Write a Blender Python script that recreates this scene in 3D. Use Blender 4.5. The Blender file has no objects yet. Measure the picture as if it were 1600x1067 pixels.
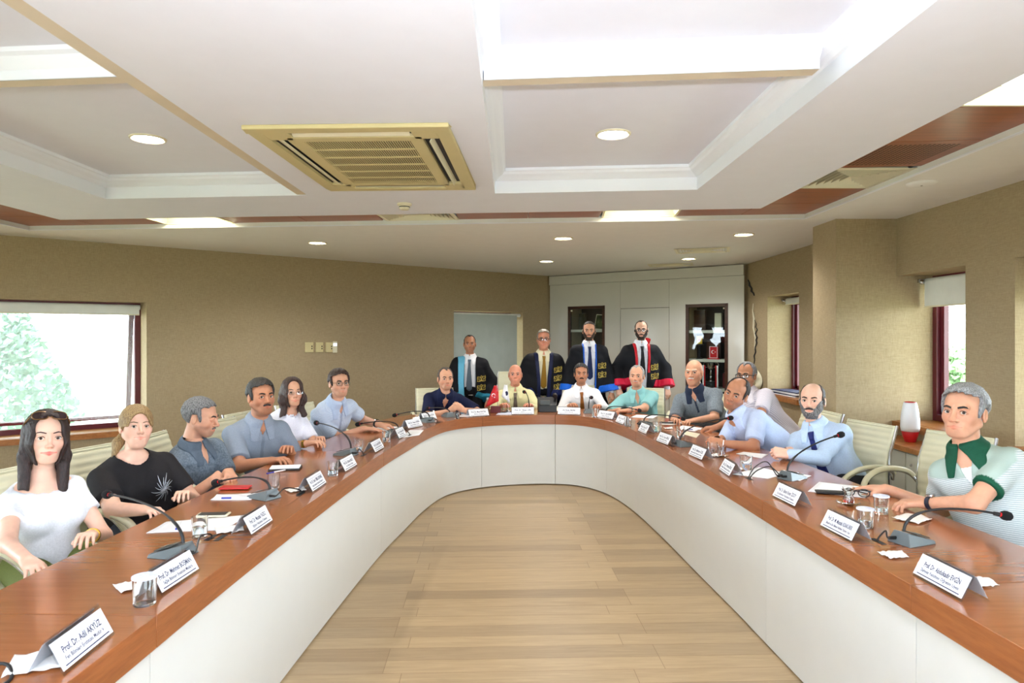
import bpy, bmesh, math, random
import numpy as np
from mathutils import Vector, Matrix
random.seed(7)
PI = math.pi
SC = bpy.context.scene
COL = SC.collection
F, HC, HY = 1067.0, 1.6, 524.0          # focal length in pixels, eye height, horizon row

def G(px, py, z=0.75):
    """point of the horizontal plane z seen at a pixel"""
    Y = F * (HC - z) / (py - HY)
    return ((px - 800) / F * Y, Y)

def D(px, py, Y):
    return Vector(((px - 800) / F * Y, Y, HC - (py - HY) / F * Y))

# ---------------------------------------------------------------- objects
def prep(o, name, parent=None, label=None, cat=None, group=None, kind=None):
    if parent is not None:
        o.parent = parent
    if label: o['label'] = label
    if cat: o['category'] = cat
    if group: o['group'] = group
    if kind: o['kind'] = kind
    return o

def empty(name, loc=(0, 0, 0), rz=0.0, label=None, cat=None, group=None, kind=None):
    o = bpy.data.objects.new(name, None)
    o.empty_display_size = 0.1
    COL.objects.link(o)
    o.location = loc
    o.rotation_euler = (0, 0, rz)
    return prep(o, name, None, label, cat, group, kind)

def copy_tree(o, parent=None):
    c = o.copy()
    COL.objects.link(c)
    c.parent = parent
    for ch in list(o.children):
        copy_tree(ch, c)
    return c

class MB:
    """collects geometry of ONE mesh"""
    def __init__(s):
        s.v = []; s.f = []; s.m = []
    def add(s, vs, fs, mi=0, M=None):
        k = len(s.v)
        for p in vs:
            p = Vector(p)
            s.v.append(tuple(M @ p) if M is not None else tuple(p))
        for f in fs:
            s.f.append(tuple(i + k for i in f)); s.m.append(mi)
        return s
    def box(s, c, d, rz=0.0, mi=0, M=None):
        x, y, z = d[0] / 2, d[1] / 2, d[2] / 2
        R = Matrix.Translation(Vector(c)) @ Matrix.Rotation(rz, 4, 'Z')
        if M is not None: R = M @ R
        vs = [(-x, -y, -z), (x, -y, -z), (x, y, -z), (-x, y, -z), (-x, -y, z), (x, -y, z), (x, y, z), (-x, y, z)]
        return s.add(vs, [(0, 3, 2, 1), (4, 5, 6, 7), (0, 1, 5, 4), (1, 2, 6, 5), (2, 3, 7, 6), (3, 0, 4, 7)], mi, R)
    def prism(s, pts, z0, z1, mi=0, M=None):
        n = len(pts)
        vs = [(p[0], p[1], z0) for p in pts] + [(p[0], p[1], z1) for p in pts]
        fs = [tuple(range(n - 1, -1, -1)), tuple(range(n, 2 * n))] + [(i, (i + 1) % n, n + (i + 1) % n, n + i) for i in range(n)]
        return s.add(vs, fs, mi, M)
    def tube(s, pts, r, n=10, mi=0, M=None, cap=True, flat=1.0):
        pts = [Vector(p) for p in pts]
        rs = r if isinstance(r, (list, tuple)) else [r] * len(pts)
        vs = []; fs = []
        up = None
        for i, p in enumerate(pts):
            t = (pts[min(i + 1, len(pts) - 1)] - pts[max(i - 1, 0)]).normalized()
            if up is None:
                up = Vector((0, 0, 1)) if abs(t.z) < 0.9 else Vector((1, 0, 0))
            a = t.cross(up).normalized(); b = a.cross(t).normalized(); up = b
            for j in range(n):
                q = 2 * PI * j / n
                vs.append(p + a * math.cos(q) * rs[i] + b * math.sin(q) * rs[i] * flat)
        for i in range(len(pts) - 1):
            for j in range(n):
                fs.append((i * n + j, i * n + (j + 1) % n, (i + 1) * n + (j + 1) % n, (i + 1) * n + j))
        if cap:
            fs.append(tuple(range(n - 1, -1, -1)))
            fs.append(tuple(range((len(pts) - 1) * n, len(pts) * n)))
        return s.add(vs, fs, mi, M)
    def lathe(s, prof, n=24, mi=0, M=None):
        vs = []; fs = []
        for (r, z) in prof:
            for j in range(n):
                q = 2 * PI * j / n
                vs.append((r * math.cos(q), r * math.sin(q), z))
        for i in range(len(prof) - 1):
            for j in range(n):
                fs.append((i * n + j, i * n + (j + 1) % n, (i + 1) * n + (j + 1) % n, (i + 1) * n + j))
        if prof[0][0] > 1e-5: fs.append(tuple(range(n - 1, -1, -1)))
        if prof[-1][0] > 1e-5: fs.append(tuple(range((len(prof) - 1) * n, len(prof) * n)))
        return s.add(vs, fs, mi, M)
    def grid(s, rows, mi=0, M=None, closed=False):
        n = len(rows[0]); vs = [p for r in rows for p in r]; fs = []
        for i in range(len(rows) - 1):
            for j in range(n if closed else n - 1):
                fs.append((i * n + j, i * n + (j + 1) % n, (i + 1) * n + (j + 1) % n, (i + 1) * n + j))
        return s.add(vs, fs, mi, M)
    def ball(s, c, r, n=14, mi=0, M=None):
        rx, ry, rz = r if isinstance(r, (tuple, list)) else (r, r, r)
        T = Matrix.Translation(Vector(c)) @ Matrix.Diagonal((rx, ry, rz, 1))
        if M is not None: T = M @ T
        prof = [(math.sin(PI * i / (n // 2)), -math.cos(PI * i / (n // 2))) for i in range(n // 2 + 1)]
        prof[0] = (1e-4, -1); prof[-1] = (1e-4, 1)
        return s.lathe(prof, n, mi, T)
    def build(s, name, mats, parent=None, smooth=True, bevel=0, angle=40, solid=0, seg=2, **kw):
        me = bpy.data.meshes.new(name)
        me.from_pydata(s.v, [], s.f)
        if not isinstance(mats, (list, tuple)): mats = [mats]
        for m in mats: me.materials.append(m)
        me.polygons.foreach_set('material_index', s.m)
        bm = bmesh.new(); bm.from_mesh(me)
        bmesh.ops.remove_doubles(bm, verts=bm.verts, dist=1e-5)
        bmesh.ops.recalc_face_normals(bm, faces=bm.faces)
        if smooth:
            for f in bm.faces: f.smooth = True
            ca = math.radians(angle)
            for e in bm.edges:
                if len(e.link_faces) == 2 and e.calc_face_angle(0) > ca: e.smooth = False
        bm.to_mesh(me); bm.free()
        o = bpy.data.objects.new(name, me)
        COL.objects.link(o)
        if solid:
            m = o.modifiers.new('s', 'SOLIDIFY'); m.thickness = solid; m.offset = 0
        if bevel:
            m = o.modifiers.new('b', 'BEVEL'); m.width = bevel; m.segments = seg; m.limit_method = 'ANGLE'
            m.angle_limit = math.radians(35)
            m.harden_normals = False
        return prep(o, name, parent, **kw)

# ---------------------------------------------------------------- materials
def lin(c):
    return tuple(((x / 255) / 12.92 if x / 255 <= 0.04045 else ((x / 255 + 0.055) / 1.055) ** 2.4) for x in c) + (1.0,)

class NT:
    def __init__(s, name):
        s.m = bpy.data.materials.new(name); s.m.use_nodes = True
        s.t = s.m.node_tree; s.t.nodes.clear()
        s.out = s.n('ShaderNodeOutputMaterial')
    def n(s, kind, **kw):
        o = s.t.nodes.new(kind)
        for k, v in kw.items():
            if k.startswith('i_'):
                key = k[2:].replace('_', ' ')
                o.inputs[key].default_value = v
            else: setattr(o, k, v)
        return o
    def l(s, a, b): s.t.links.new(a, b)
    def coords(s, scale=(1, 1, 1), rot=(0, 0, 0), kind='Object'):
        tc = s.n('ShaderNodeTexCoord'); mp = s.n('ShaderNodeMapping')
        mp.inputs['Scale'].default_value = scale; mp.inputs['Rotation'].default_value = rot
        s.l(tc.outputs[kind], mp.inputs['Vector']); return mp.outputs['Vector']
    def ramp(s, fac, stops):
        r = s.n('ShaderNodeValToRGB'); el = r.color_ramp.elements
        while len(el) < len(stops): el.new(0.5)
        for e, (p, c) in zip(el, stops): e.position = p; e.color = c
        s.l(fac, r.inputs['Fac']); return r.outputs['Color']
    def bsdf(s, **kw):
        b = s.n('ShaderNodeBsdfPrincipled')
        for k, v in kw.items(): b.inputs[k.replace('_', ' ')].default_value = v
        s.l(b.outputs[0], s.out.inputs[0]); return b

def plain(name, rgb, rough=0.5, metal=0.0, var=0.04, scale=8.0, bump=0.0, bscale=60.0, **kw):
    t = NT(name); c = lin(rgb)
    b = t.bsdf(Roughness=rough, Metallic=metal, **kw)
    v = t.coords((1, 1, 1))
    no = t.n('ShaderNodeTexNoise', i_Scale=scale, i_Detail=3.0); t.l(v, no.inputs['Vector'])
    lo = tuple(x * (1 - var) for x in c[:3]) + (1,); hi = tuple(min(1, x * (1 + var)) for x in c[:3]) + (1,)
    t.l(t.ramp(no.outputs['Fac'], [(0.3, lo), (0.7, hi)]), b.inputs['Base Color'])
    if bump:
        n2 = t.n('ShaderNodeTexNoise', i_Scale=bscale, i_Detail=4.0); t.l(v, n2.inputs['Vector'])
        bp = t.n('ShaderNodeBump', i_Strength=bump, i_Distance=0.01); t.l(n2.outputs['Fac'], bp.inputs['Height'])
        t.l(bp.outputs[0], b.inputs['Normal'])
    return t.m

def wood(name, dark, light, rough=0.3, scale=1.0, rot=(0, 0, 0), coat=0.0, stretch=(1.2, 14, 14), spec=0.5):
    t = NT(name); b = t.bsdf(Roughness=rough); b.inputs['Coat Weight'].default_value = coat
    b.inputs['Coat Roughness'].default_value = 0.12; b.inputs['Specular IOR Level'].default_value = spec
    v = t.coords(tuple(x * scale for x in stretch), rot)
    n1 = t.n('ShaderNodeTexNoise', i_Scale=2.2, i_Detail=7.0, i_Roughness=0.55, i_Distortion=0.15); t.l(v, n1.inputs['Vector'])
    n2 = t.n('ShaderNodeTexNoise', i_Scale=11.0, i_Detail=3.0); t.l(v, n2.inputs['Vector'])
    mx = t.n('ShaderNodeMath', operation='MULTIPLY_ADD'); mx.inputs[1].default_value = 0.35
    t.l(n2.outputs['Fac'], mx.inputs[0]); t.l(n1.outputs['Fac'], mx.inputs[2])
    t.l(t.ramp(mx.outputs[0], [(0.42, lin(dark)), (0.98, lin(light))]), b.inputs['Base Color'])
    return t.m

def wallpaper(name, a, c):
    t = NT(name); b = t.bsdf(Roughness=0.85); b.inputs['Specular IOR Level'].default_value = 0.2
    v = t.coords((1, 1, 1))
    outs = []
    for sc in ((18, 18, 260), (240, 240, 22)):
        mp = t.n('ShaderNodeMapping'); mp.inputs['Scale'].default_value = sc; t.l(v, mp.inputs['Vector'])
        n = t.n('ShaderNodeTexNoise', i_Scale=1.0, i_Detail=3.0, i_Roughness=0.7); t.l(mp.outputs[0], n.inputs['Vector']); outs.append(n.outputs['Fac'])
    ad = t.n('ShaderNodeMath', operation='ADD'); t.l(outs[0], ad.inputs[0]); t.l(outs[1], ad.inputs[1])
    hf = t.n('ShaderNodeMath', operation='MULTIPLY'); hf.inputs[1].default_value = 0.5; t.l(ad.outputs[0], hf.inputs[0])
    t.l(t.ramp(hf.outputs[0], [(0.36, lin(a)), (0.64, lin(c))]), b.inputs['Base Color'])
    bp = t.n('ShaderNodeBump', i_Strength=0.25, i_Distance=0.004); t.l(hf.outputs[0], bp.inputs['Height']); t.l(bp.outputs[0], b.inputs['Normal'])
    return t.m

def planks(name):
    t = NT(name); b = t.bsdf(Roughness=0.38)
    v = t.coords((1, 1, 1), (0, 0, math.radians(-2)))
    br = t.n('ShaderNodeTexBrick', i_Scale=1.0, i_Mortar_Size=0.0012, i_Mortar_Smooth=0.1)
    br.inputs['Brick Width'].default_value = 1.35; br.inputs['Row Height'].default_value = 0.13
    br.offset = 0.37; br.offset_frequency = 1; br.squash = 0.82; br.squash_frequency = 3
    br.inputs['Color1'].default_value = (0, 0, 0, 1); br.inputs['Color2'].default_value = (1, 1, 1, 1)
    br.inputs['Mortar'].default_value = (0.3, 0.3, 0.3, 1)
    t.l(v, br.inputs['Vector'])
    base = t.ramp(br.outputs['Color'], [(0.0, lin((156, 134, 104))), (0.35, lin((172, 149, 116))), (0.7, lin((184, 160, 124))), (1.0, lin((160, 136, 104)))])
    mp = t.n('ShaderNodeMapping'); mp.inputs['Scale'].default_value = (1.6, 22, 1); t.l(v, mp.inputs['Vector'])
    n = t.n('ShaderNodeTexNoise', i_Scale=2.0, i_Detail=7.0, i_Roughness=0.65, i_Distortion=0.8); t.l(mp.outputs[0], n.inputs['Vector'])
    g = t.ramp(n.outputs['Fac'], [(0.3, (0.80, 0.78, 0.75, 1)), (0.7, (1.04, 1.04, 1.02, 1))])
    mx = t.n('ShaderNodeMix', data_type='RGBA', blend_type='MULTIPLY'); mx.inputs[0].default_value = 1.0
    t.l(base, mx.inputs[6]); t.l(g, mx.inputs[7])
    m2 = t.n('ShaderNodeMix', data_type='RGBA'); t.l(br.outputs['Fac'], m2.inputs[0]); t.l(mx.outputs[2], m2.inputs[6])
    m2.inputs[7].default_value = lin((120, 92, 60)); t.l(m2.outputs[2], b.inputs['Base Color'])
    return t.m

def glass(name, tint=(255, 255, 255), rough=0.0, ior=1.45):
    t = NT(name)
    t.bsdf(**{'Base_Color': lin(tint), 'Roughness': rough, 'IOR': ior, 'Transmission_Weight': 1.0})
    return t.m

def thin_glass(name, tint=(245, 250, 250), refl=0.06):
    t = NT(name)
    tr = t.n('ShaderNodeBsdfTransparent'); tr.inputs[0].default_value = lin(tint)
    gl = t.n('ShaderNodeBsdfGlossy'); gl.inputs['Roughness'].default_value = 0.02
    lw = t.n('ShaderNodeLayerWeight'); lw.inputs['Blend'].default_value = .35; pw = t.n('ShaderNodeMath', operation='POWER'); t.l(lw.outputs['Facing'], pw.inputs[0]); pw.inputs[1].default_value = 4.0
    fr = t.n('ShaderNodeMath', operation='MULTIPLY_ADD'); t.l(pw.outputs[0], fr.inputs[0]); fr.inputs[1].default_value = .5; fr.inputs[2].default_value = refl
    mx = t.n('ShaderNodeMixShader'); t.l(fr.outputs[0], mx.inputs[0]); t.l(tr.outputs[0], mx.inputs[1]); t.l(gl.outputs[0], mx.inputs[2])
    t.l(mx.outputs[0], t.out.inputs[0]); return t.m

def glow(name, rgb, strength):
    t = NT(name); e = t.n('ShaderNodeEmission'); e.inputs[0].default_value = lin(rgb); e.inputs[1].default_value = strength
    t.l(e.outputs[0], t.out.inputs[0]); return t.m

M = {}
M['wall'] = wallpaper('beige_fabric_wallpaper', (148, 130, 101), (175, 157, 126))
M['plaster'] = plain('white_ceiling_paint', (228, 230, 242), 0.7, var=0.01)
M['plaster2'] = plain('warm_ceiling_paint', (228, 227, 224), 0.75, var=0.015)
M['crown'] = plain('gloss_white_moulding', (236, 239, 248), 0.35, var=0.005)
M['lip'] = plain('shade_tan_moulding_edge', (212, 198, 176), 0.6, var=0.03)  # tan carries the shade on beam undersides and the coffer edge
M['cherry'] = wood('cherry_ceiling_veneer', (128, 60, 28), (164, 86, 46), 0.3, 1.0)
M['tablewood'] = wood('glossy_cherry_table_veneer', (154, 90, 46), (170, 104, 58), 0.24, 1.0, (0, 0, PI / 2), coat=0.6, stretch=(1.2, 20, 20))
M['tableedge'] = wood('cherry_table_edge', (132, 74, 36), (166, 100, 54), 0.35, 1.0, (0, 0, PI / 2), stretch=(1.2, 3, 30))
M['sill'] = wood('oak_sill', (140, 84, 40), (184, 122, 66), 0.35, 1.0, (0, 0, PI / 2))
M['floor'] = planks('pale_oak_planks')
M['panel'] = plain('ivory_laminate', (218, 219, 214), 0.35, var=0.01)
M['cabinet'] = plain('white_lacquer', (206, 204, 194), 0.18, var=0.01)
M['seam'] = plain('dark_joint', (70, 62, 50), 0.8)
M['cream'] = plain('cream_plastic', (204, 190, 140), 0.45, var=0.02)
M['creamw'] = plain('off_white_plastic', (222, 214, 186), 0.45, var=0.02)
M['dark'] = plain('dark_recess', (24, 24, 26), 0.6)
M['maroon'] = plain('maroon_window_paint', (92, 22, 34), 0.35)
M['blind'] = plain('white_roller_fabric', (226, 228, 222), 0.8)
M['greyblind'] = plain('pale_grey_roller_fabric', (176, 184, 176), 0.8)
M['leather'] = plain('cream_leather', (216, 211, 180), 0.42, var=0.03, bump=0.12, bscale=250)
M['chrome'] = plain('brushed_chrome', (190, 190, 192), 0.22, 1.0)
M['black'] = plain('black_plastic', (22, 22, 24), 0.45)
M['foam'] = plain('black_foam', (18, 18, 20), 0.95, bump=0.6, bscale=500)
M['micgrey'] = plain('grey_green_metal', (104, 112, 114), 0.35, 0.3)
M['micdark'] = plain('dark_grey_green_plastic', (52, 58, 54), 0.4)
M['red'] = plain('red_plastic', (196, 24, 32), 0.35)
M['paper'] = plain('white_paper', (240, 241, 244), 0.75, var=0.01)
M['tissue'] = plain('white_tissue', (242, 238, 232), 0.9, var=0.02, bump=0.3, bscale=120)
M['ink'] = plain('navy_ink', (28, 34, 76), 0.7)
M['acryl'] = thin_glass('clear_acrylic', (244, 246, 248))
t_ = NT('sheer_roller_screen'); tr_ = t_.n('ShaderNodeBsdfTransparent'); tl_ = t_.n('ShaderNodeBsdfTranslucent'); tl_.inputs[0].default_value = (.9, .93, .93, 1)
v_ = t_.coords((90, 90, 1.5)); n_ = t_.n('ShaderNodeTexNoise', i_Scale=1.0, i_Detail=3.0); t_.l(v_, n_.inputs['Vector'])
r_ = t_.ramp(n_.outputs['Fac'], [(.3, (.07, .07, .07, 1)), (.7, (.16, .16, .16, 1))]); m_ = t_.n('ShaderNodeMixShader'); t_.l(r_, m_.inputs[0]); t_.l(tr_.outputs[0], m_.inputs[1]); t_.l(tl_.outputs[0], m_.inputs[2]); t_.l(m_.outputs[0], t_.out.inputs[0]); M['sheer'] = t_.m
M['glass'] = thin_glass('window_glass', (236, 244, 242))
M['tumbler'] = glass('tumbler_glass', (250, 252, 252))
M['downlight'] = glow('downlight_diffuser', (255, 246, 226), 9.0)
M['panelglow'] = glow('ceiling_panel_tube', (255, 248, 214), 5.0)
M['reflector'] = plain('cream_light_reflector', (240, 236, 200), 0.4)
# ================================================================ camera
cd = bpy.data.cameras.new('camera'); cam = bpy.data.objects.new('camera', cd); COL.objects.link(cam)
cam.location = (0, 0, HC); cam.rotation_euler = (PI / 2, 0, 0)
cd.sensor_width = 36.0; cd.lens = 36.0 * F / 1600.0
cd.shift_x = 0.0; cd.shift_y = -(1067 / 2 - HY) / 1600.0 * 1.0
cd.dof.use_dof = True; cd.dof.focus_distance = 5.2; cd.dof.aperture_fstop = 6.0
cd.clip_start = 0.05; cd.clip_end = 400
SC.camera = cam
SC.view_settings.view_transform = 'Standard'; SC.view_settings.look = 'None'
SC.view_settings.gamma = 1.0; SC.view_settings.use_curve_mapping = False
SC.view_settings.exposure = 1.78

# ================================================================ room shell
ZC = 2.6
def S(x, v, z): return (x, v - 0.09 * x, z)

MB().add([(-8, -3.2, 0), (5, -3.2, 0), (5, 13, 0), (-8, 13, 0)], [(0, 1, 2, 3)]).build('floor', M['floor'], kind='structure')

def wall(name, p0, p1, z1, openings, nrm, depth=0.38, mat=None):
    """wall from p0 to p1 (2D) with niche openings (s0, s1, z0, z1); nrm points out of the room"""
    p0 = Vector(p0); p1 = Vector(p1); L = (p1 - p0).length; d = (p1 - p0) / L; n = Vector(nrm).normalized()
    mb = MB()
    P = lambda s, z, t=0.0: (p0.x + d.x * s + n.x * t, p0.y + d.y * s + n.y * t, z)
    def quad(a, b, c, e): mb.add([a, b, c, e], [(0, 1, 2, 3)])
    s = 0.0
    for (a, b, za, zb) in sorted(openings):
        quad(P(s, 0), P(a, 0), P(a, z1), P(s, z1))
        quad(P(a, 0), P(b, 0), P(b, za), P(a, za)); quad(P(a, zb), P(b, zb), P(b, z1), P(a, z1))
        quad(P(a, za), P(a, za, depth), P(a, zb, depth), P(a, zb)); quad(P(b, za), P(b, za, depth), P(b, zb, depth), P(b, zb))
        quad(P(a, zb), P(b, zb), P(b, zb, depth), P(a, zb, depth)); quad(P(a, za), P(b, za), P(b, za, depth), P(a, za, depth))
        s = b
    quad(P(s, 0), P(L, 0), P(L, z1), P(s, z1))
    # outer skin so that no light leaks
    s = 0.0; t = depth + 0.02
    for (a, b, za, zb) in sorted(openings):
        quad(P(s, 0, t), P(a, 0, t), P(a, z1 + .5, t), P(s, z1 + .5, t))
        quad(P(a, 0, t), P(b, 0, t), P(b, za, t), P(a, za, t)); quad(P(a, zb, t), P(b, zb, t), P(b, z1 + .5, t), P(a, z1 + .5, t))
        s = b
    quad(P(s, 0, t), P(L, 0, t), P(L, z1 + .5, t), P(s, z1 + .5, t))
    o = mb.build(name, mat or M['wall'], smooth=False, kind='structure')
    return P, L

# diagonal wall on the left: Y = 11.01 + 0.826 X
WL0 = (-6.5, 11.01 - 0.826 * 6.5); WL1 = (0.70, 11.01 + 0.826 * 0.70)
_d = Vector((WL1[0] - WL0[0], WL1[1] - WL0[1])).normalized(); NL = (-_d.y, _d.x)
def sL(px):
    k = (px - 800) / F; Y = 11.01 / (1 - 0.826 * k); return (Vector((k * Y, Y)) - Vector(WL0)).length
WLopen = [(0.35, sL(229), 0.56, 1.97), (sL(709), sL(817), 0.56, 1.975)]
PL, LL = wall('wall_left', WL0, WL1, ZC, WLopen, NL)
CA = Vector((0.70, 11.588, 0)); CB = Vector((3.3, 9.61, 0)); du = (CB - CA).normalized(); LB = (CB - CA).length
def sB(px):
    k = (px - 800) / F; m = du.y / du.x; Y = (CA.y - m * CA.x) / (1 - m * k); return (Vector((k * Y, Y, 0)) - CA).length
c1 = (sB(893), sB(950), .12, 2.075); c2 = (sB(1076), sB(1141.5), .12, 2.055)
wall('wall_back', (0.70, 11.588), (3.3, 9.61), ZC, [c1, c2], (0.606, 0.795), 0.36)
WRopen = [(9.61 - 8.82, 9.61 - 7.85, 0.86, 2.10)]
PR1, _ = wall('wall_right', (3.3, 9.61), (3.3, 6.31), ZC, WRopen, (1, 0))
# pillar
pm = MB(); pm.add([(3.3, 6.31, 0), (2.78, 6.31, 0), (2.78, 5.86, 0), (3.3, 5.86, 0), (3.3, 6.31, ZC), (2.78, 6.31, ZC), (2.78, 5.86, ZC), (3.3, 5.86, ZC)],
                  [(0, 1, 5, 4), (1, 2, 6, 5), (2, 3, 7, 6)]); pm.build('wall_pillar', M['wall'], smooth=False, kind='structure')
WR2 = [(0.0, 0.89, 0.87, 2.11), (1.38, 2.30, 0.87, 2.11), (3.9, 5.1, 0.87, 2.11), (6.0, 7.4, 0.87, 2.11)]  # last two openings are out of view, added for daylight
PR2, _ = wall('wall_right', (3.3, 5.86), (3.3, -2.8), ZC, WR2, (1, 0))
wall('wall_left', (-6.5, 5.64), (-6.5, -2.8), ZC, [(1.0, 3.2, 0.56, 1.97), (4.4, 6.8, 0.56, 1.97)], (-1, 0))  # side openings out of view, added to let daylight in
wall('wall_rear', (-6.5, -2.8), (3.3, -2.8), ZC, [(1.0, 4.0, 0.56, 2.1), (5.6, 8.8, 0.56, 2.1)], (0, -1))  # rear openings behind the camera, added to let daylight in

# ---------------------------------------------------------------- ceiling
CF = {'L': (-2.98, -1.46, 4.74), 'R': (-0.12, 1.27, 4.80)}
ring = MB()
def cq(x0, x1, v0, v1, z=ZC, mb=ring): mb.add([S(x0, v0, z), S(x1, v0, z), S(x1, v1, z), S(x0, v1, z)], [(0, 3, 2, 1)])
V0 = -3.2
cq(-3.91, -2.98, V0, 5.56); cq(-2.98, -1.46, 4.74, 5.56); cq(-1.46, -0.12, V0, 5.56)
cq(-0.12, 1.27, 4.80, 5.56); cq(1.27, 1.96, V0, 5.56)
for side, v1 in (('L', 4.74), ('R', 4.80)):
    x0, x1, _v = CF[side]; cq(x0, x1, V0, -2.0)
def edge(mb, x0, v0, x1, v1, za, zb): mb.add([S(x0, v0, za), S(x1, v1, za), S(x1, v1, zb), S(x0, v0, zb)], [(0, 1, 2, 3)])
edge(ring, -3.91, V0, -3.91, 5.56, ZC, ZC + .05); edge(ring, -3.91, 5.56, 1.96, 5.56, ZC, ZC + .05); edge(ring, 1.96, V0, 1.96, 5.56, ZC, ZC + .05)
ring.build('ceiling', M['plaster'], smooth=False, kind='structure')
MB().add([(-9, -5, 2.82), (6, -5, 2.82), (6, 14, 2.82), (-9, 14, 2.82)], [(0, 3, 2, 1)]).build('ceiling', M['plaster'], smooth=False, kind='structure')  # unseen slab added above the ceiling to keep sky light out
# outer ring: a big sheet with the strip cut out
outr = MB()
a, b, c = -4.57, 2.50, 6.05
cq(-9, a, -4.5, 16, ZC, outr); cq(b, 6, -4.5, 16, ZC, outr); cq(a, b, c, 16, ZC, outr)
edge(outr, a, V0, a, c, ZC, ZC + .05); edge(outr, a, c, b, c, ZC, ZC + .05); edge(outr, b, V0, b, c, ZC, ZC + .05)
outr.build('ceiling', M['plaster2'], smooth=False, kind='structure')
rim = MB()
for (x0, v0, x1, v1) in ((a, V0, a, c), (a, c, b, c), (b, V0, b, c)):
    p, q = Vector(S(x0, v0, ZC - .004)), Vector(S(x1, v1, ZC - .004)); t = (q - p).normalized(); w = Vector((-t.y, t.x, 0)) * .012
    rim.add([p - w, q - w, q + w, p + w], [(0, 1, 2, 3)])
rim.build('trim_1', M['crown'], smooth=False, solid=.006, kind='structure')
# coffers
cof = MB(); crown = MB(); lip = MB()
for side in 'LR':
    x0, x1, v1 = CF[side]; v0 = -2.0
    loop0 = [(x0, v0), (x1, v0), (x1, v1), (x0, v1)]
    prof = [(0, 0), (0, .085), (.012, .09), (.03, .105), (.055, .12), (.065, .135), (.075, .14), (.075, .16)]
    def off(t): return [(x0 + t, v0 + t), (x1 - t, v0 + t), (x1 - t, v1 - t), (x0 + t, v1 - t)]
    for (t0, h0), (t1, h1) in zip(prof[:-1], prof[1:]):
        A, B = off(t0), off(t1)
        for i in range(4):
            j = (i + 1) % 4
            crown.add([S(*A[i], ZC + h0), S(*A[j], ZC + h0), S(*B[j], ZC + h1), S(*B[i], ZC + h1)], [(0, 1, 2, 3)])
    cof.add([S(x0, v0, ZC + .16), S(x1, v0, ZC + .16), S(x1, v1, ZC + .16), S(x0, v1, ZC + .16)], [(0, 3, 2, 1)])
cof.build('ceiling', M['plaster'], smooth=False, kind='structure')
crown.build('trim_2', M['crown'], smooth=False, kind='structure')
# cross beams of the coffers: cornice profile on both faces, narrow underside
for side, vs in (('L', (2.66, .5)), ('R', (2.83, .6))):
    x0, x1, _v = CF[side]
    for v in vs:
        mb = MB(); prof = [(-.10, .16), (-.09, .145), (-.07, .135), (-.045, .10), (-.035, .09), (-.035, .05), (.035, .05), (.035, .09), (.045, .10), (.07, .135), (.09, .145), (.10, .16)]
        rows = [[S(x, v + p, ZC + h) for (p, h) in prof] for x in (x0 + .005, x1 - .06 if side == 'R' else x1 - .005)]
        mb.grid(rows); n = len(prof); mb.add(rows[1], [tuple(range(n))])
        mb.build('trim_3', M['crown'], angle=20, kind='structure')
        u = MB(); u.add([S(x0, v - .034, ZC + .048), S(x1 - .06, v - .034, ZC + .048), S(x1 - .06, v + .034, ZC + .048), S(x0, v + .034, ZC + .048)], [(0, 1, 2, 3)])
        u.build('trim_4', M['lip'], smooth=False, kind='structure')  # underside shade put into the tan colour
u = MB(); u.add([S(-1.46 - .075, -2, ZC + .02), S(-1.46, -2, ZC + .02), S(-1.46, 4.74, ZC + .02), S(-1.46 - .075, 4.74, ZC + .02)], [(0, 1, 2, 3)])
u.build('trim_5', M['lip'], smooth=False, solid=.03, kind='structure')  # narrow strip, its shade put into the tan colour

# ---------------------------------------------------------------- recessed strip: veneer boards, lights, diffusers
ZS = ZC + .035
def board(x0, x1, v0, v1, **kw):
    g = .003; mb = MB()
    A = [S(x0 + g, v0 + g, 0), S(x1 - g, v0 + g, 0), S(x1 - g, v1 - g, 0), S(x0 + g, v1 - g, 0)]
    mb.prism([(p[0], p[1]) for p in A], ZS, ZS + .012)
    if kw.get('perf'):
        o = mb.build('ceiling_board', M['cherry'], smooth=False, label='perforated cherry veneer ceiling board beside the air diffuser', cat='ceiling board')
        h = MB(); nx, nv = 16, 20
        for i in range(nx):
            for j in range(nv):
                cx = x0 + .07 + (x1 - x0 - .14) * (i + .5) / nx; cv = v0 + .06 + (v1 - v0 - .12) * (j + .5) / nv
                r = .0085; p = [S(cx + r * math.cos(q), cv + r * math.sin(q), ZS - .001) for q in (0, 1.05, 2.09, 3.14, 4.19, 5.24)]
                h.add(p, [(0, 1, 2, 3, 4, 5)])
        h.build('perforation', M['dark'], o, smooth=False)
        return o
    return mb.build('ceiling_board', M['cherry'], smooth=False, label=kw.get('label', 'cherry veneer board in the recessed ceiling strip'), cat='ceiling board', group=kw.get('group'))

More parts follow.
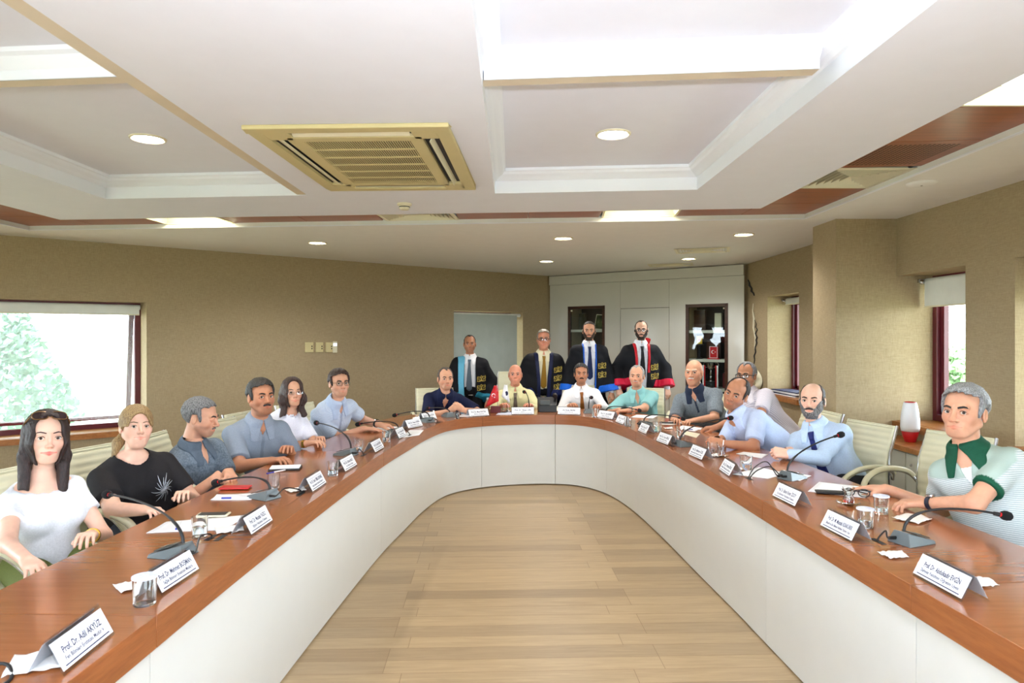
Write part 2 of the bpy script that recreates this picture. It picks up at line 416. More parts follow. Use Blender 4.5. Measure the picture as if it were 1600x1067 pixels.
def diffuser(cx, cy, w, d, z, rz, label, group=None, flush=False):
    e = empty('air_diffuser', (cx, cy, z), rz, label, 'air vent', group)
    f = MB()
    def frame(mb, a, b, c, e_, z0, z1, t0, t1):
        # sloped square ring from half sizes (a,b) at z0 to (c,e_) at z1
        p = [(-a, -b, z0), (a, -b, z0), (a, b, z0), (-a, b, z0), (-c, -e_, z1), (c, -e_, z1), (c, e_, z1), (-c, e_, z1)]
        mb.add(p, [(0, 1, 5, 4), (1, 2, 6, 5), (2, 3, 7, 6), (3, 0, 4, 7)])
    a, b = w / 2, d / 2
    frame(f, a, b, a - .035, b - .035, -.004, -.008, 0, 0); frame(f, a - .035, b - .035, a - .045, b - .045, -.008, .03, 0, 0)
    f.build('frame', M['creamw'], e, smooth=False)
    v = MB(); n = 6
    for k in range(n):
        t = .048 + k * (min(a, b) - .055) / n
        frame(v, a - t, b - t, a - t - .017, b - t - .017, -.007, .030, 0, 0)
    v.build('louvre', M['creamw'], e, smooth=False, solid=.002)
    g = MB(); g.add([(-a, -b, .052), (a, -b, .052), (a, b, .052), (-a, b, .052)], [(0, 1, 2, 3)]); g.build('plenum', M['dark'], e, smooth=False)
    return e

def panel_light(cx, cy, w, d, rz, label):
    e = empty('ceiling_light', (cx, cy, ZS), rz, label, 'ceiling light')
    a, b, h = w / 2, d / 2, .07
    f = MB(); p = [(-a, -b, 0), (a, -b, 0), (a, b, 0), (-a, b, 0), (-a + .04, -b + .04, h), (a - .04, -b + .04, h), (a - .04, b - .04, h), (-a + .04, b - .04, h)]
    f.add(p, [(0, 1, 5, 4), (1, 2, 6, 5), (2, 3, 7, 6), (3, 0, 4, 7), (4, 5, 6, 7)]); f.build('housing', M['reflector'], e, smooth=False, solid=.002)
    for k in (-1, 1):
        t = MB(); t.box((0, k * b * .45, h - .02), (w - .12, .09, .012)); t.build('diffuser', M['panelglow'], e, smooth=False, bevel=.004)
    fr = MB()
    for (c, dd) in (((0, -b, 0), (w, .018, .008)), ((0, b, 0), (w, .018, .008)), ((-a, 0, 0), (.018, d, .008)), ((a, 0, 0), (.018, d, .008))): fr.box(c, dd)
    fr.build('frame', M['creamw'], e, smooth=False)
    return e
R9 = -math.atan(.09)
# far run between v 5.56 and 6.05
FAR = [(-4.57, -3.91, 'b', 'cherry veneer corner board of the ceiling strip near the diagonal wall'), (-3.91, -3.24, 'b', 'cherry veneer ceiling board between the corner board and the lit panel'), (-3.24, -2.56, 'l', 'lit square ceiling panel over the man in the grey polo side of the table'),
       (-2.56, -1.86, 'b', 'cherry veneer ceiling board just past the lit panel'), (-1.86, -1.16, 'b', 'cherry veneer ceiling board before the square diffuser'), (-1.16, -.48, 'd', 'cream square air diffuser between cherry boards near the smoke detector'),
       (-.48, .14, 'b', 'cherry veneer ceiling board just beyond the square diffuser'), (.14, .76, 'b', 'cherry veneer ceiling board before the central lit panel'), (.76, 1.40, 'l', 'lit square ceiling panel above the head of the table'),
       (1.40, 1.96, 'b', 'cherry veneer ceiling board between the central lit panel and the mitred corner'), (1.96, 2.5, 'b', 'mitred cherry veneer corner board near the pillar')]
for (x0, x1, k, lb) in FAR:
    cx = (x0 + x1) / 2; cv = 5.805
    if k == 'b': board(x0, x1, 5.56, 6.05, label=lb)
    else:
        p = S(cx, cv, 0)
        if k == 'l': panel_light(p[0], p[1], x1 - x0 - .02, .49, R9, lb)
        else: diffuser(p[0], p[1], x1 - x0 - .01, .50, ZS, R9, lb)
v = 5.56; seq = [('b', .56, 'short cherry veneer ceiling board between the corner and the big diffuser'), ('d', .60, 'cream square air diffuser next to the perforated board'), ('p', .56, ''), ('b', .56, 'glossy cherry veneer ceiling board beside the bright lit panel'), ('l', .60, 'bright lit ceiling panel at the edge of the picture above the window wall')]
for (k, w, lb) in seq:
    if k == 'b': board(1.96, 2.5, v - w, v, label=lb)
    elif k == 'p': board(1.96, 2.5, v - w, v, perf=True)
    else:
        p = S(2.23, v - w / 2, 0)
        if k == 'l': panel_light(p[0], p[1], .52, w - .02, 0, lb)
        else: diffuser(p[0], p[1], .54, w - .01, ZS, 0, lb)
    v -= w
board(1.96, 2.5, V0, v, label='long cherry veneer ceiling board running on behind the camera over the window side')
board(-4.57, -3.91, V0, 5.56, label='long cherry veneer ceiling board over the diagonal wall side')

# ---------------------------------------------------------------- downlights
def downlight(px, py, z, label, r=.10):
    x, y = G(px, py, z)
    e = empty('downlight', (x, y, z), 0, label, 'ceiling light', None)
    MB().lathe([(r * .80, .03), (r * .82, -.002), (r * .9, -.010), (r, -.006), (r + .002, 0)], 32).build('trim_ring', M['creamw'], e)
    MB().lathe([(1e-4, -.001), (r * .81, -.001)], 32).build('diffuser', M['downlight'], e)
    l = bpy.data.lights.new('downlight_lamp', 'SPOT'); l.energy = 26; l.color = (1, .97, .93); l.spot_size = 2.6; l.spot_blend = .8; l.shadow_soft_size = .08
    lo = bpy.data.objects.new('downlight_lamp', l); COL.objects.link(lo); lo.parent = e; lo.location = (0, 0, -.03)
    return e
downlight(958, 209, ZC + .16, 'round downlight inside the coffer near the centre of the ceiling')
downlight(231, 216, ZC + .16, 'round downlight inside the coffer beyond the air conditioner')
downlight(496, 379, ZC, 'small round downlight above the diagonal beige wall')
downlight(880, 372, ZC, 'round downlight straight above the head of the table')
downlight(854, 408, ZC, 'small round downlight closest to the white cabinet wall corner')
downlight(1162, 366, ZC, 'round downlight just before the beige pillar')
downlight(1076, 404, ZC, 'small round downlight between the two flush vents')
for (px, py, z, lb) in ((1097, 391, ZC, 'flush cream vent beside the round downlights before the cabinets'), (1048, 413.5, ZC, 'flush cream vent touching the top of the white cabinet wall')):
    x, y = G(px, py, z); diffuser(x, y, .62, .40 if py > 400 else .50, z, -.3, lb)

# smoke detector, round cover
x, y = G(632, 318, ZC)
e = empty('smoke_detector', (x, y, ZC), 0, 'small round cream smoke detector beside the air conditioner', 'smoke detector')
MB().lathe([(.055, 0), (.055, -.012), (.042, -.02), (.040, -.035), (.030, -.048), (.001, -.05)], 28).build('housing', M['creamw'], e)
MB().lathe([(.0415, -.022), (.0415, -.031)], 28).build('sensor_slot', M['dark'], e)
x, y = G(1440, 286, ZC)
e = empty('ceiling_speaker', (x, y, ZC), 0, 'flat round white cover on the ceiling near the window wall', 'ceiling speaker')
MB().lathe([(.001, -.018), (.07, -.016), (.088, -.008), (.092, 0)], 32).build('cover', M['plaster2'], e)
MB().ball((0, 0, -.017), (.008, .008, .003)).build('screw', M['black'], e)

# ---------------------------------------------------------------- air conditioner cassette
e = empty('air_conditioner', (-.765, 3.92, ZC), math.radians(-2.2), 'cream four-way cassette air conditioner in the ceiling', 'air conditioner')
W, Dp = .99, 1.40
f = MB(); a, b = W / 2, Dp / 2; h = -.022
def rq(mb, x0, x1, y0, y1, z0=h, z1=0.0, **k): mb.box(((x0 + x1) / 2, (y0 + y1) / 2, (z0 + z1) / 2), (x1 - x0, y1 - y0, z1 - z0), **k)
sl = .085; gi = .20   # slot width, inner edge
# border built of strips that leave four air slots
rq(f, -a, a, -b, -b + .07); rq(f, -a, a, b - .07, b); rq(f, -a, -a + .07, -b + .07, b - .07); rq(f, a - .07, a, -b + .07, b - .07)
ia, ib = a - .07 - sl, b - .07 - sl
for sx in (-1, 1):
    for sy in (-1, 1):
        rq(f, min(sx * (ia - .04), sx * (a - .07)), max(sx * (ia - .04), sx * (a - .07)), min(sy * (ib - .04), sy * (b - .07)), max(sy * (ib - .04), sy * (b - .07)))
f.build('panel', M['cream'], e, smooth=False, bevel=.006)
g = MB(); rq(g, -ia, ia, -ib, -ib + .07); rq(g, -ia, ia, ib - .07, ib); rq(g, -ia, -ia + .07, -ib + .07, ib - .07); rq(g, ia - .07, ia, -ib + .07, ib - .07)
g.build('grille_frame', M['cream'], e, smooth=False, bevel=.004)
s_ = MB(); xa, ya = ia - .07, ib - .07; n = 44
for i in range(n): rq(s_, -xa + 2 * xa * (i + .28) / n, -xa + 2 * xa * (i + .72) / n, -ya, ya, h + .001, h + .004)
for i in range(1, 6): rq(s_, -xa, xa, -ya + 2 * ya * i / 6 - .009, -ya + 2 * ya * i / 6 + .009, h + .0, h + .006)
s_.build('grille', M['cream'], e, smooth=False)
MB().add([(-a + .02, -b + .02, -.004), (a - .02, -b + .02, -.004), (a - .02, b - .02, -.004), (-a + .02, b - .02, -.004)], [(0, 1, 2, 3)]).build('inner_duct', M['dark'], e, smooth=False)
for (cx, cy, lx, ly, ax) in ((-(ia + sl / 2), 0, .045, 2 * ib - .10, 'Y'), ((ia + sl / 2), 0, .045, 2 * ib - .10, 'Y'), (0, -(ib + sl / 2), 2 * ia - .10, .045, 'X'), (0, (ib + sl / 2), 2 * ia - .10, .045, 'X')):
    v_ = MB(); ang = .35 if (cx > 0 or cy > 0) else -.35
    if cx > 0: ang = 1.1
    T = Matrix.Translation((cx, cy, -.015)) @ Matrix.Rotation(ang if ax == 'X' else -ang, 4, ax)
    v_.box((0, 0, 0), (lx if ax == 'X' else .042, ly if ax == 'Y' else .042, .004), M=T)
    v_.build('air_flap', M['creamw'], e, smooth=False, bevel=.001)

# ---------------------------------------------------------------- windows
def window(P, s0, s1, z0, z1, n_out, name, bd=None, tilt=0.0, blind=0.12, full=None, depth=.34, sheer=False):
    """maroon frame in the niche, sash with pane, roller blind. P(s, z, t) maps wall coordinates"""
    mb = MB(); t0, t1, w = depth - .03, depth + .04, .055
    def bar(mb_, sa, sb, za, zb, ta, tb):
        v = [P(sa, za, ta), P(sb, za, ta), P(sb, za, tb), P(sa, za, tb), P(sa, zb, ta), P(sb, zb, ta), P(sb, zb, tb), P(sa, zb, tb)]
        mb_.add(v, [(0, 3, 2, 1), (4, 5, 6, 7), (0, 1, 5, 4), (1, 2, 6, 5), (2, 3, 7, 6), (3, 0, 4, 7)])
    root = empty(name, P((s0 + s1) / 2, z0, depth), 0, kind='structure')
    bar(mb, s0, s1, z0, z0 + w, t0, t1); bar(mb, s0, s1, z1 - w, z1, t0, t1); bar(mb, s0, s0 + w, z0 + w, z1 - w, t0, t1); bar(mb, s1 - w, s1, z0 + w, z1 - w, t0, t1)
    def child(mb_, nm, mat, **kw):
        o = mb_.build(nm, mat, None, smooth=False, **kw); o.parent = root; o.matrix_parent_inverse = Matrix.Translation(Vector(root.location)).inverted(); return o
    child(mb, 'window_frame', M['maroon'])
    # sash, hinged at the top and swung outwards by tilt
    sm = MB(); g = w + .004; ws = .05
    def Q(s, z, t): # tilt about top edge
        h_ = (z1 - w) - z; return P(s, (z1 - w) - h_ * math.cos(tilt) , t + h_ * math.sin(tilt))
    def bar2(mb_, sa, sb, za, zb, ta, tb):
        v = [Q(sa, za, ta), Q(sb, za, ta), Q(sb, za, tb), Q(sa, za, tb), Q(sa, zb, ta), Q(sb, zb, ta), Q(sb, zb, tb), Q(sa, zb, tb)]
        mb_.add(v, [(0, 3, 2, 1), (4, 5, 6, 7), (0, 1, 5, 4), (1, 2, 6, 5), (2, 3, 7, 6), (3, 0, 4, 7)])
    ta, tb = depth + .0, depth + .04
    bar2(sm, s0 + g, s1 - g, z0 + g, z0 + g + ws * .8, ta, tb); bar2(sm, s0 + g, s1 - g, z1 - g - ws, z1 - g, ta, tb)
    bar2(sm, s0 + g, s0 + g + ws, z0 + g, z1 - g, ta, tb); bar2(sm, s1 - g - ws, s1 - g, z0 + g, z1 - g, ta, tb)
    child(sm, 'window_sash', M['maroon'])
    pn = MB(); pn.add([Q(s0 + g, z0 + g, ta + .02), Q(s1 - g, z0 + g, ta + .02), Q(s1 - g, z1 - g, ta + .02), Q(s0 + g, z1 - g, ta + .02)], [(0, 1, 2, 3)])
    child(pn, 'window_pane', M['glass'])
    if sheer:
        sh_ = MB(); sh_.add([P(s0 + .05, z0 + .16, depth - .02), P(s1 - .07, z0 + .10, depth - .02), P(s1 - .07, z1 - .06, depth - .02), P(s0 + .05, z1 - .06, depth - .02)], [(0, 1, 2, 3)]); child(sh_, 'sheer_screen', M['sheer'])
    if blind:
        r = MB(); zc = z1 - .05; depth = bd or depth
        r.tube([P(s0 + .02, zc, depth - .09), P(s1 - .02, zc, depth - .09)], .028, 16); child(r, 'blind_roll', M['blind'])
        bl = MB(); zb = z0 + .03 if full else z1 - blind
        bl.add([P(s0 + (.03 if not full else .002), zc, depth - .118), P(s1 - (.03 if not full else .10), zc, depth - .118), P(s1 - (.03 if not full else .10), zb, depth - .118), P(s0 + (.03 if not full else .002), zb, depth - .118)], [(0, 1, 2, 3)])
        child(bl, 'blind_fabric', full or M['blind'])
        bb = MB(); bar(bb, s0 + .03, s1 - .03 - (.07 if full else 0), zb - .012, zb, depth - .124, depth - .112); child(bb, 'blind_bar', M['creamw'])
    return root
def sill(P, s0, s1, z, name='windowsill', depth=.34, mat=None, th=.06, over=.04):
    mb = MB()
    v = [P(s0 - .03, z - th, -over), P(s1 + .03, z - th, -over), P(s1 + .03, z - th, 0.002), P(s0 - .03, z - th, 0.002), P(s0 - .03, z, -over), P(s1 + .03, z, -over), P(s1 + .03, z, .002), P(s0 - .03, z, .002)]
    mb.add(v, [(0, 3, 2, 1), (4, 5, 6, 7), (0, 1, 5, 4), (1, 2, 6, 5), (2, 3, 7, 6), (3, 0, 4, 7)])
    v = [P(s0 + .001, z - .01, 0), P(s1 - .001, z - .01, 0), P(s1 - .001, z - .01, depth - .03), P(s0 + .001, z - .01, depth - .03), P(s0 + .001, z + .003, 0), P(s1 - .001, z + .003, 0), P(s1 - .001, z + .003, depth - .03), P(s0 + .001, z + .003, depth - .03)]
    mb.add(v, [(0, 3, 2, 1), (4, 5, 6, 7), (0, 1, 5, 4), (1, 2, 6, 5), (2, 3, 7, 6), (3, 0, 4, 7)])
    mb.build('trim_6', mat or M['sill'], smooth=False, kind='structure')
window(PL, WLopen[0][0], WLopen[0][1], .56, 1.97, NL, 'window_1', tilt=math.radians(9), blind=.13, sheer=True)
sill(PL, WLopen[0][0], WLopen[0][1], .56)
window(PL, WLopen[1][0], WLopen[1][1], .56, 1.975, NL, 'window_2', blind=.1, full=M['greyblind'], bd=.15)
sill(PL, WLopen[1][0], WLopen[1][1], .56)
window(PR1, WRopen[0][0], WRopen[0][1], .86, 2.10, (1, 0), 'window_3', blind=.10); sill(PR1, *WRopen[0][:2], .86)
for k, o_ in enumerate(WR2):
    window(PR2, o_[0], o_[1], o_[2], o_[3], (1, 0), 'window_%d' % (4 + k), blind=.26); sill(PR2, o_[0], o_[1], o_[2])  # the last two sit in the added, unseen openings
PLs = lambda s, z, t=0.0: (-6.5 - t, 5.64 - s, z)
window(PLs, 1.0, 3.2, .56, 1.97, (-1, 0), 'window_8'); window(PLs, 4.4, 6.8, .56, 1.97, (-1, 0), 'window_9')  # unseen side windows, added for more daylight
PB = lambda s, z, t=0.0: (-6.5 + s, -2.8 - t, z)
window(PB, 1.0, 4.0, .56, 2.1, (0, -1), 'window_10'); window(PB, 5.6, 8.8, .56, 2.1, (0, -1), 'window_11')  # unseen rear windows, added for daylight from behind the camera
for P_, o_ in ((PR1, WRopen[0]), (PR2, WR2[0])):
    mb = MB(); p = Vector(P_(o_[0] + .0, o_[3] - .055, .20)); mb.ball((p.x, p.y - .03, p.z), .022); mb.box((p.x + .0, p.y - .015, p.z + .01), (.05, .03, .03))
    mb.build('blind_bracket', M['chrome'], label='small metal blind bracket high in the %s window niche' % ('narrow far' if P_ is PR1 else 'wider near'), cat='bracket')

# ---------------------------------------------------------------- white cabinet wall with two glazed showcases
MW = Matrix.Translation(CA) @ Matrix.Rotation(math.atan2(du.y, du.x), 4, 'Z')   # x along wall, y into wall
cab = empty('wall_cabinet', CA, 0, 'white lacquered full-height cabinet wall with hidden door', 'cabinet'); cab.rotation_euler = (0, 0, math.atan2(du.y, du.x))
dx0, dx1 = sB(974), sB(1050); fr = -.10      # front plane y = -.10 .. 0
pn = [(0.0, c1[0], 0.05, 2.44), (c1[1], dx0 - .002, .05, 2.44), (dx1 + .002, c2[0], .05, 2.44), (c2[1], LB, .05, 2.44), (c1[0], c1[1], c1[3], 2.44), (c2[0], c2[1], c2[3], 2.44)]
for q in pn:
    mb = MB(); mb.box(((q[0] + q[1]) / 2, fr + .01, (q[2] + q[3]) / 2), (q[1] - q[0], .02, q[3] - q[2] - .002)); mb.build('panel', M['cabinet'], cab, smooth=False)
mb = MB(); mb.box(((dx0 + dx1) / 2, fr + .01, (2.02 + 2.44) / 2), (dx1 - dx0 - .002, .02, .416)); mb.build('panel', M['cabinet'], cab, smooth=False)
mb = MB(); mb.box(((dx0 + dx1) / 2, fr + .012, 1.035), (dx1 - dx0 - .008, .02, 1.96)); mb.build('hidden_door', M['cabinet'], cab, smooth=False)
mb = MB(); mb.box((LB / 2, fr + .03, 1.25), (LB - .01, .012, 2.44)); 
mb = MB(); mb.box((LB / 2, fr - .005, 2.515), (LB, .05, .148)); mb.build('cornice', M['cabinet'], cab, smooth=False, bevel=.004)
mb = MB()
for x in (dx0, dx1): mb.box((x, fr + .022, 1.25), (.006, .004, 2.4))
mb.box((LB / 2, fr + .024, 2.44), (LB, .004, .008)); mb.box(((dx0 + dx1) / 2, fr + .024, 2.02), (dx1 - dx0, .004, .01)); mb.build('joint', M['seam'], cab, smooth=False)
M['walnut'] = wood('dark_walnut_frame', (48, 24, 10), (78, 42, 20), .35, 1, (0, PI / 2, 0))
M['cabin'] = plain('dark_cabinet_lining', (40, 26, 17), .6)
for ci, c in enumerate((c1, c2)):
    w = .045
    mb = MB()
    mb.box(((c[0] + c[1]) / 2, fr, c[3] - w / 2), (c[1] - c[0], .03, w)); mb.box(((c[0] + c[1]) / 2, fr, c[2] + w / 2), (c[1] - c[0], .03, w))
    for x in (c[0] + w / 2, c[1] - w / 2): mb.box((x, fr, (c[2] + c[3]) / 2), (w, .03, c[3] - c[2]))
    gd = mb.build('glass_door', M['walnut'], cab, smooth=False, bevel=.002)
    mb = MB(); mb.add([(c[0] + w, fr, c[2] + w), (c[1] - w, fr, c[2] + w), (c[1] - w, fr, c[3] - w), (c[0] + w, fr, c[3] - w)], [(0, 1, 2, 3)]); mb.build('pane', M['glass'], gd, smooth=False)
    mb = MB(); mb.box((c[1] - .06 if ci else c[0] + .07, fr - .005, c[3] - .07), (.03 if ci == 0 else .022, .006, .022)); mb.build('latch', M['creamw'], gd, smooth=False)
    mb = MB(); y1 = .32
    mb.add([(c[0], fr + .02, c[2]), (c[1], fr + .02, c[2]), (c[1], y1, c[2]), (c[0], y1, c[2]), (c[0], fr + .02, c[3]), (c[1], fr + .02, c[3]), (c[1], y1, c[3]), (c[0], y1, c[3])], [(0, 1, 2, 3), (4, 7, 6, 5), (0, 4, 5, 1)[:0] or (3, 2, 6, 7), (0, 3, 7, 4), (1, 5, 6, 2)])
    mb.build('lining', M['cabin'], cab, smooth=False)
    for zz in (c[3] - .40, c[3] - .82, c[3] - 1.24, c[3] - 1.66):
        mb = MB(); mb.box(((c[0] + c[1]) / 2, (fr + .04 + y1) / 2, zz), (c[1] - c[0] - .02, y1 - fr - .05, .042)); mb.build('shelf', M['cabinet'], cab, smooth=False)
def oncab(name, x, z, label, cat, y=.02):
    p = MW @ Vector((x, y, z)); return empty(name, p, math.atan2(du.y, du.x), label, cat)
# framed photograph in first showcase
e = oncab('picture_frame', sB(934), c1[3] - .40 + .021, 'landscape picture in a pale frame leaning behind the glass door', 'picture')
T = Matrix.Rotation(math.radians(-12), 4, 'X') @ Matrix.Rotation(.08, 4, 'Y')
MB().box((0, .03, .13), (.20, .012, .25), M=T).build('frame', M['creamw'], e, smooth=False)
t = NT('landscape_print'); b_ = t.bsdf(Roughness=.4); v_ = t.coords((5, 5, 5)); n_ = t.n('ShaderNodeTexNoise', i_Scale=1.5, i_Detail=5.0); t.l(v_, n_.inputs['Vector'])
t.l(t.ramp(n_.outputs['Fac'], [(.3, lin((20, 28, 16))), (.5, lin((70, 84, 40))), (.7, lin((140, 146, 120)))]), b_.inputs['Base Color'])
MB().box((0, .022, .13), (.175, .006, .225), M=T).build('print', t.m, e, smooth=False)
# second showcase contents
zb = c2[3] - .82 + .021
e = oncab('award_plaque', (c2[0] + c2[1]) / 2 + .075, zb, 'small red award plaque with white crescent on the middle shelf', 'plaque', -.02)
MB().box((0, 0, .10), (.13, .018, .17)).build('plate', M['red'], e, smooth=False, bevel=.002)
f = MB(); 
for (cx, cz, w_, h_) in ((0, .182, .118, .006), (0, .020, .118, .006), (-.056, .10, .006, .16), (.056, .10, .006, .16)): f.box((cx, -.011, cz), (w_, .004, h_))
f.build('border', M['paper'], e, smooth=False)
def crescent(mb, cx, cz, R, y, Mx=None):
    o1 = [(cx + R * math.cos(q), y, cz + R * math.sin(q)) for q in [math.radians(35 + i * 290 / 24) for i in range(25)]]
    i1 = [(cx + R * .25 + R * .8 * math.cos(q), y, cz + R * .8 * math.sin(q)) for q in [math.radians(45 + i * 270 / 24) for i in range(25)]]
    mb.grid([o1, i1], M=Mx)
def star(mb, cx, cz, r, y, rot=0, Mx=None):
    p = [(cx + (r if i % 2 == 0 else r * .4) * math.cos(rot + PI * i / 5), y, cz + (r if i % 2 == 0 else r * .4) * math.sin(rot + PI * i / 5)) for i in range(10)]
    mb.add(p, [tuple(range(10))], 0, Mx)
f = MB(); crescent(f, -.005, .105, .026, -.0125); star(f, .026, .105, .010, -.0125, PI); f.build('crescent', M['paper'], e, smooth=False)
MB().box((0, 0, .008), (.16, .06, .016)).build('base', M['red'], e, smooth=False, bevel=.002)
e = oncab('pennant', c2[0] + .17, zb, 'small yellow pennant with red mark hanging over a dark stand', 'pennant', -.01)
M['yellow'] = plain('yellow_cloth', (206, 170, 30), .7)
MB().box((0, 0, .27), (.085, .006, .13)).build('cloth', M['yellow'], e, smooth=False)
f = MB(); star(f, 0, .275, .03, -.004, PI / 2); f.build('red_mark', M['red'], e, smooth=False)
MB().lathe([(.05, 0), (.05, .01), (.012, .03), (.012, .20), (.06, .205), (.06, .215), (.01, .22)], 20).build('stand', M['black'], e)
e = oncab('trophy', (c2[0] + c2[1]) / 2 + .03, c2[3] - 1.24 + .021, 'tall silver trophy cup with red and white ribbons behind glass', 'trophy', -.01)
MB().box((0, 0, .05), (.13, .10, .10)).build('base', M['black'], e, smooth=False, bevel=.003)
MB().box((0, -.052, .05), (.08, .003, .04)).build('name_plate', M['chrome'], e, smooth=False)
MB().lathe([(.04, .10), (.03, .115), (.012, .13), (.018, .17), (.010, .19), (.020, .215), (.010, .24), (.016, .27), (.045, .29), (.062, .33), (.066, .37), (.060, .37), (.02, .30), (.001, .295)], 28).build('cup', M['chrome'], e)
for s in (-1, 1):
    MB().tube([(s * .06, 0, .36), (s * .10, 0, .37), (s * .115, 0, .33), (s * .08, 0, .30), (s * .045, 0, .30)], .006, 8).build('cup_handle', M['chrome'], e)
    for k, mt in ((0, 'red'), (1, 'paper')):
        x = s * (.085 + .022 * k); MB().grid([[(x - .010, -.03, .33 - i * .032 + .0), (x + .012, -.034 + .006 * math.sin(i), .33 - i * .032)] for i in range(11)]).build('ribbon', M[mt], e, solid=.002)
# glimpses of boxes and folders in the showcases
M['darkred'] = plain('wine_red_binding', (92, 20, 26), .6)
M['olive'] = plain('olive_binding', (70, 66, 44), .6)
k = 0
for (c, x, sh, w_, h_, mt, lb) in ((c2, .12, .40, .17, .30, 'walnut', 'dark upright box file on the top shelf of the taller showcase'), (c2, .40, .40, .10, .25, 'creamw', 'pale booklet standing on the top shelf of the taller showcase'),
                       (c1, .13, .40, .12, .27, 'olive', 'dark olive folder standing on the top shelf beside the picture'), (c2, .33, .82, .20, .26, 'walnut', 'dark box behind the red plaque'), (c2, .52, 1.24, .10, .22, 'darkred', 'wine red folder beside the trophy')):
    e = oncab('book', c[0] + x, c[3] - sh + .021, lb, 'book', .14); MB().box((0, 0, h_ / 2), (w_, .05, h_)).build('cover', M[mt], e, smooth=False, bevel=.003)
    MB().box((0, .0, h_ / 2 + .002), (w_ - .012, .04, h_ - .002)).build('page_block', M['paper'], e, smooth=False)

# ---------------------------------------------------------------- wall plates, crack, torn paper
for i, (px, wd, lb) in enumerate(((482.5, .11, 'cream square wall switch plate next to the diagonal wall middle, standing apart'), (498.5, .10, 'middle cream wall switch plate of the three'), (517, .155, 'wider cream wall controller with small lit display'))):
    s = sL(px); p = PL(s, HC - (542.5 - 524) * (11.01 / (1 - .826 * (px - 800) / F)) / F, 0)
    ang = math.atan2(_d.y, _d.x)
    e = empty('wall_switch', p, ang, lb, 'switch')
    MB().box((0, -.011, 0), (wd, .022, .13)).build('plate', M['cream'], e, smooth=False, bevel=.004)
    f = MB()
    for zz in (.012, -.018): f.box((wd * .3 if i < 2 else .0, -.0235, zz), (.014, .004, .016))
    f.build('button', M['dark'], e, smooth=False)
    if i == 2:
        MB().box((wd * .30, -.0235, .002), (.062, .012, .15)).build('thermostat', M['creamw'], e, smooth=False, bevel=.003)
        MB().box((wd * .30, -.0305, .035), (.05, .003, .035)).build('display', glow('lcd_display', (196, 214, 232), .9), e, smooth=False)
def onR(px, py):
    Y = F * 3.3 / (px - 800); return Y, HC - (py - 524) / F * Y
cr = MB(); pts = [(1169.5, 437), (1171.5, 441), (1172, 446), (1175, 450), (1175, 455), (1178, 458), (1179.5, 462)]
def crackline(mb, pts, w):
    rows = []
    for i, (px, py) in enumerate(pts):
        Y, z = onR(px, py); ww = w * (0.25 + math.sin(PI * (i + .35) / (len(pts)))) * (.7 + .6 * random.random())
        rows.append([(3.292, Y + ww, z), (3.292, Y - ww, z)])
    mb.grid(rows)
crackline(cr, pts, .030); crackline(cr, [(1180, 500), (1182.5, 506), (1181.5, 511), (1184, 515), (1181, 521), (1184, 527), (1182, 531), (1183.5, 536), (1180.5, 543), (1181.5, 550), (1179, 556), (1180, 562), (1178.5, 570)], .014)
cr.build('wall_crack', M['dark'], smooth=False, solid=.006, label='dark jagged crack running down the wall beside the cabinet', cat='crack')
cr = MB(); crackline(cr, [(1178, 474), (1177, 486), (1179, 498), (1178, 512), (1181, 528), (1180, 545)], .02); cr.build('plaster_tear', M['creamw'], smooth=False, solid=.006, label='pale torn plaster edge along the wall crack', cat='plaster tear')
mb = MB(); rows = []
for i in range(9):
    py = 577 + i * 4.4; w_ = 10 * math.sin(PI * (i + .6) / 9.6); Y0, z0 = onR(1183 - w_ * .3, py); Y1, z1 = onR(1183 + w_, py)
    rows.append([(3.29 - .02 * math.sin(i), Y0, z0), (3.26 - .03 * math.sin(i * 1.3), (Y0 + Y1) / 2, z0), (3.285, Y1, z1)])
mb.grid(rows); mb.build('wallpaper_flap', M['creamw'], solid=.003, label='peeling cream flap of wallpaper behind the seated men', cat='wallpaper flap')

# ---------------------------------------------------------------- low sideboard under the window, vase, papers
sb = empty('sideboard', (3.142, 4.70, 0), 0, 'low white sideboard with wooden top under the wide window', 'sideboard')
MB().box((-.01, -.1, .735), (.30, 2.5, .04)).build('top', M['sill'], sb, smooth=False, bevel=.003)
MB().box((.01, -.1, .36), (.24, 2.44, .70)).build('carcass', M['cabinet'], sb, smooth=False)
for yy in (1.13, -1.33): MB().box((-.015, yy, .357), (.29, .035, .714)).build('end_panel', M['sill'], sb, smooth=False)
for k in range(4):
    d_ = MB().box((-.12, .83 - k * .6, .38), (.016, .585, .64)).build('door', M['cabinet'], sb, smooth=False, bevel=.002)
    MB().ball((-.133, 1.05 - k * .6, .62), .010).build('knob', M['chrome'], d_)
vx, vy = 3.16, 5.42
e = empty('vase', (vx, vy, .755), 0, 'tall ribbed white vase with a glossy red base on the sideboard', 'vase')
n = 30; rows = []
for (r, z) in ((.060, .085), (.066, .12), (.064, .18), (.057, .24), (.046, .30), (.040, .315)):
    rows.append([((r + (.0025 if j % 2 else -.0015)) * math.cos(2 * PI * j / (2 * n)), (r + (.0025 if j % 2 else -.0015)) * math.sin(2 * PI * j / (2 * n)), z) for j in range(2 * n)])
mb = MB(); mb.grid(rows, closed=True); mb.build('ribbed_body', M['paper'], e, angle=80, solid=.003)
MB().lathe([(.036, 0), (.040, .004), (.055, .05), (.062, .085), (.060, .09), (.001, .09)], 32).build('red_base', M['red'], e)
MB().lathe([(.044, .312), (.040, .318), (.034, .314), (.034, .25)], 32).build('rim', M['red'], e)
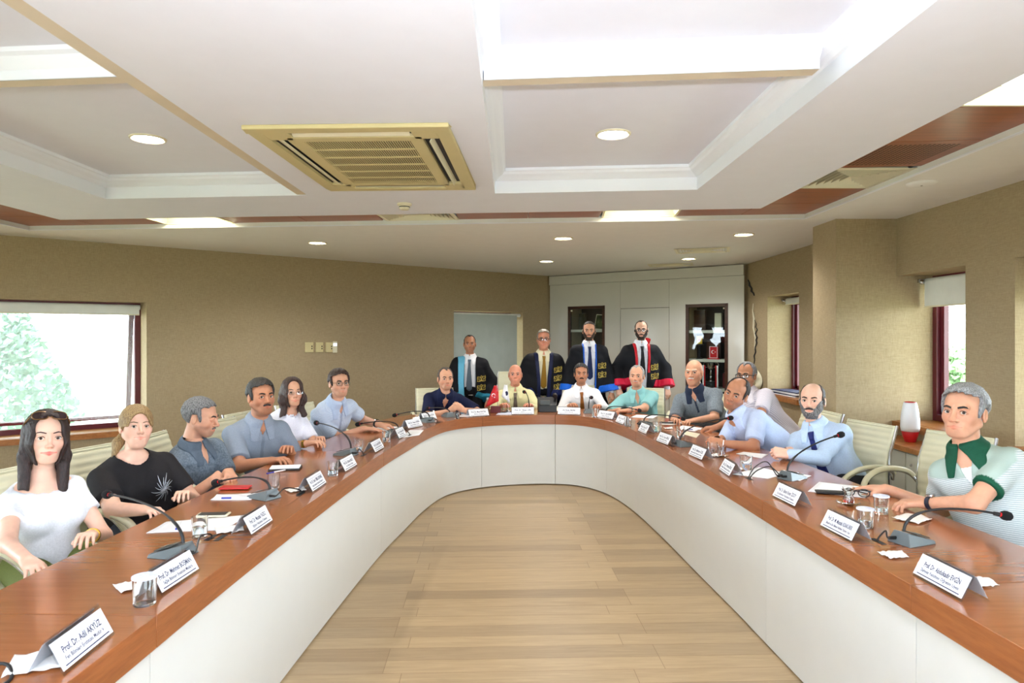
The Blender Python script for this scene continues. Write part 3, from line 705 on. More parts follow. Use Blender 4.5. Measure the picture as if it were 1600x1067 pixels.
# papers on the far sill
def bundle(x, y, z, w, d, n, label):
    e = empty('paper_stack', (x, y, z), 0.1, label, 'paper stack')
    for i in range(n):
        MB().box((random.uniform(-.01, .01), random.uniform(-.01, .01), .006 + i * .012), (w, d, .010), rz=random.uniform(-.06, .06)).build('folder', M['ink' if i % 3 == 1 else 'paper'], e, smooth=False)
bundle(3.44, 8.36, .864, .24, .62, 5, 'stack of white folders and papers on the narrow window sill')
# ================================================================ conference table
def catmull(pts, m=8):
    P = [Vector(p) for p in pts]; P = [P[0] * 2 - P[1]] + P + [P[-1] * 2 - P[-2]]; out = []
    for i in range(1, len(P) - 2):
        for k in range(m):
            t = k / m; a, b, c, d = P[i - 1], P[i], P[i + 1], P[i + 2]
            out.append(0.5 * ((2 * b) + (c - a) * t + (2 * a - 5 * b + 4 * c - d) * t * t + (3 * b - a - 3 * c + d) * t ** 3))
    out.append(P[-2]); return out
INN = [(-1.13, .3), (-1.09, 1.67), (-1.06, 2.7), (-1.0, 3.9), (-.93, 4.95), (-.856, 5.6), (-.77, 6.25), (-.62, 6.8), (-.306, 7.12), (.1, 7.27), (.46, 7.29), (.72, 7.18), (.93, 6.85), (1.07, 6.25), (1.16, 5.4), (1.215, 4.63), (1.27, 3.88), (1.29, 3.52), (1.36, 2.33), (1.40, 1.6), (1.46, .3)]
inner = catmull(INN, 8)
N_ = len(inner)
def nrm2(c, i):
    t = (c[min(i + 1, len(c) - 1)] - c[max(i - 1, 0)]).normalized(); return Vector((-t.y, t.x))
outer = [inner[i] + nrm2(inner, i) * (.63 + .10 * i / N_) for i in range(N_)]
back = [inner[i] + nrm2(inner, i) * .045 for i in range(N_)]
back2 = [inner[i] + nrm2(inner, i) * .070 for i in range(N_)]
def idx(px, py):
    g = Vector(G(px, py)); return min(range(N_), key=lambda i: (inner[i] - g).length)
cuts = [0, idx(245, 961), idx(592, 708), idx(754, 652), idx(868, 648.5), idx(946, 657), idx(993, 673), idx(1193, 781), idx(1424, 914), N_ - 1]
table = empty('conference_table', (0.1, 4.2, 0), 0, 'long U-shaped conference table with glossy cherry top and ivory front', 'table')
MT = Matrix.Translation((-.1, -4.2, 0))
# stepped outline: top 0.75, edge 0.10 thick on the inner side
for a_, b_ in zip(cuts[:-1], cuts[1:]):
    g = .0018
    def ring_(z, A, B):
        pts = []
        for i in range(a_, b_ + 1):
            p = A[i].copy()
            if i == a_: p += (A[i + 1] - A[i]).normalized() * g
            if i == b_: p -= (A[i] - A[i - 1]).normalized() * g
            pts.append(p)
        return pts
    I, O, K = ring_(0, inner, 0), ring_(0, outer, 0), ring_(0, back, 0)
    mb = MB(); n = len(I)
    prof = [[(I[i].x, I[i].y, .65), (I[i].x, I[i].y, .75), (O[i].x, O[i].y, .75), (O[i].x, O[i].y, .715), (K[i].x, K[i].y, .715), (K[i].x, K[i].y, .65)] for i in range(n)]
    mb.grid(prof, closed=True, M=MT); mb.add(prof[0], [tuple(range(6))], M=MT); mb.add(prof[-1], [tuple(range(5, -1, -1))], M=MT)
    for k_ in range(len(mb.f)):
        f_ = mb.f[k_]
    o = mb.build('tabletop', [M['tablewood'], M['tableedge']], table, bevel=.0015, angle=30)
    for p in o.data.polygons:
        if abs(p.normal.z) < .5 : p.material_index = 1
    # ivory front
    A, B = ring_(0, [inner[i] + nrm2(inner, i) * .02 for i in range(N_)], 0), ring_(0, back, 0)
    A = [Vector((q.x, q.y)) for q in A]
    mb = MB(); prof = [[(A[i].x, A[i].y, .012), (A[i].x, A[i].y, .65), (B[i].x, B[i].y, .65), (B[i].x, B[i].y, .012)] for i in range(n)]
    mb.grid(prof, closed=True, M=MT); mb.add(prof[0], [(0, 1, 2, 3)], M=MT); mb.add(prof[-1], [(3, 2, 1, 0)], M=MT)
    mb.build('front_panel', M['panel'], table, angle=30)
    mid = (a_ + b_) // 2; q = (inner[mid] * .45 + outer[mid] * .55)
    t_ = nrm2(inner, mid); mb = MB(); mb.box((q.x, q.y, .357), (.44, .04, .714), rz=math.atan2(t_.y, t_.x), M=MT); mb.build('leg_panel', M['panel'], table, smooth=False)
TT = .7505
def near_t(x, y):
    g = Vector((x, y)); i = min(range(N_), key=lambda i: (inner[i] - g).length)
    t = (inner[min(i + 1, N_ - 1)] - inner[max(i - 1, 0)]).normalized(); return i, t

# ---------------------------------------------------------------- name plates
NAMEPLATE = []
def text_mesh(body, size, mat, parent, M4, name='lettering', bold=0.0, sx=1.0):
    cu = bpy.data.curves.new('t', 'FONT'); cu.body = body; cu.size = size; cu.align_x = 'CENTER'; cu.align_y = 'CENTER'; cu.offset = bold; cu.resolution_u = 2
    o = bpy.data.objects.new('t', cu); COL.objects.link(o)
    bpy.context.view_layer.update()
    me = bpy.data.meshes.new_from_object(o.evaluated_get(bpy.context.evaluated_depsgraph_get()))
    bpy.data.objects.remove(o)
    me.transform(M4 @ Matrix.Diagonal((sx, 1, 1, 1)))
    me.materials.clear(); me.materials.append(mat)
    t = bpy.data.objects.new(name, me); COL.objects.link(t); t.parent = parent; return t
def plate(p0, p1, l1, l2, label, length=.24, h=.10, underline=True, glare=False):
    a = Vector(G(*p0, TT)); b = Vector(G(*p1, TT))
    c = (a + b) / 2; d = (b - a).normalized(); L = length
    ang = math.atan2(d.y, d.x)
    e = empty('name_plate', (c.x, c.y, TT), ang, label, 'name plate')
    # local: x along plate (left to right as read), front faces -y, leans back towards +y
    tl = math.radians(28); sz, cz = math.sin(tl), math.cos(tl); th = .0025
    ry, rz = h * sz, h * cz
    mb = MB()
    for x in (0,):
        prof = [(0, 0), (ry, rz), (2 * ry, 0), (2 * ry - th, 0), (ry, rz - th * 2), (th, 0)]
        rows = [[(x_, p[0], p[1]) for p in prof] for x_ in (-L / 2, L / 2)]
        mb.grid(rows, closed=True); mb.add(rows[0], [tuple(range(6))]); mb.add(rows[1], [tuple(range(5, -1, -1))])
    mb.build('acrylic_stand', M['acryl'], e, smooth=False)
    # front frame of local card plane: origin at bottom edge centre, X right, Y up along slope, Z outwards
    Fm = Matrix(((1, 0, 0, 0), (0, sz, -cz, 0), (0, cz, sz, 0), (0, 0, 0, 1)))
    Bm = Matrix(((-1, 0, 0, 0), (0, -sz, cz, 2 * ry), (0, cz, sz, 0), (0, 0, 0, 1)))
    for Q, nm in ((Fm, 'card'), (Bm, 'back_card')):
        MB().box((0, h * .47, .0012), (L - .008, h * .76, .0008), M=Q).build(nm, M['paper'], e, smooth=False)
    n1 = len(l1); text_mesh(l1, h * .25, M['ink'], e, Fm @ Matrix.Translation((0, h * .54, .002)), bold=.0006, sx=min(1.0, (L * .86) / (n1 * h * .25 * .53)))
    if l2: n2 = len(l2); text_mesh(l2, h * .155, M['ink'], e, Fm @ Matrix.Translation((0, h * .325, .002)), bold=.0003, sx=min(1.0, (L * .82) / (n2 * h * .13 * .53)))
    ln = MB(); ln.box((0, h * .17, .0020), (L * .84, h * .034, .0006), M=Fm)
    ln.build('underline', M['ink'], e, smooth=False)
    ln = MB(); ln.box((0, h * .72, .0018), (L * .84, h * .05, .0006), M=Fm); ln.build('header_band', plain('pale_grey_print', (206, 208, 218), .7), e, smooth=False)
    return e
plate((100, 1056), (180, 990), 'Prof. Dr. Adil AKYÜZ', 'Fen Bilimleri Enstitüsü Müdür V.', 'big name plate closest to the camera along the diagonal-wall table arm')
plate((255, 930), (312, 892), 'Prof. Dr. Mehmet BOŞMAN', 'Sağlık Bilimleri Enstitüsü Müdürü', 'name plate beside a water glass in front of the first bent microphone')
plate((394, 838), (427, 815), 'Prof. Dr. Mustafa YAZICI', 'Eğitim Fakültesi Dekanı', 'name plate standing by the table slot in front of the red phone', .235)
plate((487, 772), (513, 754), 'Prof. Dr. İsmet TEMEL KORKMAZ', 'Güzel Sanatlar Fakültesi Dekanı V.', 'name plate between the plastic cup and the water tumbler before the moustached man')
plate((539.5, 739), (559.5, 727), 'Prof. Dr. Gürkan BALCI', 'Fen Fakültesi Dekanı', 'name plate before the microphone pointing to the woman in the lace top', .235)
plate((586, 709), (602, 699.5), 'Prof. Dr. İsmail ERDEM', 'Spor Bilimleri Fakültesi Dekanı', 'name plate between two tumblers before the man in pale blue checks', .235)
plate((624, 686.5), (636.5, 680), 'Doç. Dr. Hakan KARA', 'Orman Fakültesi', 'small cream name plate just before the table bends', .22)
plate((637, 671), (662.5, 665.5), 'Prof. Dr. Hasan AKBEN', 'Ziraat Fakültesi Dekanı', 'name plate at the table bend lying over a white sheet', .24)
plate((663, 658.5), (683, 655), 'Prof. Dr. Ahmet KAYA', 'Tıp Fakültesi', 'name plate half hidden behind the grey microphone base at the bend', .22)
plate((734, 652), (764.5, 650), 'Prof. Dr. Mesut BAYSAL', 'Rektör Yardımcısı', 'name plate beside the red desk flag with a shiny glare', .235)
plate((799.5, 648.3), (835, 648), 'Prof. Dr. Niyazi CAN', 'Rektör', 'name plate in front of the bald man in the pale yellow shirt', .245)
plate((871.5, 648), (906, 648.8), 'Ali Rıza BERK', 'Genel Sekreter', 'name plate in front of the man with the brown tie', .245)
plate((932, 652.5), (957, 656.2), 'Prof. Dr. İrfan ERSİN', 'Rektör Yardımcısı', 'name plate standing beside the tall tumbler before the man in the aqua polo', .235)
plate((961, 659.5), (973, 664), 'Prof. Dr. Ali AR', 'Dekan', 'small name plate right behind the aqua polo man\'s name plate', .22)
plate((996, 673.5), (1008.5, 679), 'Prof. Dr. Orhan ÇOT', 'Mimarlık Fakültesi', 'name plate beside a clear cup where the table straightens again', .22)
plate((1025, 689.5), (1042.5, 696.5), 'Prof. Dr. Cem GENÇ', 'İlahiyat Fakültesi Dekanı', 'name plate just before the microphone that leans to the leaning man', .235)
plate((1075, 711), (1095.5, 720), 'Prof. Dr. Mehmet ÖZEL', 'Mühendislik Fakültesi Dekanı', 'name plate between the grey microphone base and the tulip tea glass', .235)
plate((1122, 734), (1139.5, 746.5), 'Doç. Dr. Ahmet İRAZ', 'Meslek Yüksekokulu Müdürü', 'name plate in front of the clear cup beside the looped black cables', .22)
plate((1205, 775.5), (1242, 794), 'Prof. Dr. Bülent Kenan İZGÖY', 'Tıp Bilimleri Fakültesi Dekanı', 'name plate in front of the microphone with two looped cables', .24)
plate((1281, 823), (1329, 848), 'Prof. Dr. M. Mustafa KISAKÜREK', 'İktisadi ve İdari Bilimler Fakültesi Öğretim Üyesi', 'name plate in front of the tea glass and folded eyeglasses', .245)
plate((1425, 898), (1501, 940), 'Prof. Dr. Abdulkadir EVGİN', 'İlahiyat Fakültesi Öğretim Üyesi', 'big name plate closest to the camera along the window-side table arm', .25)

# ---------------------------------------------------------------- microphones
def mic(base, rz, head, bow, label, cable=None, loops=1):
    """base: xy on the table, rz: where its sloping front points, head: world point of the foam"""
    e = empty('microphone', (base[0], base[1], TT), rz, label, 'microphone')
    b = MB()      # wedge base, low lip to +y
    w_, l_ = .055, .075
    v = [(-w_, -l_, 0), (w_, -l_, 0), (w_ * .9, l_, 0), (-w_ * .9, l_, 0), (-w_ * .62, -l_ * .8, .052), (w_ * .62, -l_ * .8, .052), (w_ * .82, l_ * .96, .014), (-w_ * .82, l_ * .96, .014)]
    b.add(v, [(0, 3, 2, 1), (4, 5, 6, 7), (0, 1, 5, 4), (1, 2, 6, 5), (2, 3, 7, 6), (3, 0, 4, 7)])
    b.build('base', M['micgrey'], e, smooth=False, bevel=.003)
    sl_ = math.atan2(.052 - .014, l_ * 1.76); T = Matrix.Translation((0, .02, .0365)) @ Matrix.Rotation(-sl_, 4, 'X')
    k = MB(); k.box((0, 0, -.002), (.072, .075, .004), M=T); k.build('key_panel', M['micdark'], e, smooth=False, bevel=.001)
    k = MB(); k.box((0, .012, .002), (.030, .014, .003), M=T); k.build('talk_button', M['chrome'], e, smooth=False, bevel=.001)
    inv = (Matrix.Translation((base[0], base[1], TT)) @ Matrix.Rotation(rz, 4, 'Z')).inverted()
    H = inv @ Vector(head); r0 = Vector((0, -.045, .05))
    mid = r0 + Vector((0, 0, bow)); pts = []
    for i in range(15):
        t = i / 14; pts.append((1 - t) ** 3 * r0 + 3 * (1 - t) ** 2 * t * mid + 3 * (1 - t) * t * t * (mid * .35 + H * .65 + Vector((0, 0, bow * .12))) + t ** 3 * H)
    MB().tube(pts, [.0062] * 5 + [.0045] * 10, 10).build('gooseneck', M['black'], e)
    d = (pts[-1] - pts[-3]).normalized(); q = d.to_track_quat('Z', 'Y').to_matrix().to_4x4()
    Tm = Matrix.Translation(H) @ q
    MB().lathe([(.008, -.03), (.0085, -.012), (.0085, -.006)], 14, M=Tm).build('capsule', M['black'], e)
    MB().lathe([(.0085, -.009), (.0092, -.006), (.0085, -.002)], 14, M=Tm).build('light_ring', M['red'], e)
    MB().lathe([(.001, -.004), (.014, -.002), (.019, .008), (.0195, .02), (.016, .033), (.008, .040), (.001, .041)], 18, M=Tm).build('windscreen', M['foam'], e)
    if cable is not None:
        C = inv @ Vector((cable[0], cable[1], TT)); C.z = .0
        for j in range(loops):
            s0 = Vector((-.02 + .03 * j, -.075, .022)); C2 = C + Vector((.012 * j, 0, 0))
            up_ = .09 - .025 * j if loops > 1 else .035
            pts = [s0, s0 + Vector((0, -.035, .004)), (s0 * .6 + C2 * .4) + Vector((0, -.01, up_)), (s0 * .2 + C2 * .8) + Vector((0, 0, up_ * .75)), C2 + Vector((0, .0, .012)), C2 - Vector((0, 0, .002))]
            pp = catmull(pts, 6); MB().tube(pp, .0035, 8).build('cable', M['black'], e)
            MB().tube([s0 + Vector((0, .01, 0)), s0 + Vector((0, -.028, .003))], [.0075, .006], 10).build('plug', M['black'], e)
    return e
def slot(px, py, w_=.085, rz=None):
    x, y = G(px, py, TT); i, t = near_t(x, y)
    mb = MB(); mb.box((0, 0, .0006), (w_, .022, .0016)); o = mb.build('cable_slot', M['dark'], None, smooth=False, label=None)
    o.parent = table; o.location = (x - .1, y - 4.2, TT); o.rotation_euler = (0, 0, math.atan2(t.y, t.x) if rz is None else rz); return x, y
mic(G(270, 868), math.radians(80), (-1.76, 2.98, .905), .12, 'bent microphone nearest the woman with sunglasses on her head', slot(330, 840))
slot(345, 840); slot(470, 772)
mic(G(412, 778), math.radians(62), (-1.585, 3.68, .810), .09, 'low bent microphone pointing at the woman in black beside the red phone', slot(470, 770))
mic(G(540, 711), math.radians(70), (-1.50, 5.26, .925), .12, 'microphone leaning up toward the moustached man and the woman in white', slot(568, 711))
mic(G(616, 677), math.radians(60), (-1.34, 6.0, .822), .08, 'microphone lying low before the man in glasses and pale blue shirt', slot(640, 680))
mic(G(667, 659), math.radians(40), (-1.13, 6.67, .825), .09, 'microphone with cable hub at the table bend', slot(684, 660), 1)
mic(G(700, 651), math.radians(30), (-.88, 7.25, .83), .05, 'microphone beside the small tumbler in front of the man in the navy polo')
mic((.19, 7.58), math.radians(0), (.145, 7.62, .965), .12, 'upright microphone in front of the bald man in the yellow shirt')
mic(G(919, 645), math.radians(0), (.865, 7.5, .918), .10, 'upright microphone before the man with the brown tie')
mic((1.02, 7.28), math.radians(-30), (1.33, 7.22, .812), .08, 'microphone bent low toward the man in the aqua polo')
mic((1.27, 6.40), math.radians(-60), (1.56, 6.30, .835), .09, 'microphone bent low toward the bald man with the white moustache', slot(1003, 668))
mic(G(1071, 697), math.radians(-75), (1.68, 5.3, .957), .10, 'microphone rising between the two men in pale blue', slot(1050, 697))
mic(G(1238, 748), math.radians(-60), (1.96, 4.1, 1.0), .10, 'tall microphone with two looped cables before the man in the blue tie', slot(1170, 748), 2)
mic(G(1425, 848), math.radians(-70), (1.965, 2.74, .88), .12, 'grey microphone bent toward the man in the green collared polo', slot(1372, 846))

# ---------------------------------------------------------------- glasses, cups
M['water'] = glass('drinking_water', (235, 245, 250), 0, 1.33)
M['tea'] = glass('black_tea', (190, 60, 20), 0, 1.33)
M['wrap'] = plain('blue_white_paper_cover', (212, 218, 236), .7, var=.2, scale=90)
def tumbler(px, py, label, r=.033, h=.085, cover=True, fill=.0, name='water_glass'):
    x, y = G(px, py, TT)
    e = empty(name, (x, y, TT), random.random(), label, 'glass')
    MB().lathe([(.001, 0), (r * .86, 0), (r * .92, .004), (r, h), (r - .0025, h), (r * .88 - .002, .010), (.001, .010)], 24).build('glass_body', M['tumbler'], e)
    if fill: MB().lathe([(.001, .0105), (r * .86 - .002, .0105), (r * .88 + r * .1 * fill - .003, h * fill), (.001, h * fill)], 20).build('water', M['water'], e)
    if cover:
        mb = MB(); pr = [(.001, h + .002), (r * .75, h + .003), (r + .0015, h + .0005), (r + .0018, h - .005)]
        mb.lathe(pr, 24); o = mb.build('paper_cover', M['wrap'], e, solid=.0006)
    return e
tumbler(226, 944, 'covered water glass beside the second name plate on the table arm near the women', .036, .09)
tumbler(312, 838, 'water glass on the sheets in front of the woman in black', .033, .085, False, .5)
tumbler(428, 763, 'clear plastic cup behind the microphone near the red phone', .033, .08, False)
tumbler(520, 743, 'water glass between two name plates before the moustached man', .034, .085, False, .4)
tumbler(560, 705, 'water glass just behind the microphone base before the woman in the lace top', .034, .085, False, .4)
tumbler(604, 690, 'water glass beside the name plate before the table bend', .034, .085, False, .4)
tumbler(714, 654.3, 'small clear glass in front of the navy polo man', .028, .07, False)
tumbler(930, 651.5, 'tall clear glass beside the brown tie man\'s microphone', .036, .09, False)
tumbler(981, 666, 'clear glass behind the small name plate of the aqua polo man', .034, .085, False)
tumbler(1027, 675, 'wide clear cup with a paper inside before the white moustached man', .040, .09, False)
tumbler(1063, 683, 'clear cup beside the microphone base of the leaning man', .034, .09, False)
tumbler(1113, 709, 'clear cup beside the tulip tea glass and white tissue', .036, .085, False)
tumbler(1166, 733, 'wide clear cup beside the looped black cables', .040, .085, False, .4)
tumbler(1377, 802, 'water glass with paper cover before the hand of the watch wearer', .034, .085, True, .35)
tumbler(1352, 824, 'water glass hidden behind the name plate next to the tea glass', .035, .085, True, .4)
def tulip(px, py, label, tea=True, spoon=False):
    x, y = G(px, py, TT); e = empty('tea_glass', (x, y, TT), 0, label, 'tea glass')
    MB().lathe([(.001, .001), (.03, .002), (.052, .010), (.056, .013), (.054, .015), (.03, .006), (.001, .005)], 28).build('saucer', M['tumbler'], e)
    pr = [(.001, .006), (.020, .006), (.026, .014), (.026, .028), (.019, .048), (.020, .062), (.029, .086)]
    MB().lathe(pr + [(r - .002, max(z, .010)) for r, z in pr[:0:-1]] + [(.001, .011)], 28).build('glass_body', M['tumbler'], e)
    if tea: MB().lathe([(.001, .0115), (.0225, .0120), (.0235, .020), (.0235, .026), (.001, .026)], 24).build('tea', M['tea'], e)
    if spoon: MB().tube([(0, 0, .014), (.012, .006, .06), (.020, .010, .115)], [.004, .0018, .003], 8).build('teaspoon', M['chrome'], e)
    return e
tulip(1326, 788, 'tulip tea glass with a little red tea on a saucer beside folded eyeglasses')
tulip(1127, 714, 'empty tulip tea glass with a spoon on a clear saucer', False, True)
tulip(787, 644.5, 'tulip tea glass beside the small white desk flag', False)

# ---------------------------------------------------------------- paper, tissues, phones, pens
def sheet(corners, label, name='paper_sheet', n=1, mat='paper', z=0.0, lines=False, curl=0.0):
    P = [Vector(G(px, py, TT)) for px, py in corners]; c = sum(P, Vector((0, 0))) / len(P)
    o = None; e = None
    for k in range(n):
        mb = MB(); R = Matrix.Rotation(.05 * k, 2); rows = []
        if len(P) == 4:
            m_ = 8
            for i in range(m_ + 1):
                row = []
                for j in range(m_ + 1):
                    a, b = i / m_, j / m_
                    q = R @ ((P[0] * (1 - a) * (1 - b) + P[1] * (1 - a) * b + P[2] * a * b + P[3] * a * (1 - b)) - c)
                    row.append((q.x, q.y, .0008 + .0012 * k + curl * (max(0, a - .6) ** 2 + max(0, .3 - b) ** 2) + .0003 * math.sin(9 * a + 5 * b)))
                rows.append(row)
            mb.grid(rows)
        else:
            mb.add([tuple(R @ (p - c)) + (.0012,) for p in P], [tuple(range(len(P)))])
        if n == 1:
            o = mb.build(name, M[mat], None, solid=.0007, label=label, cat=name.replace('_', ' ')); o.location = (c.x, c.y, TT + z); return o
        if e is None: e = empty(name, (c.x, c.y, TT + z), 0, label, name.replace('_', ' '))
        mb.build('sheet', M[mat], e, solid=.0007)
    return e
def napkin(cx, cy, s, rz, label):
    x, y = G(cx, cy, TT); mb = MB(); m_ = 10; rows = []
    for i in range(m_ + 1):
        rows.append([((i / m_ - .5) * s, (j / m_ - .5) * s * .9, .003 + .004 * abs(math.sin(i * .9 + j * .5)) + .004 * random.random() + .01 * (i / m_) * (1 - abs(2 * j / m_ - 1))) for j in range(m_ + 1)])
    mb.grid(rows); o = mb.build('napkin', M['tissue'], None, solid=.0012, label=label, cat='napkin'); o.location = (x, y, TT); o.rotation_euler = (0, 0, rz); return o
napkin(60, 1037, .13, .4, 'white paper napkin behind the biggest name plate near the women')
napkin(208, 917, .10, .8, 'white napkin corner beside the covered water glass near the women')
napkin(358, 829, .11, .5, 'white napkin under the name plate by the table slot')
napkin(462, 767, .09, .7, 'cream napkin beside the cable slot before the moustached man')
napkin(1425, 812, .13, .6, 'crumpled white napkin lying alone before the man with the watch')
napkin(1395, 869 , .08, .2, 'white napkin peeping from behind the name plate next to the tea glass')
napkin(1528, 912, .09, .2, 'white napkin behind the biggest name plate on the window side')
napkin(1118, 713, .08, .9, 'white napkin beside the empty tulip tea glass')
napkin(1044, 664 + 6, .07, .1, 'white tissue inside the row of cups near the white moustached man')
sheet([(228, 833), (352, 828), (385, 806), (262, 815)], 'two white sheets under the glass before the woman in black', n=2)
sheet([(328, 782), (392, 781), (404, 772), (340, 774)], 'folded white booklet with a blue pen on it before the grey polo man', 'booklet', n=2, curl=.02)
sheet([(1145, 741), (1200, 748), (1232, 740), (1186, 730)], 'white sheet under the looped cables beside the tall microphone')
sheet([(1205, 741), (1250, 752), (1268, 744), (1225, 735)], 'white sheet beneath the tall microphone base', z=.002)
sheet([(1262, 768), (1352, 778), (1360, 762), (1280, 753)], 'printed white sheet under the fingers of the green collar polo man')
sheet([(1150, 709), (1190, 716), (1200, 710), (1162, 706)], 'white sheet under the clasped hands of the blue tie man')
sheet([(1055, 675), (1088, 684), (1094, 678), (1062, 671)], 'cream sheet beside the clasped hands of the leaning man', mat='creamw')
sheet([(1058, 669), (1085, 674), (1098, 669), (1068, 665)], 'white booklet with a purple edge under the hand of the man in glasses', 'booklet', n=2)
sheet([(1032, 663), (1060, 663.5), (1072, 659.5), (1045, 658.5)], 'white sheet with a dark phone before the white moustached man')
sheet([(985, 652), (1020, 653.5), (1028, 649.5), (995, 648)], 'white sheet under the microphone of the aqua polo man')
sheet([(572, 672), (612, 674), (622, 667), (586, 666)], 'white printed programme before the man in glasses and pale blue shirt', n=2)
sheet([(626, 684), (655, 680), (662, 672), (640, 672)], 'white sheet under the name plate at the table bend')
sheet([(716, 651), (738, 651), (740, 647), (722, 647)], 'white sheet before the clasped hands of the navy polo man')
sheet([(775, 648), (800, 648), (800, 644), (780, 644)], 'blue and white leaflet between the desk flags', mat='wrap')
sheet([(858, 642), (905, 642), (900, 637), (868, 637)], 'pink folder sheet before the brown tie man', mat='tissue')
def phone(px, py, rz, label, mat, w_=.07, l_=.145, name='phone', face='black'):
    x, y = G(px, py, TT); e = empty(name, (x, y, TT + .0025), rz, label, 'phone')
    MB().box((0, 0, .005), (l_, w_, .009)).build('body', M[mat], e, bevel=.004, seg=3)
    MB().box((0, 0, .0098), (l_ * .86, w_ * .84, .0006)).build('screen', M[face], e, smooth=False); return e
phone(368, 763.5, math.radians(5), 'bright red phone lying before the grey polo man', 'red', .08, .16, face='red')
phone(333, 806.5, math.radians(5), 'white phone lying on the sheets before the woman in black', 'creamw')
phone(1297, 771, math.radians(-15), 'dark phone half under the eyeglasses beside the tea glass', 'black')
phone(1046, 661.5, 0, 'slim dark phone on the sheet before the white moustached man', 'black')
x, y = G(446, 733, TT); e = empty('notebook', (x, y, TT), math.radians(8), 'black notebook with white papers inside before the moustached man', 'notebook')
MB().box((0, 0, .006), (.19, .12, .012)).build('cover', M['black'], e, bevel=.002); MB().box((0, .003, .014), (.18, .11, .006), rz=.06).build('page_block', M['paper'], e, smooth=False)
M['bluepen'] = plain('blue_pen_plastic', (30, 50, 160), .35)
def pen(px, py, rz, label, z=.006):
    x, y = G(px, py, TT); e = empty('pen', (x, y, TT + z), rz, label, 'pen')
    MB().tube([(-.065, 0, 0), (.045, 0, 0), (.062, 0, 0), (.07, 0, 0)], [.0042, .0042, .003, .0008], 10).build('barrel', M['paper'], e)
    MB().tube([(-.07, 0, 0), (-.02, 0, 0)], .0048, 10).build('cap', M['bluepen'], e); return e
pen(279, 822, 1.9, 'short blue pen standing out on the white sheets before the woman in black'); pen(368, 779.5, .1, 'blue and white pen beside the folded booklet')
pen(1086, 672, -.2, 'blue pen on the booklet under the hand of the man in glasses'); pen(432, 742, 1.0, 'blue pen inside the clear plastic cup behind the microphone', .02)
# folded eyeglasses
x, y = G(1338, 776, TT)
e = empty('eyeglasses', (x, y, TT), math.radians(-25), 'folded black eyeglasses lying behind the tea glass', 'eyeglasses')
for s in (-1, 1):
    pts = [(s * .036 + .027 * math.cos(q), 0, .022 + .020 * math.sin(q)) for q in [2 * PI * i / 20 for i in range(21)]]
    MB().tube(pts, .0026, 8).build('rim', M['black'], e)
    MB().add([(s * .036 + .027 * math.cos(q), 0, .022 + .020 * math.sin(q)) for q in [2 * PI * i / 20 for i in range(20)]], [tuple(range(20))]).build('lens', M['glass'], e, smooth=False)
    MB().tube([(s * .064, 0, .03), (s * .068, .02, .03), (s * .02, .045 + .008 * s, .026), (s * -.055, .05 + .008 * s, .012)], .0028, 8).build('temple', M['black'], e)
MB().tube([(-.009, 0, .026), (0, 0, .030), (.009, 0, .026)], .0026, 8).build('bridge', M['black'], e)
# desk phone
e = empty('desk_telephone', (.395, 7.62, TT), 0, 'black office desk telephone at the head of the table', 'telephone')
T = Matrix.Translation((0, .02, .09)) @ Matrix.Rotation(math.radians(-52), 4, 'X')
b = MB(); b.add([(-.10, -.07, 0), (.10, -.07, 0), (.11, .10, 0), (-.11, .10, 0), (-.10, -.05, .08), (.10, -.05, .08), (.11, .05, .16), (-.11, .05, .16)], [(0, 3, 2, 1), (4, 5, 6, 7), (0, 1, 5, 4), (1, 2, 6, 5), (2, 3, 7, 6), (3, 0, 4, 7)])
b.build('body', M['black'], e, smooth=False, bevel=.006)
h_ = MB(); h_.tube([(.085, -.03, .17), (.095, 0, .185), (.095, .05, .185), (.085, .08, .175)], [.026, .017, .017, .026], 14); h_.build('handset', M['black'], e)
MB().box((-.03, -.06, .105), (.11, .02, .05)).build('display_hood', M['micdark'], e, smooth=False, bevel=.003)
# desk flags
def flag(x, y, label, mat, mark):
    e = empty('desk_flag', (x, y, TT), 0, label, 'flag')
    if mark == 'crescent':
        MB().box((.03, .02, .035), (.11, .08, .07)).build('base', M['darkred'], e, smooth=False, bevel=.004)
    else: MB().lathe([(.04, 0), (.04, .01), (.01, .02), (.004, .03)], 20).build('base', M['chrome'], e)
    top = Vector((.045 if mark == 'crescent' else -.02, 0, .31)); MB().tube([(.055 if mark == 'crescent' else .004, 0, .02), top], .003, 8).build('pole', M['chrome'], e)
    rows = []
    n_ = 10
    for i in range(n_ + 1):
        t = i / n_; a0 = top + Vector((.0, -.004, -.01)) + Vector((.0, 0, -.17)) * 0
        if mark == 'crescent': L = top + Vector((-.03 - .10 * t, -.006 + .012 * math.sin(t * 6), -.01 - .24 * t)); R = top + Vector((.006 + .014 * math.sin(t * 2), -.012 + .01 * math.cos(t * 5), -.012 - .17 * t))
        else: L = top + Vector((-.02 - .03 * t, -.006 + .01 * math.sin(t * 6), -.01 - .13 * t)); R = top + Vector((.012 + .03 * t, -.01, -.012 - .20 * t))
        rows.append([tuple(L.lerp(R, j / 6) + Vector((0, .010 * math.sin(j * 1.3 + t * 3), 0))) for j in range(7)])
    MB().grid(rows).build('cloth', M[mat], e, solid=.0012)
    mk = MB()
    if mark == 'crescent':
        Mx = Matrix.Translation(top + Vector((-.038, -.022, -.115))) @ Matrix.Rotation(math.radians(62), 4, 'Y')
        crescent(mk, 0, 0, .020, 0, Mx); star(mk, .026, 0, .009, 0, PI, Mx); mk.build('crescent', M['paper'], e, smooth=False, solid=.001)
    else:
        mk.ball(top + Vector((.004, -.014, -.105)), (.018, .003, .026)); mk.build('emblem', M['ink'], e)
flag(-.21, 7.50, 'small red flag with white crescent on a dark red desk stand', 'red', 'crescent')
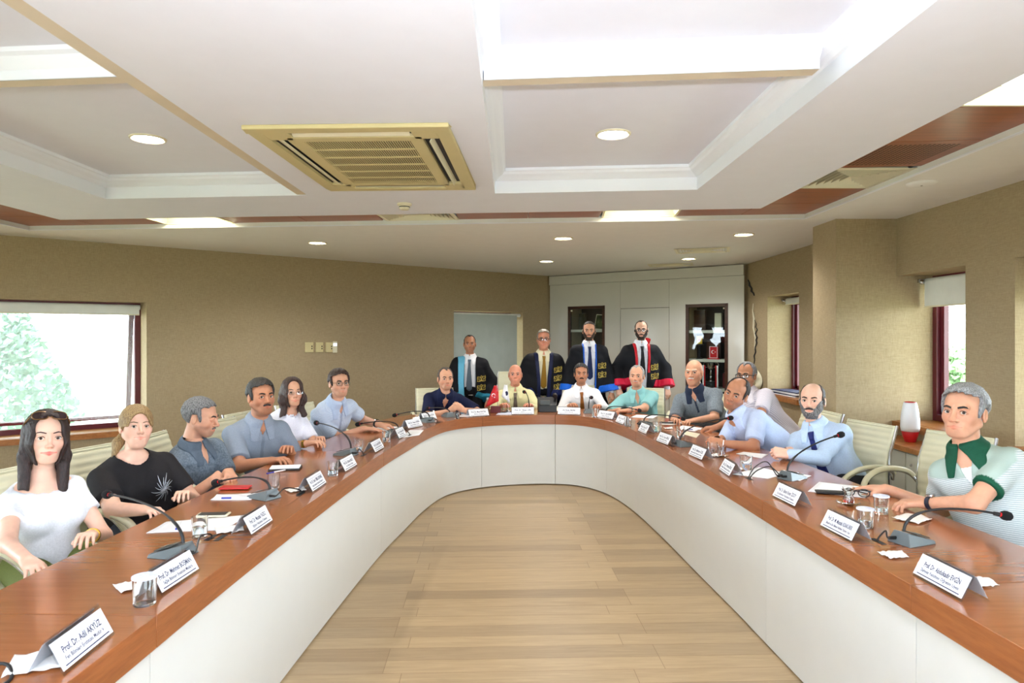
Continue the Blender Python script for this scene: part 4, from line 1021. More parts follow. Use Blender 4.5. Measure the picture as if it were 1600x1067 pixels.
flag(-.045, 7.60, 'small white flag with a navy emblem on a thin desk pole', 'paper', 'disc')

# ---------------------------------------------------------------- chairs
def make_chair(label, high=False):
    e = empty('office_chair', (0, 0, 0), 0, label, 'chair')
    def pad(path, w0, w1, th, bumps, name):
        P = catmull([Vector(p) for p in path], 10); n = len(P); rows = []
        for i, p in enumerate(P):
            t = (P[min(i + 1, n - 1)] - P[max(i - 1, 0)]).normalized(); nr = Vector((-t.y, t.x)); u = i / (n - 1)
            w_ = (w0 + (w1 - w0) * u) / 2; k = abs(math.sin(PI * bumps * u)) ** .5
            hh = th * (.55 + .45 * k) * (1 if .0 < u < 1 else .5)
            row = []
            m_ = 16
            for j in range(m_):
                q = 2 * PI * j / m_; cx, sx = math.cos(q), math.sin(q)
                x_ = w_ * (abs(cx) ** .35) * (1 if cx > 0 else -1); o_ = hh / 2 * (abs(sx) ** .6) * (1 if sx > 0 else -1)
                row.append((x_, p.x + nr.x * o_, p.y + nr.y * o_))
            rows.append(row)
        mb = MB(); mb.grid(rows, closed=True); mb.add(rows[0], [tuple(range(16))]); mb.add(rows[-1], [tuple(range(15, -1, -1))])
        return mb.build(name, M['leather'], e, angle=60)
    H = 1.13 if high else .965
    pad([(.24, .455), (.18, .475), (0, .47), (-.16, .465), (-.22, .47)], .49, .46, .055, 6, 'seat')
    pad([(-.235, .50), (-.215, .62), (-.225, .76), (-.255, H - .12), (-.285, H - .03), (-.295, H)], .46, .44, .045, 11, 'backrest')
    fr = MB()
    for s in (-1, 1):
        fr.tube([(s * .238, .22, .44), (s * .240, -.10, .44), (s * .240, -.235, .47), (s * .236, -.228, .62), (s * .232, -.238, .78), (s * .226, -.275, H - .10), (s * .222, -.31, H)], .011, 8)
    fr.tube([(-.24, -.06, .44), (.24, -.06, .44)], .012, 8); fr.build('side_frame', M['chrome'], e)
    for s in (-1, 1):
        pts = catmull([Vector((s * .245, -.25, .60)), Vector((s * .285, -.20, .665)), Vector((s * .30, -.05, .695)), Vector((s * .30, .10, .680)), Vector((s * .29, .20, .62)), Vector((s * .265, .235, .53)), Vector((s * .245, .20, .46))], 6)
        a_ = MB().tube(pts, .011, 10).build('armrest', M['chrome'], e)
        pp = [p + Vector((0, 0, .014)) + Vector((0, .006 if p.y > .15 else 0, 0)) for p in pts[3:31]]
        MB().tube(pp, .019, 12, flat=.75).build('armrest_pad', M['leather'], a_)
    MB().tube([(0, 0, .44), (0, 0, .30), (0, 0, .29), (0, 0, .10)], [.04, .04, .022, .022], 14).build('gas_lift', M['chrome'], e)
    b = MB()
    for k in range(5):
        q = 2 * PI * k / 5 + .3; b.tube([(0, 0, .11), (.15 * math.cos(q), .15 * math.sin(q), .10), (.29 * math.cos(q), .29 * math.sin(q), .075)], [.026, .02, .014], 8, flat=.7)
    b.build('star_base', M['chrome'], e)
    for k in range(5):
        q = 2 * PI * k / 5 + .3; c = (.29 * math.cos(q), .29 * math.sin(q), .030)
        MB().tube([(c[0] - .018 * math.sin(q), c[1] + .018 * math.cos(q), .030), (c[0] + .018 * math.sin(q), c[1] - .018 * math.cos(q), .030)], .029, 14).build('caster', M['black'], e)
    return e
_chair = {}
def chair(x, y, facing, label, high=False):
    """facing: direction angle (radians, 0 = +X) that a sitter would look along"""
    if high not in _chair:
        o = make_chair(label, high); _chair[high] = o
    else:
        o = copy_tree(_chair[high]); o['label'] = label
    o.location = (x, y, 0); o.rotation_euler = (0, 0, facing - PI / 2); return o
# ================================================================ people
import os
f32 = np.float32
def smin(a, b, k):
    h = np.clip(.5 + .5 * (b - a) / k, 0, 1); return b * (1 - h) + a * h - k * h * (1 - h)
def smax(a, b, k): return -smin(-a, -b, k)
def V3(*a): return np.array(a, f32)
def ncap(P, a, b, ra, rb):
    a = np.asarray(a, f32); b = np.asarray(b, f32); ba = b - a; t = np.clip(((P - a) @ ba) / max(1e-9, float(ba @ ba)), 0, 1)
    return np.linalg.norm(P - a - t[:, None] * ba, axis=1) - (ra + (rb - ra) * t)
def nell(P, c, r):
    q = P - np.asarray(c, f32); r = np.asarray(r, f32); k0 = np.linalg.norm(q / r, axis=1); k1 = np.linalg.norm(q / (r * r), axis=1)
    return k0 * (k0 - 1) / np.maximum(k1, 1e-6)
EDG = [((0, 0, 0), (1, 0, 0)), ((0, 0, 0), (0, 1, 0)), ((0, 0, 0), (0, 0, 1)), ((1, 0, 0), (1, 1, 0)), ((1, 0, 0), (1, 0, 1)), ((0, 1, 0), (1, 1, 0)),
       ((0, 1, 0), (0, 1, 1)), ((0, 0, 1), (1, 0, 1)), ((0, 0, 1), (0, 1, 1)), ((1, 1, 0), (1, 1, 1)), ((1, 0, 1), (1, 1, 1)), ((0, 1, 1), (1, 1, 1))]
def surf(f, lo, hi, h):
    """surface nets of f<0 inside the box; returns vertices and quads"""
    lo = np.array(lo, float) - 2 * h; hi = np.array(hi, float) + 2 * h; C = 6
    n = np.ceil((hi - lo) / (h * C)).astype(int)
    gi = [np.arange(k) for k in n]
    I, J, K = np.meshgrid(*gi, indexing='ij')
    cc = np.stack([I, J, K], -1).reshape(-1, 3)
    dc = f((lo + (cc + .5) * h * C).astype(f32))
    act = np.abs(dc) < h * C * 1.35 + h
    D_ = np.sign(dc).reshape(n); N = n * C + 1
    A = np.repeat(np.repeat(np.repeat(D_, C, 0), C, 1), C, 2).astype(f32); A = np.pad(A, ((0, 1),) * 3, mode='edge')
    cells = cc[act] * C
    off = np.stack(np.meshgrid(*[np.arange(C + 1)] * 3, indexing='ij'), -1).reshape(-1, 3)
    idx = (cells[:, None, :] + off[None]).reshape(-1, 3)
    lin_ = np.unique(np.ravel_multi_index(idx.T, N))
    ix = np.stack(np.unravel_index(lin_, N), -1); A.ravel()[lin_] = f((lo + ix * h).astype(f32))
    S_ = A < 0
    a = S_[:-1, :-1, :-1]; cnt = np.zeros(a.shape, np.int8)
    for dx in (0, 1):
        for dy in (0, 1):
            for dz in (0, 1): cnt += S_[dx:dx + a.shape[0], dy:dy + a.shape[1], dz:dz + a.shape[2]]
    m = (cnt > 0) & (cnt < 8); c = np.argwhere(m); vid = -np.ones(a.shape, int); vid[m] = np.arange(len(c))
    acc = np.zeros((len(c), 3)); w = np.zeros(len(c))
    for e0, e1 in EDG:
        p, q = c + e0, c + e1; da = A[tuple(p.T)]; db = A[tuple(q.T)]; cr_ = (da < 0) != (db < 0)
        t = np.where(cr_, da / np.where(cr_, da - db, 1), 0)
        acc += np.where(cr_[:, None], np.array(e0) + t[:, None] * (np.array(e1) - np.array(e0)), 0); w += cr_
    V = lo + (c + acc / w[:, None]) * h; Q = []
    for ax in range(3):
        sl0 = [slice(None)] * 3; sl1 = [slice(None)] * 3; sl0[ax] = slice(0, -1); sl1[ax] = slice(1, None)
        s0, s1 = S_[tuple(sl0)], S_[tuple(sl1)]; g = np.argwhere(s0 != s1); b_, c_ = [k for k in range(3) if k != ax]
        ok = (g[:, b_] > 0) & (g[:, c_] > 0) & (g[:, b_] < a.shape[b_]) & (g[:, c_] < a.shape[c_]); g = g[ok]
        vv = []
        for (ub, uc) in ((1, 1), (0, 1), (0, 0), (1, 0)):
            k = g.copy(); k[:, b_] -= ub; k[:, c_] -= uc; vv.append(vid[tuple(k.T)])
        q = np.stack(vv, -1); s = s0[tuple(g.T)]
        if ax == 1: s = ~s
        q[~s] = q[~s][:, ::-1]; Q.append(q)
    Q = np.concatenate(Q); Q = Q[(Q >= 0).all(1)]
    return V, Q
def mesh_obj(name, V, Q, mat, parent, origin, smooth=True):
    me = bpy.data.meshes.new(name); me.from_pydata((V - np.array(origin)).tolist(), [], Q.tolist()); me.materials.append(mat)
    me.polygons.foreach_set('use_smooth', np.ones(len(me.polygons), bool)); me.update()
    o = bpy.data.objects.new(name, me); COL.objects.link(o); o.parent = parent; return o

# ---------------------------------------------------------------- shared shapes
def skull(p, q):
    """head without features; p in head space (x right, y face, z up), q: parameters"""
    wj, fat = q.get('jaw', 1.0), q.get('fat', 0.0)
    d = nell(p, (0, -.014, .030), (.0755, .098, .0885)); cw = q.get('cheek', 1.0)
    d = smin(d, nell(p, (0, .026, -.028), (.0615 * cw, .062, .082)), .02)
    d = smin(d, nell(p, (0, .056, -.092 - .003 * fat), (.030 * wj + .004 * fat, .028, .023)), .022)
    ax = np.abs(p[:, 0]); pa = np.stack([ax, p[:, 1], p[:, 2]], 1)
    d = smin(d, ncap(pa, (.052 * wj, .002, -.048), (.024 * wj, .056, -.090), .021 + .004 * fat, .018), .02)
    d = smin(d, nell(pa, (.040, .050, -.022), (.024 + .004 * fat, .027, .024 + .010 * fat)), .024)
    return d
def headf(p, q):
    ax = np.abs(p[:, 0]); pa = np.stack([ax, p[:, 1], p[:, 2]], 1); ns = q.get('nose', 1.0); fem = q.get('fem', False); sm = q.get('smile', 0)
    d = skull(p, q)
    if not fem: d = smin(d, ncap(pa, (.010, .0855, .020), (.042, .074, .022), .009, .009), .012)
    d = smax(d, -nell(pa, (.032, .105, -.001), (.021, .020, .0150)), .012)
    if q.get('closed'): d = smin(d, nell(pa, (.032, .0785, -.001), (.0155, .0135, .0125)), .004)
    # nose
    d = smin(d, ncap(p, (0, .084, .012), (0, .104 + .005 * (ns - 1), -.030), .0075, .0095 * ns), .010)
    d = smin(d, nell(p, (0, .108 + .006 * (ns - 1), -.032), (.0105 * ns, .0105, .0095)), .006)
    d = smin(d, nell(pa, (.0125 * ns, .097, -.036), (.0085, .0105, .0075)), .005)
    d = smax(d, -nell(pa, (.0065, .104, -.0425), (.0035, .006, .0035)), .003)
    # eyelids
    d = smin(d, ncap(pa, (.0160, .0825, -.0025), (.0315, .0905, .0100), .0032, .0036), .004); d = smin(d, ncap(pa, (.0315, .0905, .0100), (.0475, .0790, -.0005), .0036, .0032), .004)
    d = smin(d, ncap(pa, (.0160, .0825, -.0025), (.0320, .0882, -.0102), .0024, .0024), .006); d = smin(d, ncap(pa, (.0320, .0888, -.0100), (.0475, .0790, -.0005), .0024, .0022), .006)
    # mouth
    d = smin(d, nell(p, (0, .077, -.065), (.033, .0155, .021)), .018)
    d = smin(d, ncap(pa, (0, .0932, -.0618), (.027, .0850, -.0640 + .003 * sm), .0042, .0024), .004)
    d = smin(d, ncap(pa, (0, .0920, -.0708), (.024, .0850, -.0660 + .003 * sm), .0050, .0024), .004)
    d = smax(d, -ncap(pa, (0, .0985, -.0663), (.030, .0885, -.0648 + .0035 * sm), .0020, .0017), .002)
    # ears
    if not q.get('noears'):
        e = nell(pa - V3(0, 0, 0) - 0, (.0795, -.010, -.008), (.009, .0185, .031)); e = smax(e, -nell(pa, (.088, -.006, -.004), (.006, .011, .020)), .004); d = smin(d, e, .006)
    # neck
    nf = .86 if fem else 1.0; d = smin(d, ncap(p, (0, -.022, -.04), (0, -.038, -.20), .050 * nf + .004 * q.get('fat', 0), .056 * nf + .005 * q.get('fat', 0)), .018)
    if q.get('fat', 0) > .5: d = smin(d, nell(p, (0, .028, -.108), (.040, .040, .022)), .02)
    return d
FL = (.070, .079, .073, .057)
CURL = {'flat': (6, 10, 8), 'relax': (24, 34, 20), 'clasp': (48, 62, 34), 'fist': (72, 88, 48)}
def handf(p, side, pose):
    """wrist at origin, fingers along +y, back of the hand +z, thumb at -x*side"""
    p = p * V3(side, 1, 1); d = None
    for k, xk in enumerate((-.028, -.0095, .0095, .0275)):
        yk = (.086, .090, .086, .078)[k]
        e = ncap(p, (xk * .55, .0, 0), (xk, yk, .0), .0165, .0128); d = e if d is None else smin(d, e, .012)
    d = smin(d, ncap(p, (-.020, .020, -.008), (-.026, .055, -.008), .014, .012), .014)
    fg = None
    for k, xk in enumerate((-.028, -.0095, .0095, .0275)):
        yk = (.086, .090, .086, .078)[k]; c = [math.radians(a * (1 + .08 * k)) for a in CURL[pose]]
        pt = np.array([xk, yk, 0.]); ang = 0; sp = (-.10, -.03, .04, .12)[k] * (1 if pose in ('flat', 'relax') else .3)
        for j, fr in enumerate((.46, .30, .24)):
            ang += c[j]; dv = np.array([math.sin(sp), math.cos(sp) * math.cos(ang), -math.sin(ang)]); nx = pt + dv * FL[k] * fr
            r0, r1 = (.0092 - .0007 * j, .0086 - .0008 * j); r0 *= (1, 1, .97, .86)[k]; r1 *= (1, 1, .97, .86)[k]
            e = ncap(p, pt, nx, r0, r1); fg = e if fg is None else smin(fg, e, .0022); pt = nx
    d = smin(d, fg, .006)
    cu = {'flat': .15, 'relax': .35, 'clasp': .7, 'fist': .9}[pose]
    t0 = np.array([-.022, .022, -.006]); t1 = t0 + np.array([-.026 + .012 * cu, .030, -.012 - .006 * cu]); t2 = t1 + np.array([-.016 + .030 * cu, .028, -.006 - .010 * cu]); t3 = t2 + np.array([-.006 + .026 * cu, .024, -.004])
    th = smin(smin(ncap(p, t0, t1, .0145, .0115), ncap(p, t1, t2, .0112, .0100), .004), ncap(p, t2, t3, .0100, .0080), .003)
    d = smin(d, th, .007)
    return smin(d, ncap(p, (0, -.06, 0), (0, .008, 0), .026, .0235), .014)
def frame(f, u):
    f = np.array(f, float); u = np.array(u, float); u /= np.linalg.norm(u); f = f - u * (f @ u); f /= np.linalg.norm(f); r = np.cross(f, u); return r, f, u
def tolocal(P, o, fr):
    q = P - np.asarray(o, f32); return np.stack([q @ np.asarray(k, f32) for k in fr], 1)
def toworld(p, o, fr): return np.asarray(o) + p[0] * fr[0] + p[1] * fr[1] + p[2] * fr[2]
def ik(S_, W, L1, L2, pole):
    S_ = np.array(S_, float); W = np.array(W, float); v = W - S_; d = np.linalg.norm(v); L = L1 + L2
    if d > L * .995: k = d / (L * .995); L1 *= k; L2 *= k
    a = (L1 * L1 - L2 * L2 + d * d) / (2 * d); h = math.sqrt(max(0, L1 * L1 - a * a)); v /= d
    pl = np.array(pole, float); pl -= v * (pl @ v); pl /= np.linalg.norm(pl); return S_ + v * a + pl * h
def folds(P, amp, seed=0.0, fr=26.0):
    x, y, z = P[:, 0] + seed, P[:, 1] - seed * .7, P[:, 2]
    a = np.sin(z * fr * .8 + 2.2 * np.sin(x * 7 + y * 6 + seed) + x * 9); b = np.sin(x * fr * .6 + y * fr * .5 + 2.0 * np.sin(z * 8 + seed * 3))
    return amp * (np.abs(a) ** 1.5 * .9 + .6 * b * np.sin(z * 6 + seed) - .4)

SKIN = {}
def skinmat(key, rgb):
    if key in SKIN: return SKIN[key]
    t = NT('skin_' + key); b = t.bsdf(Roughness=.48); b.inputs['Subsurface Weight'].default_value = .12; b.inputs['Subsurface Scale'].default_value = .01
    b.inputs['Subsurface Radius'].default_value = (1, .35, .2); b.inputs['Specular IOR Level'].default_value = .4
    at = t.n('ShaderNodeVertexColor'); at.layer_name = 'tint'
    v = t.coords((1, 1, 1)); n = t.n('ShaderNodeTexNoise', i_Scale=30.0, i_Detail=4.0); t.l(v, n.inputs['Vector'])
    c = lin(rgb); r = t.ramp(n.outputs['Fac'], [(.3, tuple(x * .93 for x in c[:3]) + (1,)), (.7, tuple(min(1, x * 1.05) for x in c[:3]) + (1,))])
    mx = t.n('ShaderNodeMix', data_type='RGBA', blend_type='MULTIPLY'); mx.inputs[0].default_value = 1; t.l(r, mx.inputs[6]); t.l(at.outputs[0], mx.inputs[7])
    t.l(mx.outputs[2], b.inputs['Base Color'])
    n2 = t.n('ShaderNodeTexNoise', i_Scale=220.0, i_Detail=3.0); t.l(v, n2.inputs['Vector']); bp = t.n('ShaderNodeBump', i_Strength=.12, i_Distance=.003); t.l(n2.outputs['Fac'], bp.inputs['Height']); t.l(bp.outputs[0], b.inputs['Normal'])
    SKIN[key] = t.m; return t.m
HAIRM = {}
def hairmat(rgb, rgb2=None):
    k = (rgb, rgb2)
    if k in HAIRM: return HAIRM[k]
    t = NT('hair'); b = t.bsdf(Roughness=.55); v = t.coords((1, 1, 1)); mp = t.n('ShaderNodeMapping'); mp.inputs['Scale'].default_value = (260, 260, 36); t.l(v, mp.inputs['Vector'])
    n = t.n('ShaderNodeTexNoise', i_Scale=1.0, i_Detail=4.0); t.l(mp.outputs[0], n.inputs['Vector'])
    c = lin(rgb); c2 = lin(rgb2) if rgb2 else tuple(min(1, x * 1.7 + .004) for x in c[:3]) + (1,)
    t.l(t.ramp(n.outputs['Fac'], [(.38, c), (.66, c2)]), b.inputs['Base Color'])
    bp = t.n('ShaderNodeBump', i_Strength=.6, i_Distance=.006); t.l(n.outputs['Fac'], bp.inputs['Height']); t.l(bp.outputs[0], b.inputs['Normal']); HAIRM[k] = t.m; return t.m
CL = {}
def cloth(rgb, rgb2=None, pat=None, rough=.85, sc=1.0):
    k = (rgb, rgb2, pat, rough, sc)
    if k in CL: return CL[k]
    t = NT('cloth_' + (pat or 'plain')); b = t.bsdf(Roughness=rough); b.inputs['Specular IOR Level'].default_value = .25; c = lin(rgb); c2 = lin(rgb2) if rgb2 else None
    v = t.coords((sc, sc, sc))
    n = t.n('ShaderNodeTexNoise', i_Scale=140.0, i_Detail=3.0); t.l(v, n.inputs['Vector'])
    col = t.ramp(n.outputs['Fac'], [(.3, tuple(x * .92 for x in c[:3]) + (1,)), (.7, tuple(min(1, x * 1.06) for x in c[:3]) + (1,))])
    if pat:
        if pat == 'stripe_z': w_ = t.n('ShaderNodeTexWave', wave_type='BANDS', bands_direction='Z', i_Scale=34.0)
        elif pat == 'stripe_x': w_ = t.n('ShaderNodeTexWave', wave_type='BANDS', bands_direction='DIAGONAL', i_Scale=26.0)
        elif pat == 'heather': w_ = t.n('ShaderNodeTexNoise', i_Scale=90.0, i_Detail=1.0)
        elif pat == 'fleck': w_ = t.n('ShaderNodeTexVoronoi', i_Scale=190.0)
        elif pat == 'check': w_ = t.n('ShaderNodeTexChecker', i_Scale=110.0)
        t.l(v, w_.inputs['Vector']); fo = w_.outputs['Distance'] if pat == 'fleck' else w_.outputs['Fac']
        fac = t.ramp(fo, [(.35, (0, 0, 0, 1)), (.62, (1, 1, 1, 1))]); mx = t.n('ShaderNodeMix', data_type='RGBA'); t.l(fac, mx.inputs[0]); t.l(col, mx.inputs[6]); mx.inputs[7].default_value = c2; col = mx.outputs[2]
    if sc != 1.0:
        pa_ = t.n('ShaderNodeVertexColor'); pa_.layer_name = 'paint'; mx = t.n('ShaderNodeMix', data_type='RGBA'); t.l(pa_.outputs['Alpha'], mx.inputs[0]); t.l(col, mx.inputs[6]); t.l(pa_.outputs['Color'], mx.inputs[7]); col = mx.outputs[2]
    t.l(col, b.inputs['Base Color'])
    bp = t.n('ShaderNodeBump', i_Strength=.18, i_Distance=.004); t.l(n.outputs['Fac'], bp.inputs['Height']); t.l(bp.outputs[0], b.inputs['Normal']); CL[k] = t.m; return t.m
M['eyewhite'] = plain('eye_white', (214, 206, 198), .25, var=.01)
M['lash'] = plain('eyelash_black', (24, 18, 16), .7)
M['gold'] = plain('gold_embroidery', (222, 196, 96), .5, .25)
M['lens'] = thin_glass('spectacle_lens', (240, 244, 246))
M['darklens'] = plain('dark_sunglass_lens', (50, 34, 36), .08)

TORSO = [(-.24, .14, .10, 0), (0, .172, .122, 0), (.22, .168, .122, .004), (.5, .168, .118, .006), (.72, .182, .118, 0), (.86, .160, .104, -.006), (.94, .108, .084, -.012), (1.0, .072, .064, -.014), (1.08, .054, .055, -.016)]
DEF = dict(hs=1.0, yaw=-90, hy=0, pitch=0, roll=0, w=1.0, belly=0.0, bust=0.0, fem=False, skin='mid', hair='short', hc=(40, 34, 30), hc2=None, stand=False, sh=.160, near=False,
           top='shirt', col=(200, 200, 200), col2=None, pat=None, sleeve='short', collar=None, tie=None, jaw=1.0, fat=0.0, nose=1.0, trousers=(40, 42, 50), brow=(36, 28, 24), beard=None, moustache=None, glasses=None, lips=(.90, .60, .58), gown=None, gaze=None, iris=(60, 40, 26))
SK = {'mid': (214, 160, 130), 'fair': (232, 186, 162), 'tan': (188, 130, 98), 'red': (218, 150, 122)}

def person(label, px, py, Y, pel, wr, wl, **kw):
    """px,py: eye-line centre of the head, Y: its distance; pel: pelvis xy; wr, wl: wrists of right and left arm (world)"""
    q = dict(DEF); q.update(kw); s = q['hs']; seed = px * .013
    H = np.array(D(px, py, Y)); cam_a = math.atan2(-H[1], -H[0])
    ya = math.radians(q['yaw']); bf = np.array([math.cos(ya), math.sin(ya), 0]); zp = .93 if q['stand'] else .555
    Pv = np.array([pel[0], pel[1], zp])
    ha = cam_a + math.radians(q['hy']); hf_ = np.array([math.cos(ha), math.sin(ha), 0]); pt_ = math.radians(q['pitch']) + .75 * math.atan2(HC - H[2], math.hypot(H[0], H[1]))
    hf = hf_ * math.cos(pt_) + np.array([0, 0, math.sin(pt_)]); hr0 = np.cross(hf, [0, 0, 1.]); hr0 /= np.linalg.norm(hr0); hu0 = np.cross(hr0, hf)
    ro = math.radians(q['roll']); hu = hu0 * math.cos(ro) + hr0 * math.sin(ro); hr = np.cross(hf, hu); HF = (hr, hf, hu)
    N = H + np.array([0, 0, -.172 * s]) - .030 * bf - .035 * hu * 0 + (-hu + np.array([0, 0, 1])) * .08
    ax_ = N - Pv; TL = np.linalg.norm(ax_); TF = frame(bf, ax_)
    Sc = N - TF[2] * .072; w = q['w']; sh = q['sh'] * (.5 + .5 * w)
    SR, SL = Sc + TF[0] * sh - TF[2] * .014, Sc - TF[0] * sh - TF[2] * .014
    wr = np.array(wr, float); wl = np.array(wl, float)
    out = lambda sg: TF[0] * sg * q.get('elb', .55) - TF[2] * .8 - TF[1] * .25
    ER = ik(SR, wr, .285, .255, q.get('poleR', out(1))); EL = ik(SL, wl, .285, .255, q.get('poleL', out(-1)))
    hips = [Pv + TF[0] * .09, Pv - TF[0] * .09]
    if q['stand']:
        knees = [h_ + np.array([0, 0, -.43]) + bf * .01 for h_ in hips]; ank = [k_ + np.array([0, 0, -.42]) for k_ in knees]
    else:
        rr_ = np.cross(bf, [0, 0, 1.]); knees = [hips[0] + bf * .41 + rr_ * .05, hips[1] + bf * .41 - rr_ * .05]
        for k_ in knees: k_[2] = .53
        ank = [k_ * 1 + np.array([0, 0, -.445]) + bf * .02 for k_ in knees]
    zt = np.array([r[0] for r in TORSO]); ta = np.array([r[1] for r in TORSO]) * w * .95; tb = np.array([r[2] for r in TORSO]); ty = np.array([r[3] for r in TORSO])
    bel = np.exp(-((zt - .25) / .28) ** 2) * q['belly']; tb = tb + bel * .55; ta = ta + bel * .45; ty = ty + bel * .5
    if q['fem']: ta = ta * np.interp(zt, [0, .4, .8, 1], [1.04, .88, .88, 1])
    sf = .82 if q['fem'] else 1.0
    def torso(P, add=0.0, flare=0.0):
        t = tolocal(P, Pv, TF); z = t[:, 2] / TL; a = np.interp(z, zt, ta); b = np.interp(z, zt, tb); y0 = np.interp(z, zt, ty)
        if flare: fl = np.clip(1 - z, 0, 3) * flare; a = a + fl; b = b + fl * .7
        x = t[:, 0]; y = t[:, 1] - y0
        k = (np.abs(x / a) ** 2.3 + np.abs(y / b) ** 2.3) ** (1 / 2.3)
        d = (k - 1) * np.minimum(a, b) * .92
        return d
    def upper(P, neck=True):
        d = torso(P); t = tolocal(P, Pv, TF); d = smax(d, t[:, 2] - TL * 1.06, .02); d = smax(d, -t[:, 2] - .12, .04)
        d = smin(d, ncap(P, Sc - TF[2] * .01, SR - TF[2] * .01, .050 * sf, .050 * sf), .045); d = smin(d, ncap(P, Sc - TF[2] * .01, SL - TF[2] * .01, .050 * sf, .050 * sf), .045)
        if q['bust']:
            for sg in (-1, 1):
                c_ = toworld((sg * .075, .085 + .01 * q['bust'], TL * .64), Pv, TF); tt = tolocal(P, c_, TF); d = smin(d, nell(tt, (0, 0, 0), (.062, .055 + .012 * q['bust'], .062)), .045)
        return d
    aw = .9 if q['fem'] else 1.0 * (.4 + .6 * w); aw *= q.get('armw', 1)
    def arms(P, add=0.0):
        d = None
        for S0, E0, W0 in ((SR, ER, wr), (SL, EL, wl)):
            e = smin(ncap(P, S0, E0, .052 * aw + add, .041 * aw + add), ncap(P, E0, W0 + (W0 - E0) * .12, .041 * aw + add, .0245 + add), .02)
            d = e if d is None else np.minimum(d, e)
        return d
    nk0 = toworld((0, -.022 * s, -.04 * s), H, HF); nk1 = N + (N - nk0) * .25
    fat = q['fat']; nr = (.050 + .005 * fat) * s * (.86 if q['fem'] else 1.0)
    def legs(P, add=0.0, kk=1.0):
        d = nell(tolocal(P, Pv - TF[2] * .01, frame(bf, (0, 0, 1))), (0, 0, 0), (.17 * w + add, .13 + add, .12 + add))
        for h_, k_, a_ in zip(hips, knees, ank):
            e = smin(ncap(P, h_, k_, .078 * kk + add, .056 * kk + add), ncap(P, k_, a_, .056 * kk + add, .036 * kk + add), .02); d = smin(d, e, .03)
        return d
    def bodyf(P):
        d = smin(upper(P), arms(P), .025); d = smin(d, ncap(P, nk1, nk0, nr * 1.08, nr), .02); return smin(d, legs(P), .03)
    pts = np.array([H, Pv, ER, EL, wr, wl, SR, SL] + knees + ank); lo = pts.min(0) - .22; hi = pts.max(0) + .22; hi[2] = nk0[2] + .03; lo[2] = ank[0][2] - .05
    near = q['near']; hb = .011 if not near else .009
    V, Q = surf(bodyf, lo, hi, hb)
    bm = bmesh.new(); vs = [bm.verts.new(v) for v in V.tolist()]
    for k in Q.tolist():
        try: bm.faces.new([vs[i] for i in k])
        except ValueError: pass
    def cut(bm_, co, no, rad, inner_side):
        co = Vector(co); vv = [v for v in bm_.verts if (v.co - co).length < rad]; ss = set(vv)
        ff = [f_ for f_ in bm_.faces if all(v in ss for v in f_.verts)]; ee = {e for f_ in ff for e in f_.edges}
        bmesh.ops.bisect_plane(bm_, geom=list({v for f_ in ff for v in f_.verts}) + list(ee) + ff, dist=1e-6, plane_co=co, plane_no=Vector(no), clear_outer=not inner_side, clear_inner=inner_side)
    def join(V2, Q2, co, no, rad, bco=None, bno=None):
        no = Vector(no).normalized(); bno = Vector(bno).normalized() if bno is not None else no; bco = Vector(bco) if bco is not None else Vector(co)
        cut(bm, bco, bno, rad * 1.6, False)
        b2 = bmesh.new(); v2 = [b2.verts.new(v) for v in V2.tolist()]
        for k in Q2.tolist():
            try: b2.faces.new([v2[i] for i in k])
            except ValueError: pass
        bmesh.ops.bisect_plane(b2, geom=list(b2.verts) + list(b2.edges) + list(b2.faces), dist=1e-6, plane_co=Vector(co) + no * .004, plane_no=no, clear_inner=True, clear_outer=False)
        # keep the biggest piece only
        me = bpy.data.meshes.new('tmp'); b2.to_mesh(me); b2.free(); bm.from_mesh(me); bpy.data.meshes.remove(me)
        ed = [e for e in bm.edges if len(e.link_faces) == 1 and all((abs((v.co - Vector(co)).dot(no)) < .006 or abs((v.co - bco).dot(bno)) < .002) and (v.co - Vector(co)).length < rad for v in e.verts)]
        try: bmesh.ops.bridge_loops(bm, edges=ed)
        except Exception as ex: print('bridge failed', label, ex)
    # head
    hh = .0026 if near else .0040
    hp = {'jaw': q['jaw'], 'fat': fat, 'nose': q['nose'], 'fem': q['fem'], 'noears': q.get('noears'), 'closed': q.get('closed'), 'smile': q.get('smile', 0), 'cheek': q.get('cheek', 1.0)}
    def to_head(P): return tolocal(P, H, HF) / s
    def headw(P): return headf(to_head(P), hp) * s
    Vh, Qh = surf(lambda p: headf(p.astype(f32), hp), (-.10, -.13, -.16), (.10, .13, .135), hh / s)
    if q['fem']: pass
    Rm = np.array(HF)
    Vh = H + (Vh * s) @ Rm
    nc = toworld((0, -.032 * s, -.135 * s), H, HF); join(Vh, Qh, nc, hu, .105 * s)
    # hands
    WR = []
    for sd, W0, E0, key in ((1, wr, ER, 'handR'), (-1, wl, EL, 'handL')):
        o_ = dict(pose=q.get('pose', 'relax')); o_.update(q.get(key, {}))
        fd = (W0 - E0) / np.linalg.norm(W0 - E0); hd = np.array(o_.get('dir', fd), float); hd /= np.linalg.norm(hd); up = np.array(o_.get('up', (0, 0, 1)), float)
        fr_ = frame(np.cross(up, hd), np.cross(hd, np.cross(up, hd))) if False else None
        z_ = up - hd * (up @ hd); z_ /= np.linalg.norm(z_); x_ = np.cross(hd, z_); FR = np.array([x_, hd, z_]); hsz = .92 if q['fem'] else 1.04
        Vn, Qn = surf(lambda p: handf(p.astype(f32), sd, o_['pose']), (-.085, -.03, -.12), (.085, .20, .05), .0034 if near else .0050)
        Vn = W0 + (Vn * hsz) @ FR; join(Vn, Qn, W0 + hd * .004, hd, .058, W0 - fd * .012, fd)
        WR.append((W0, FR))
    # colours
    bmesh.ops.recalc_face_normals(bm, faces=bm.faces)
    me = bpy.data.meshes.new('person'); bm.to_mesh(me); bm.free()
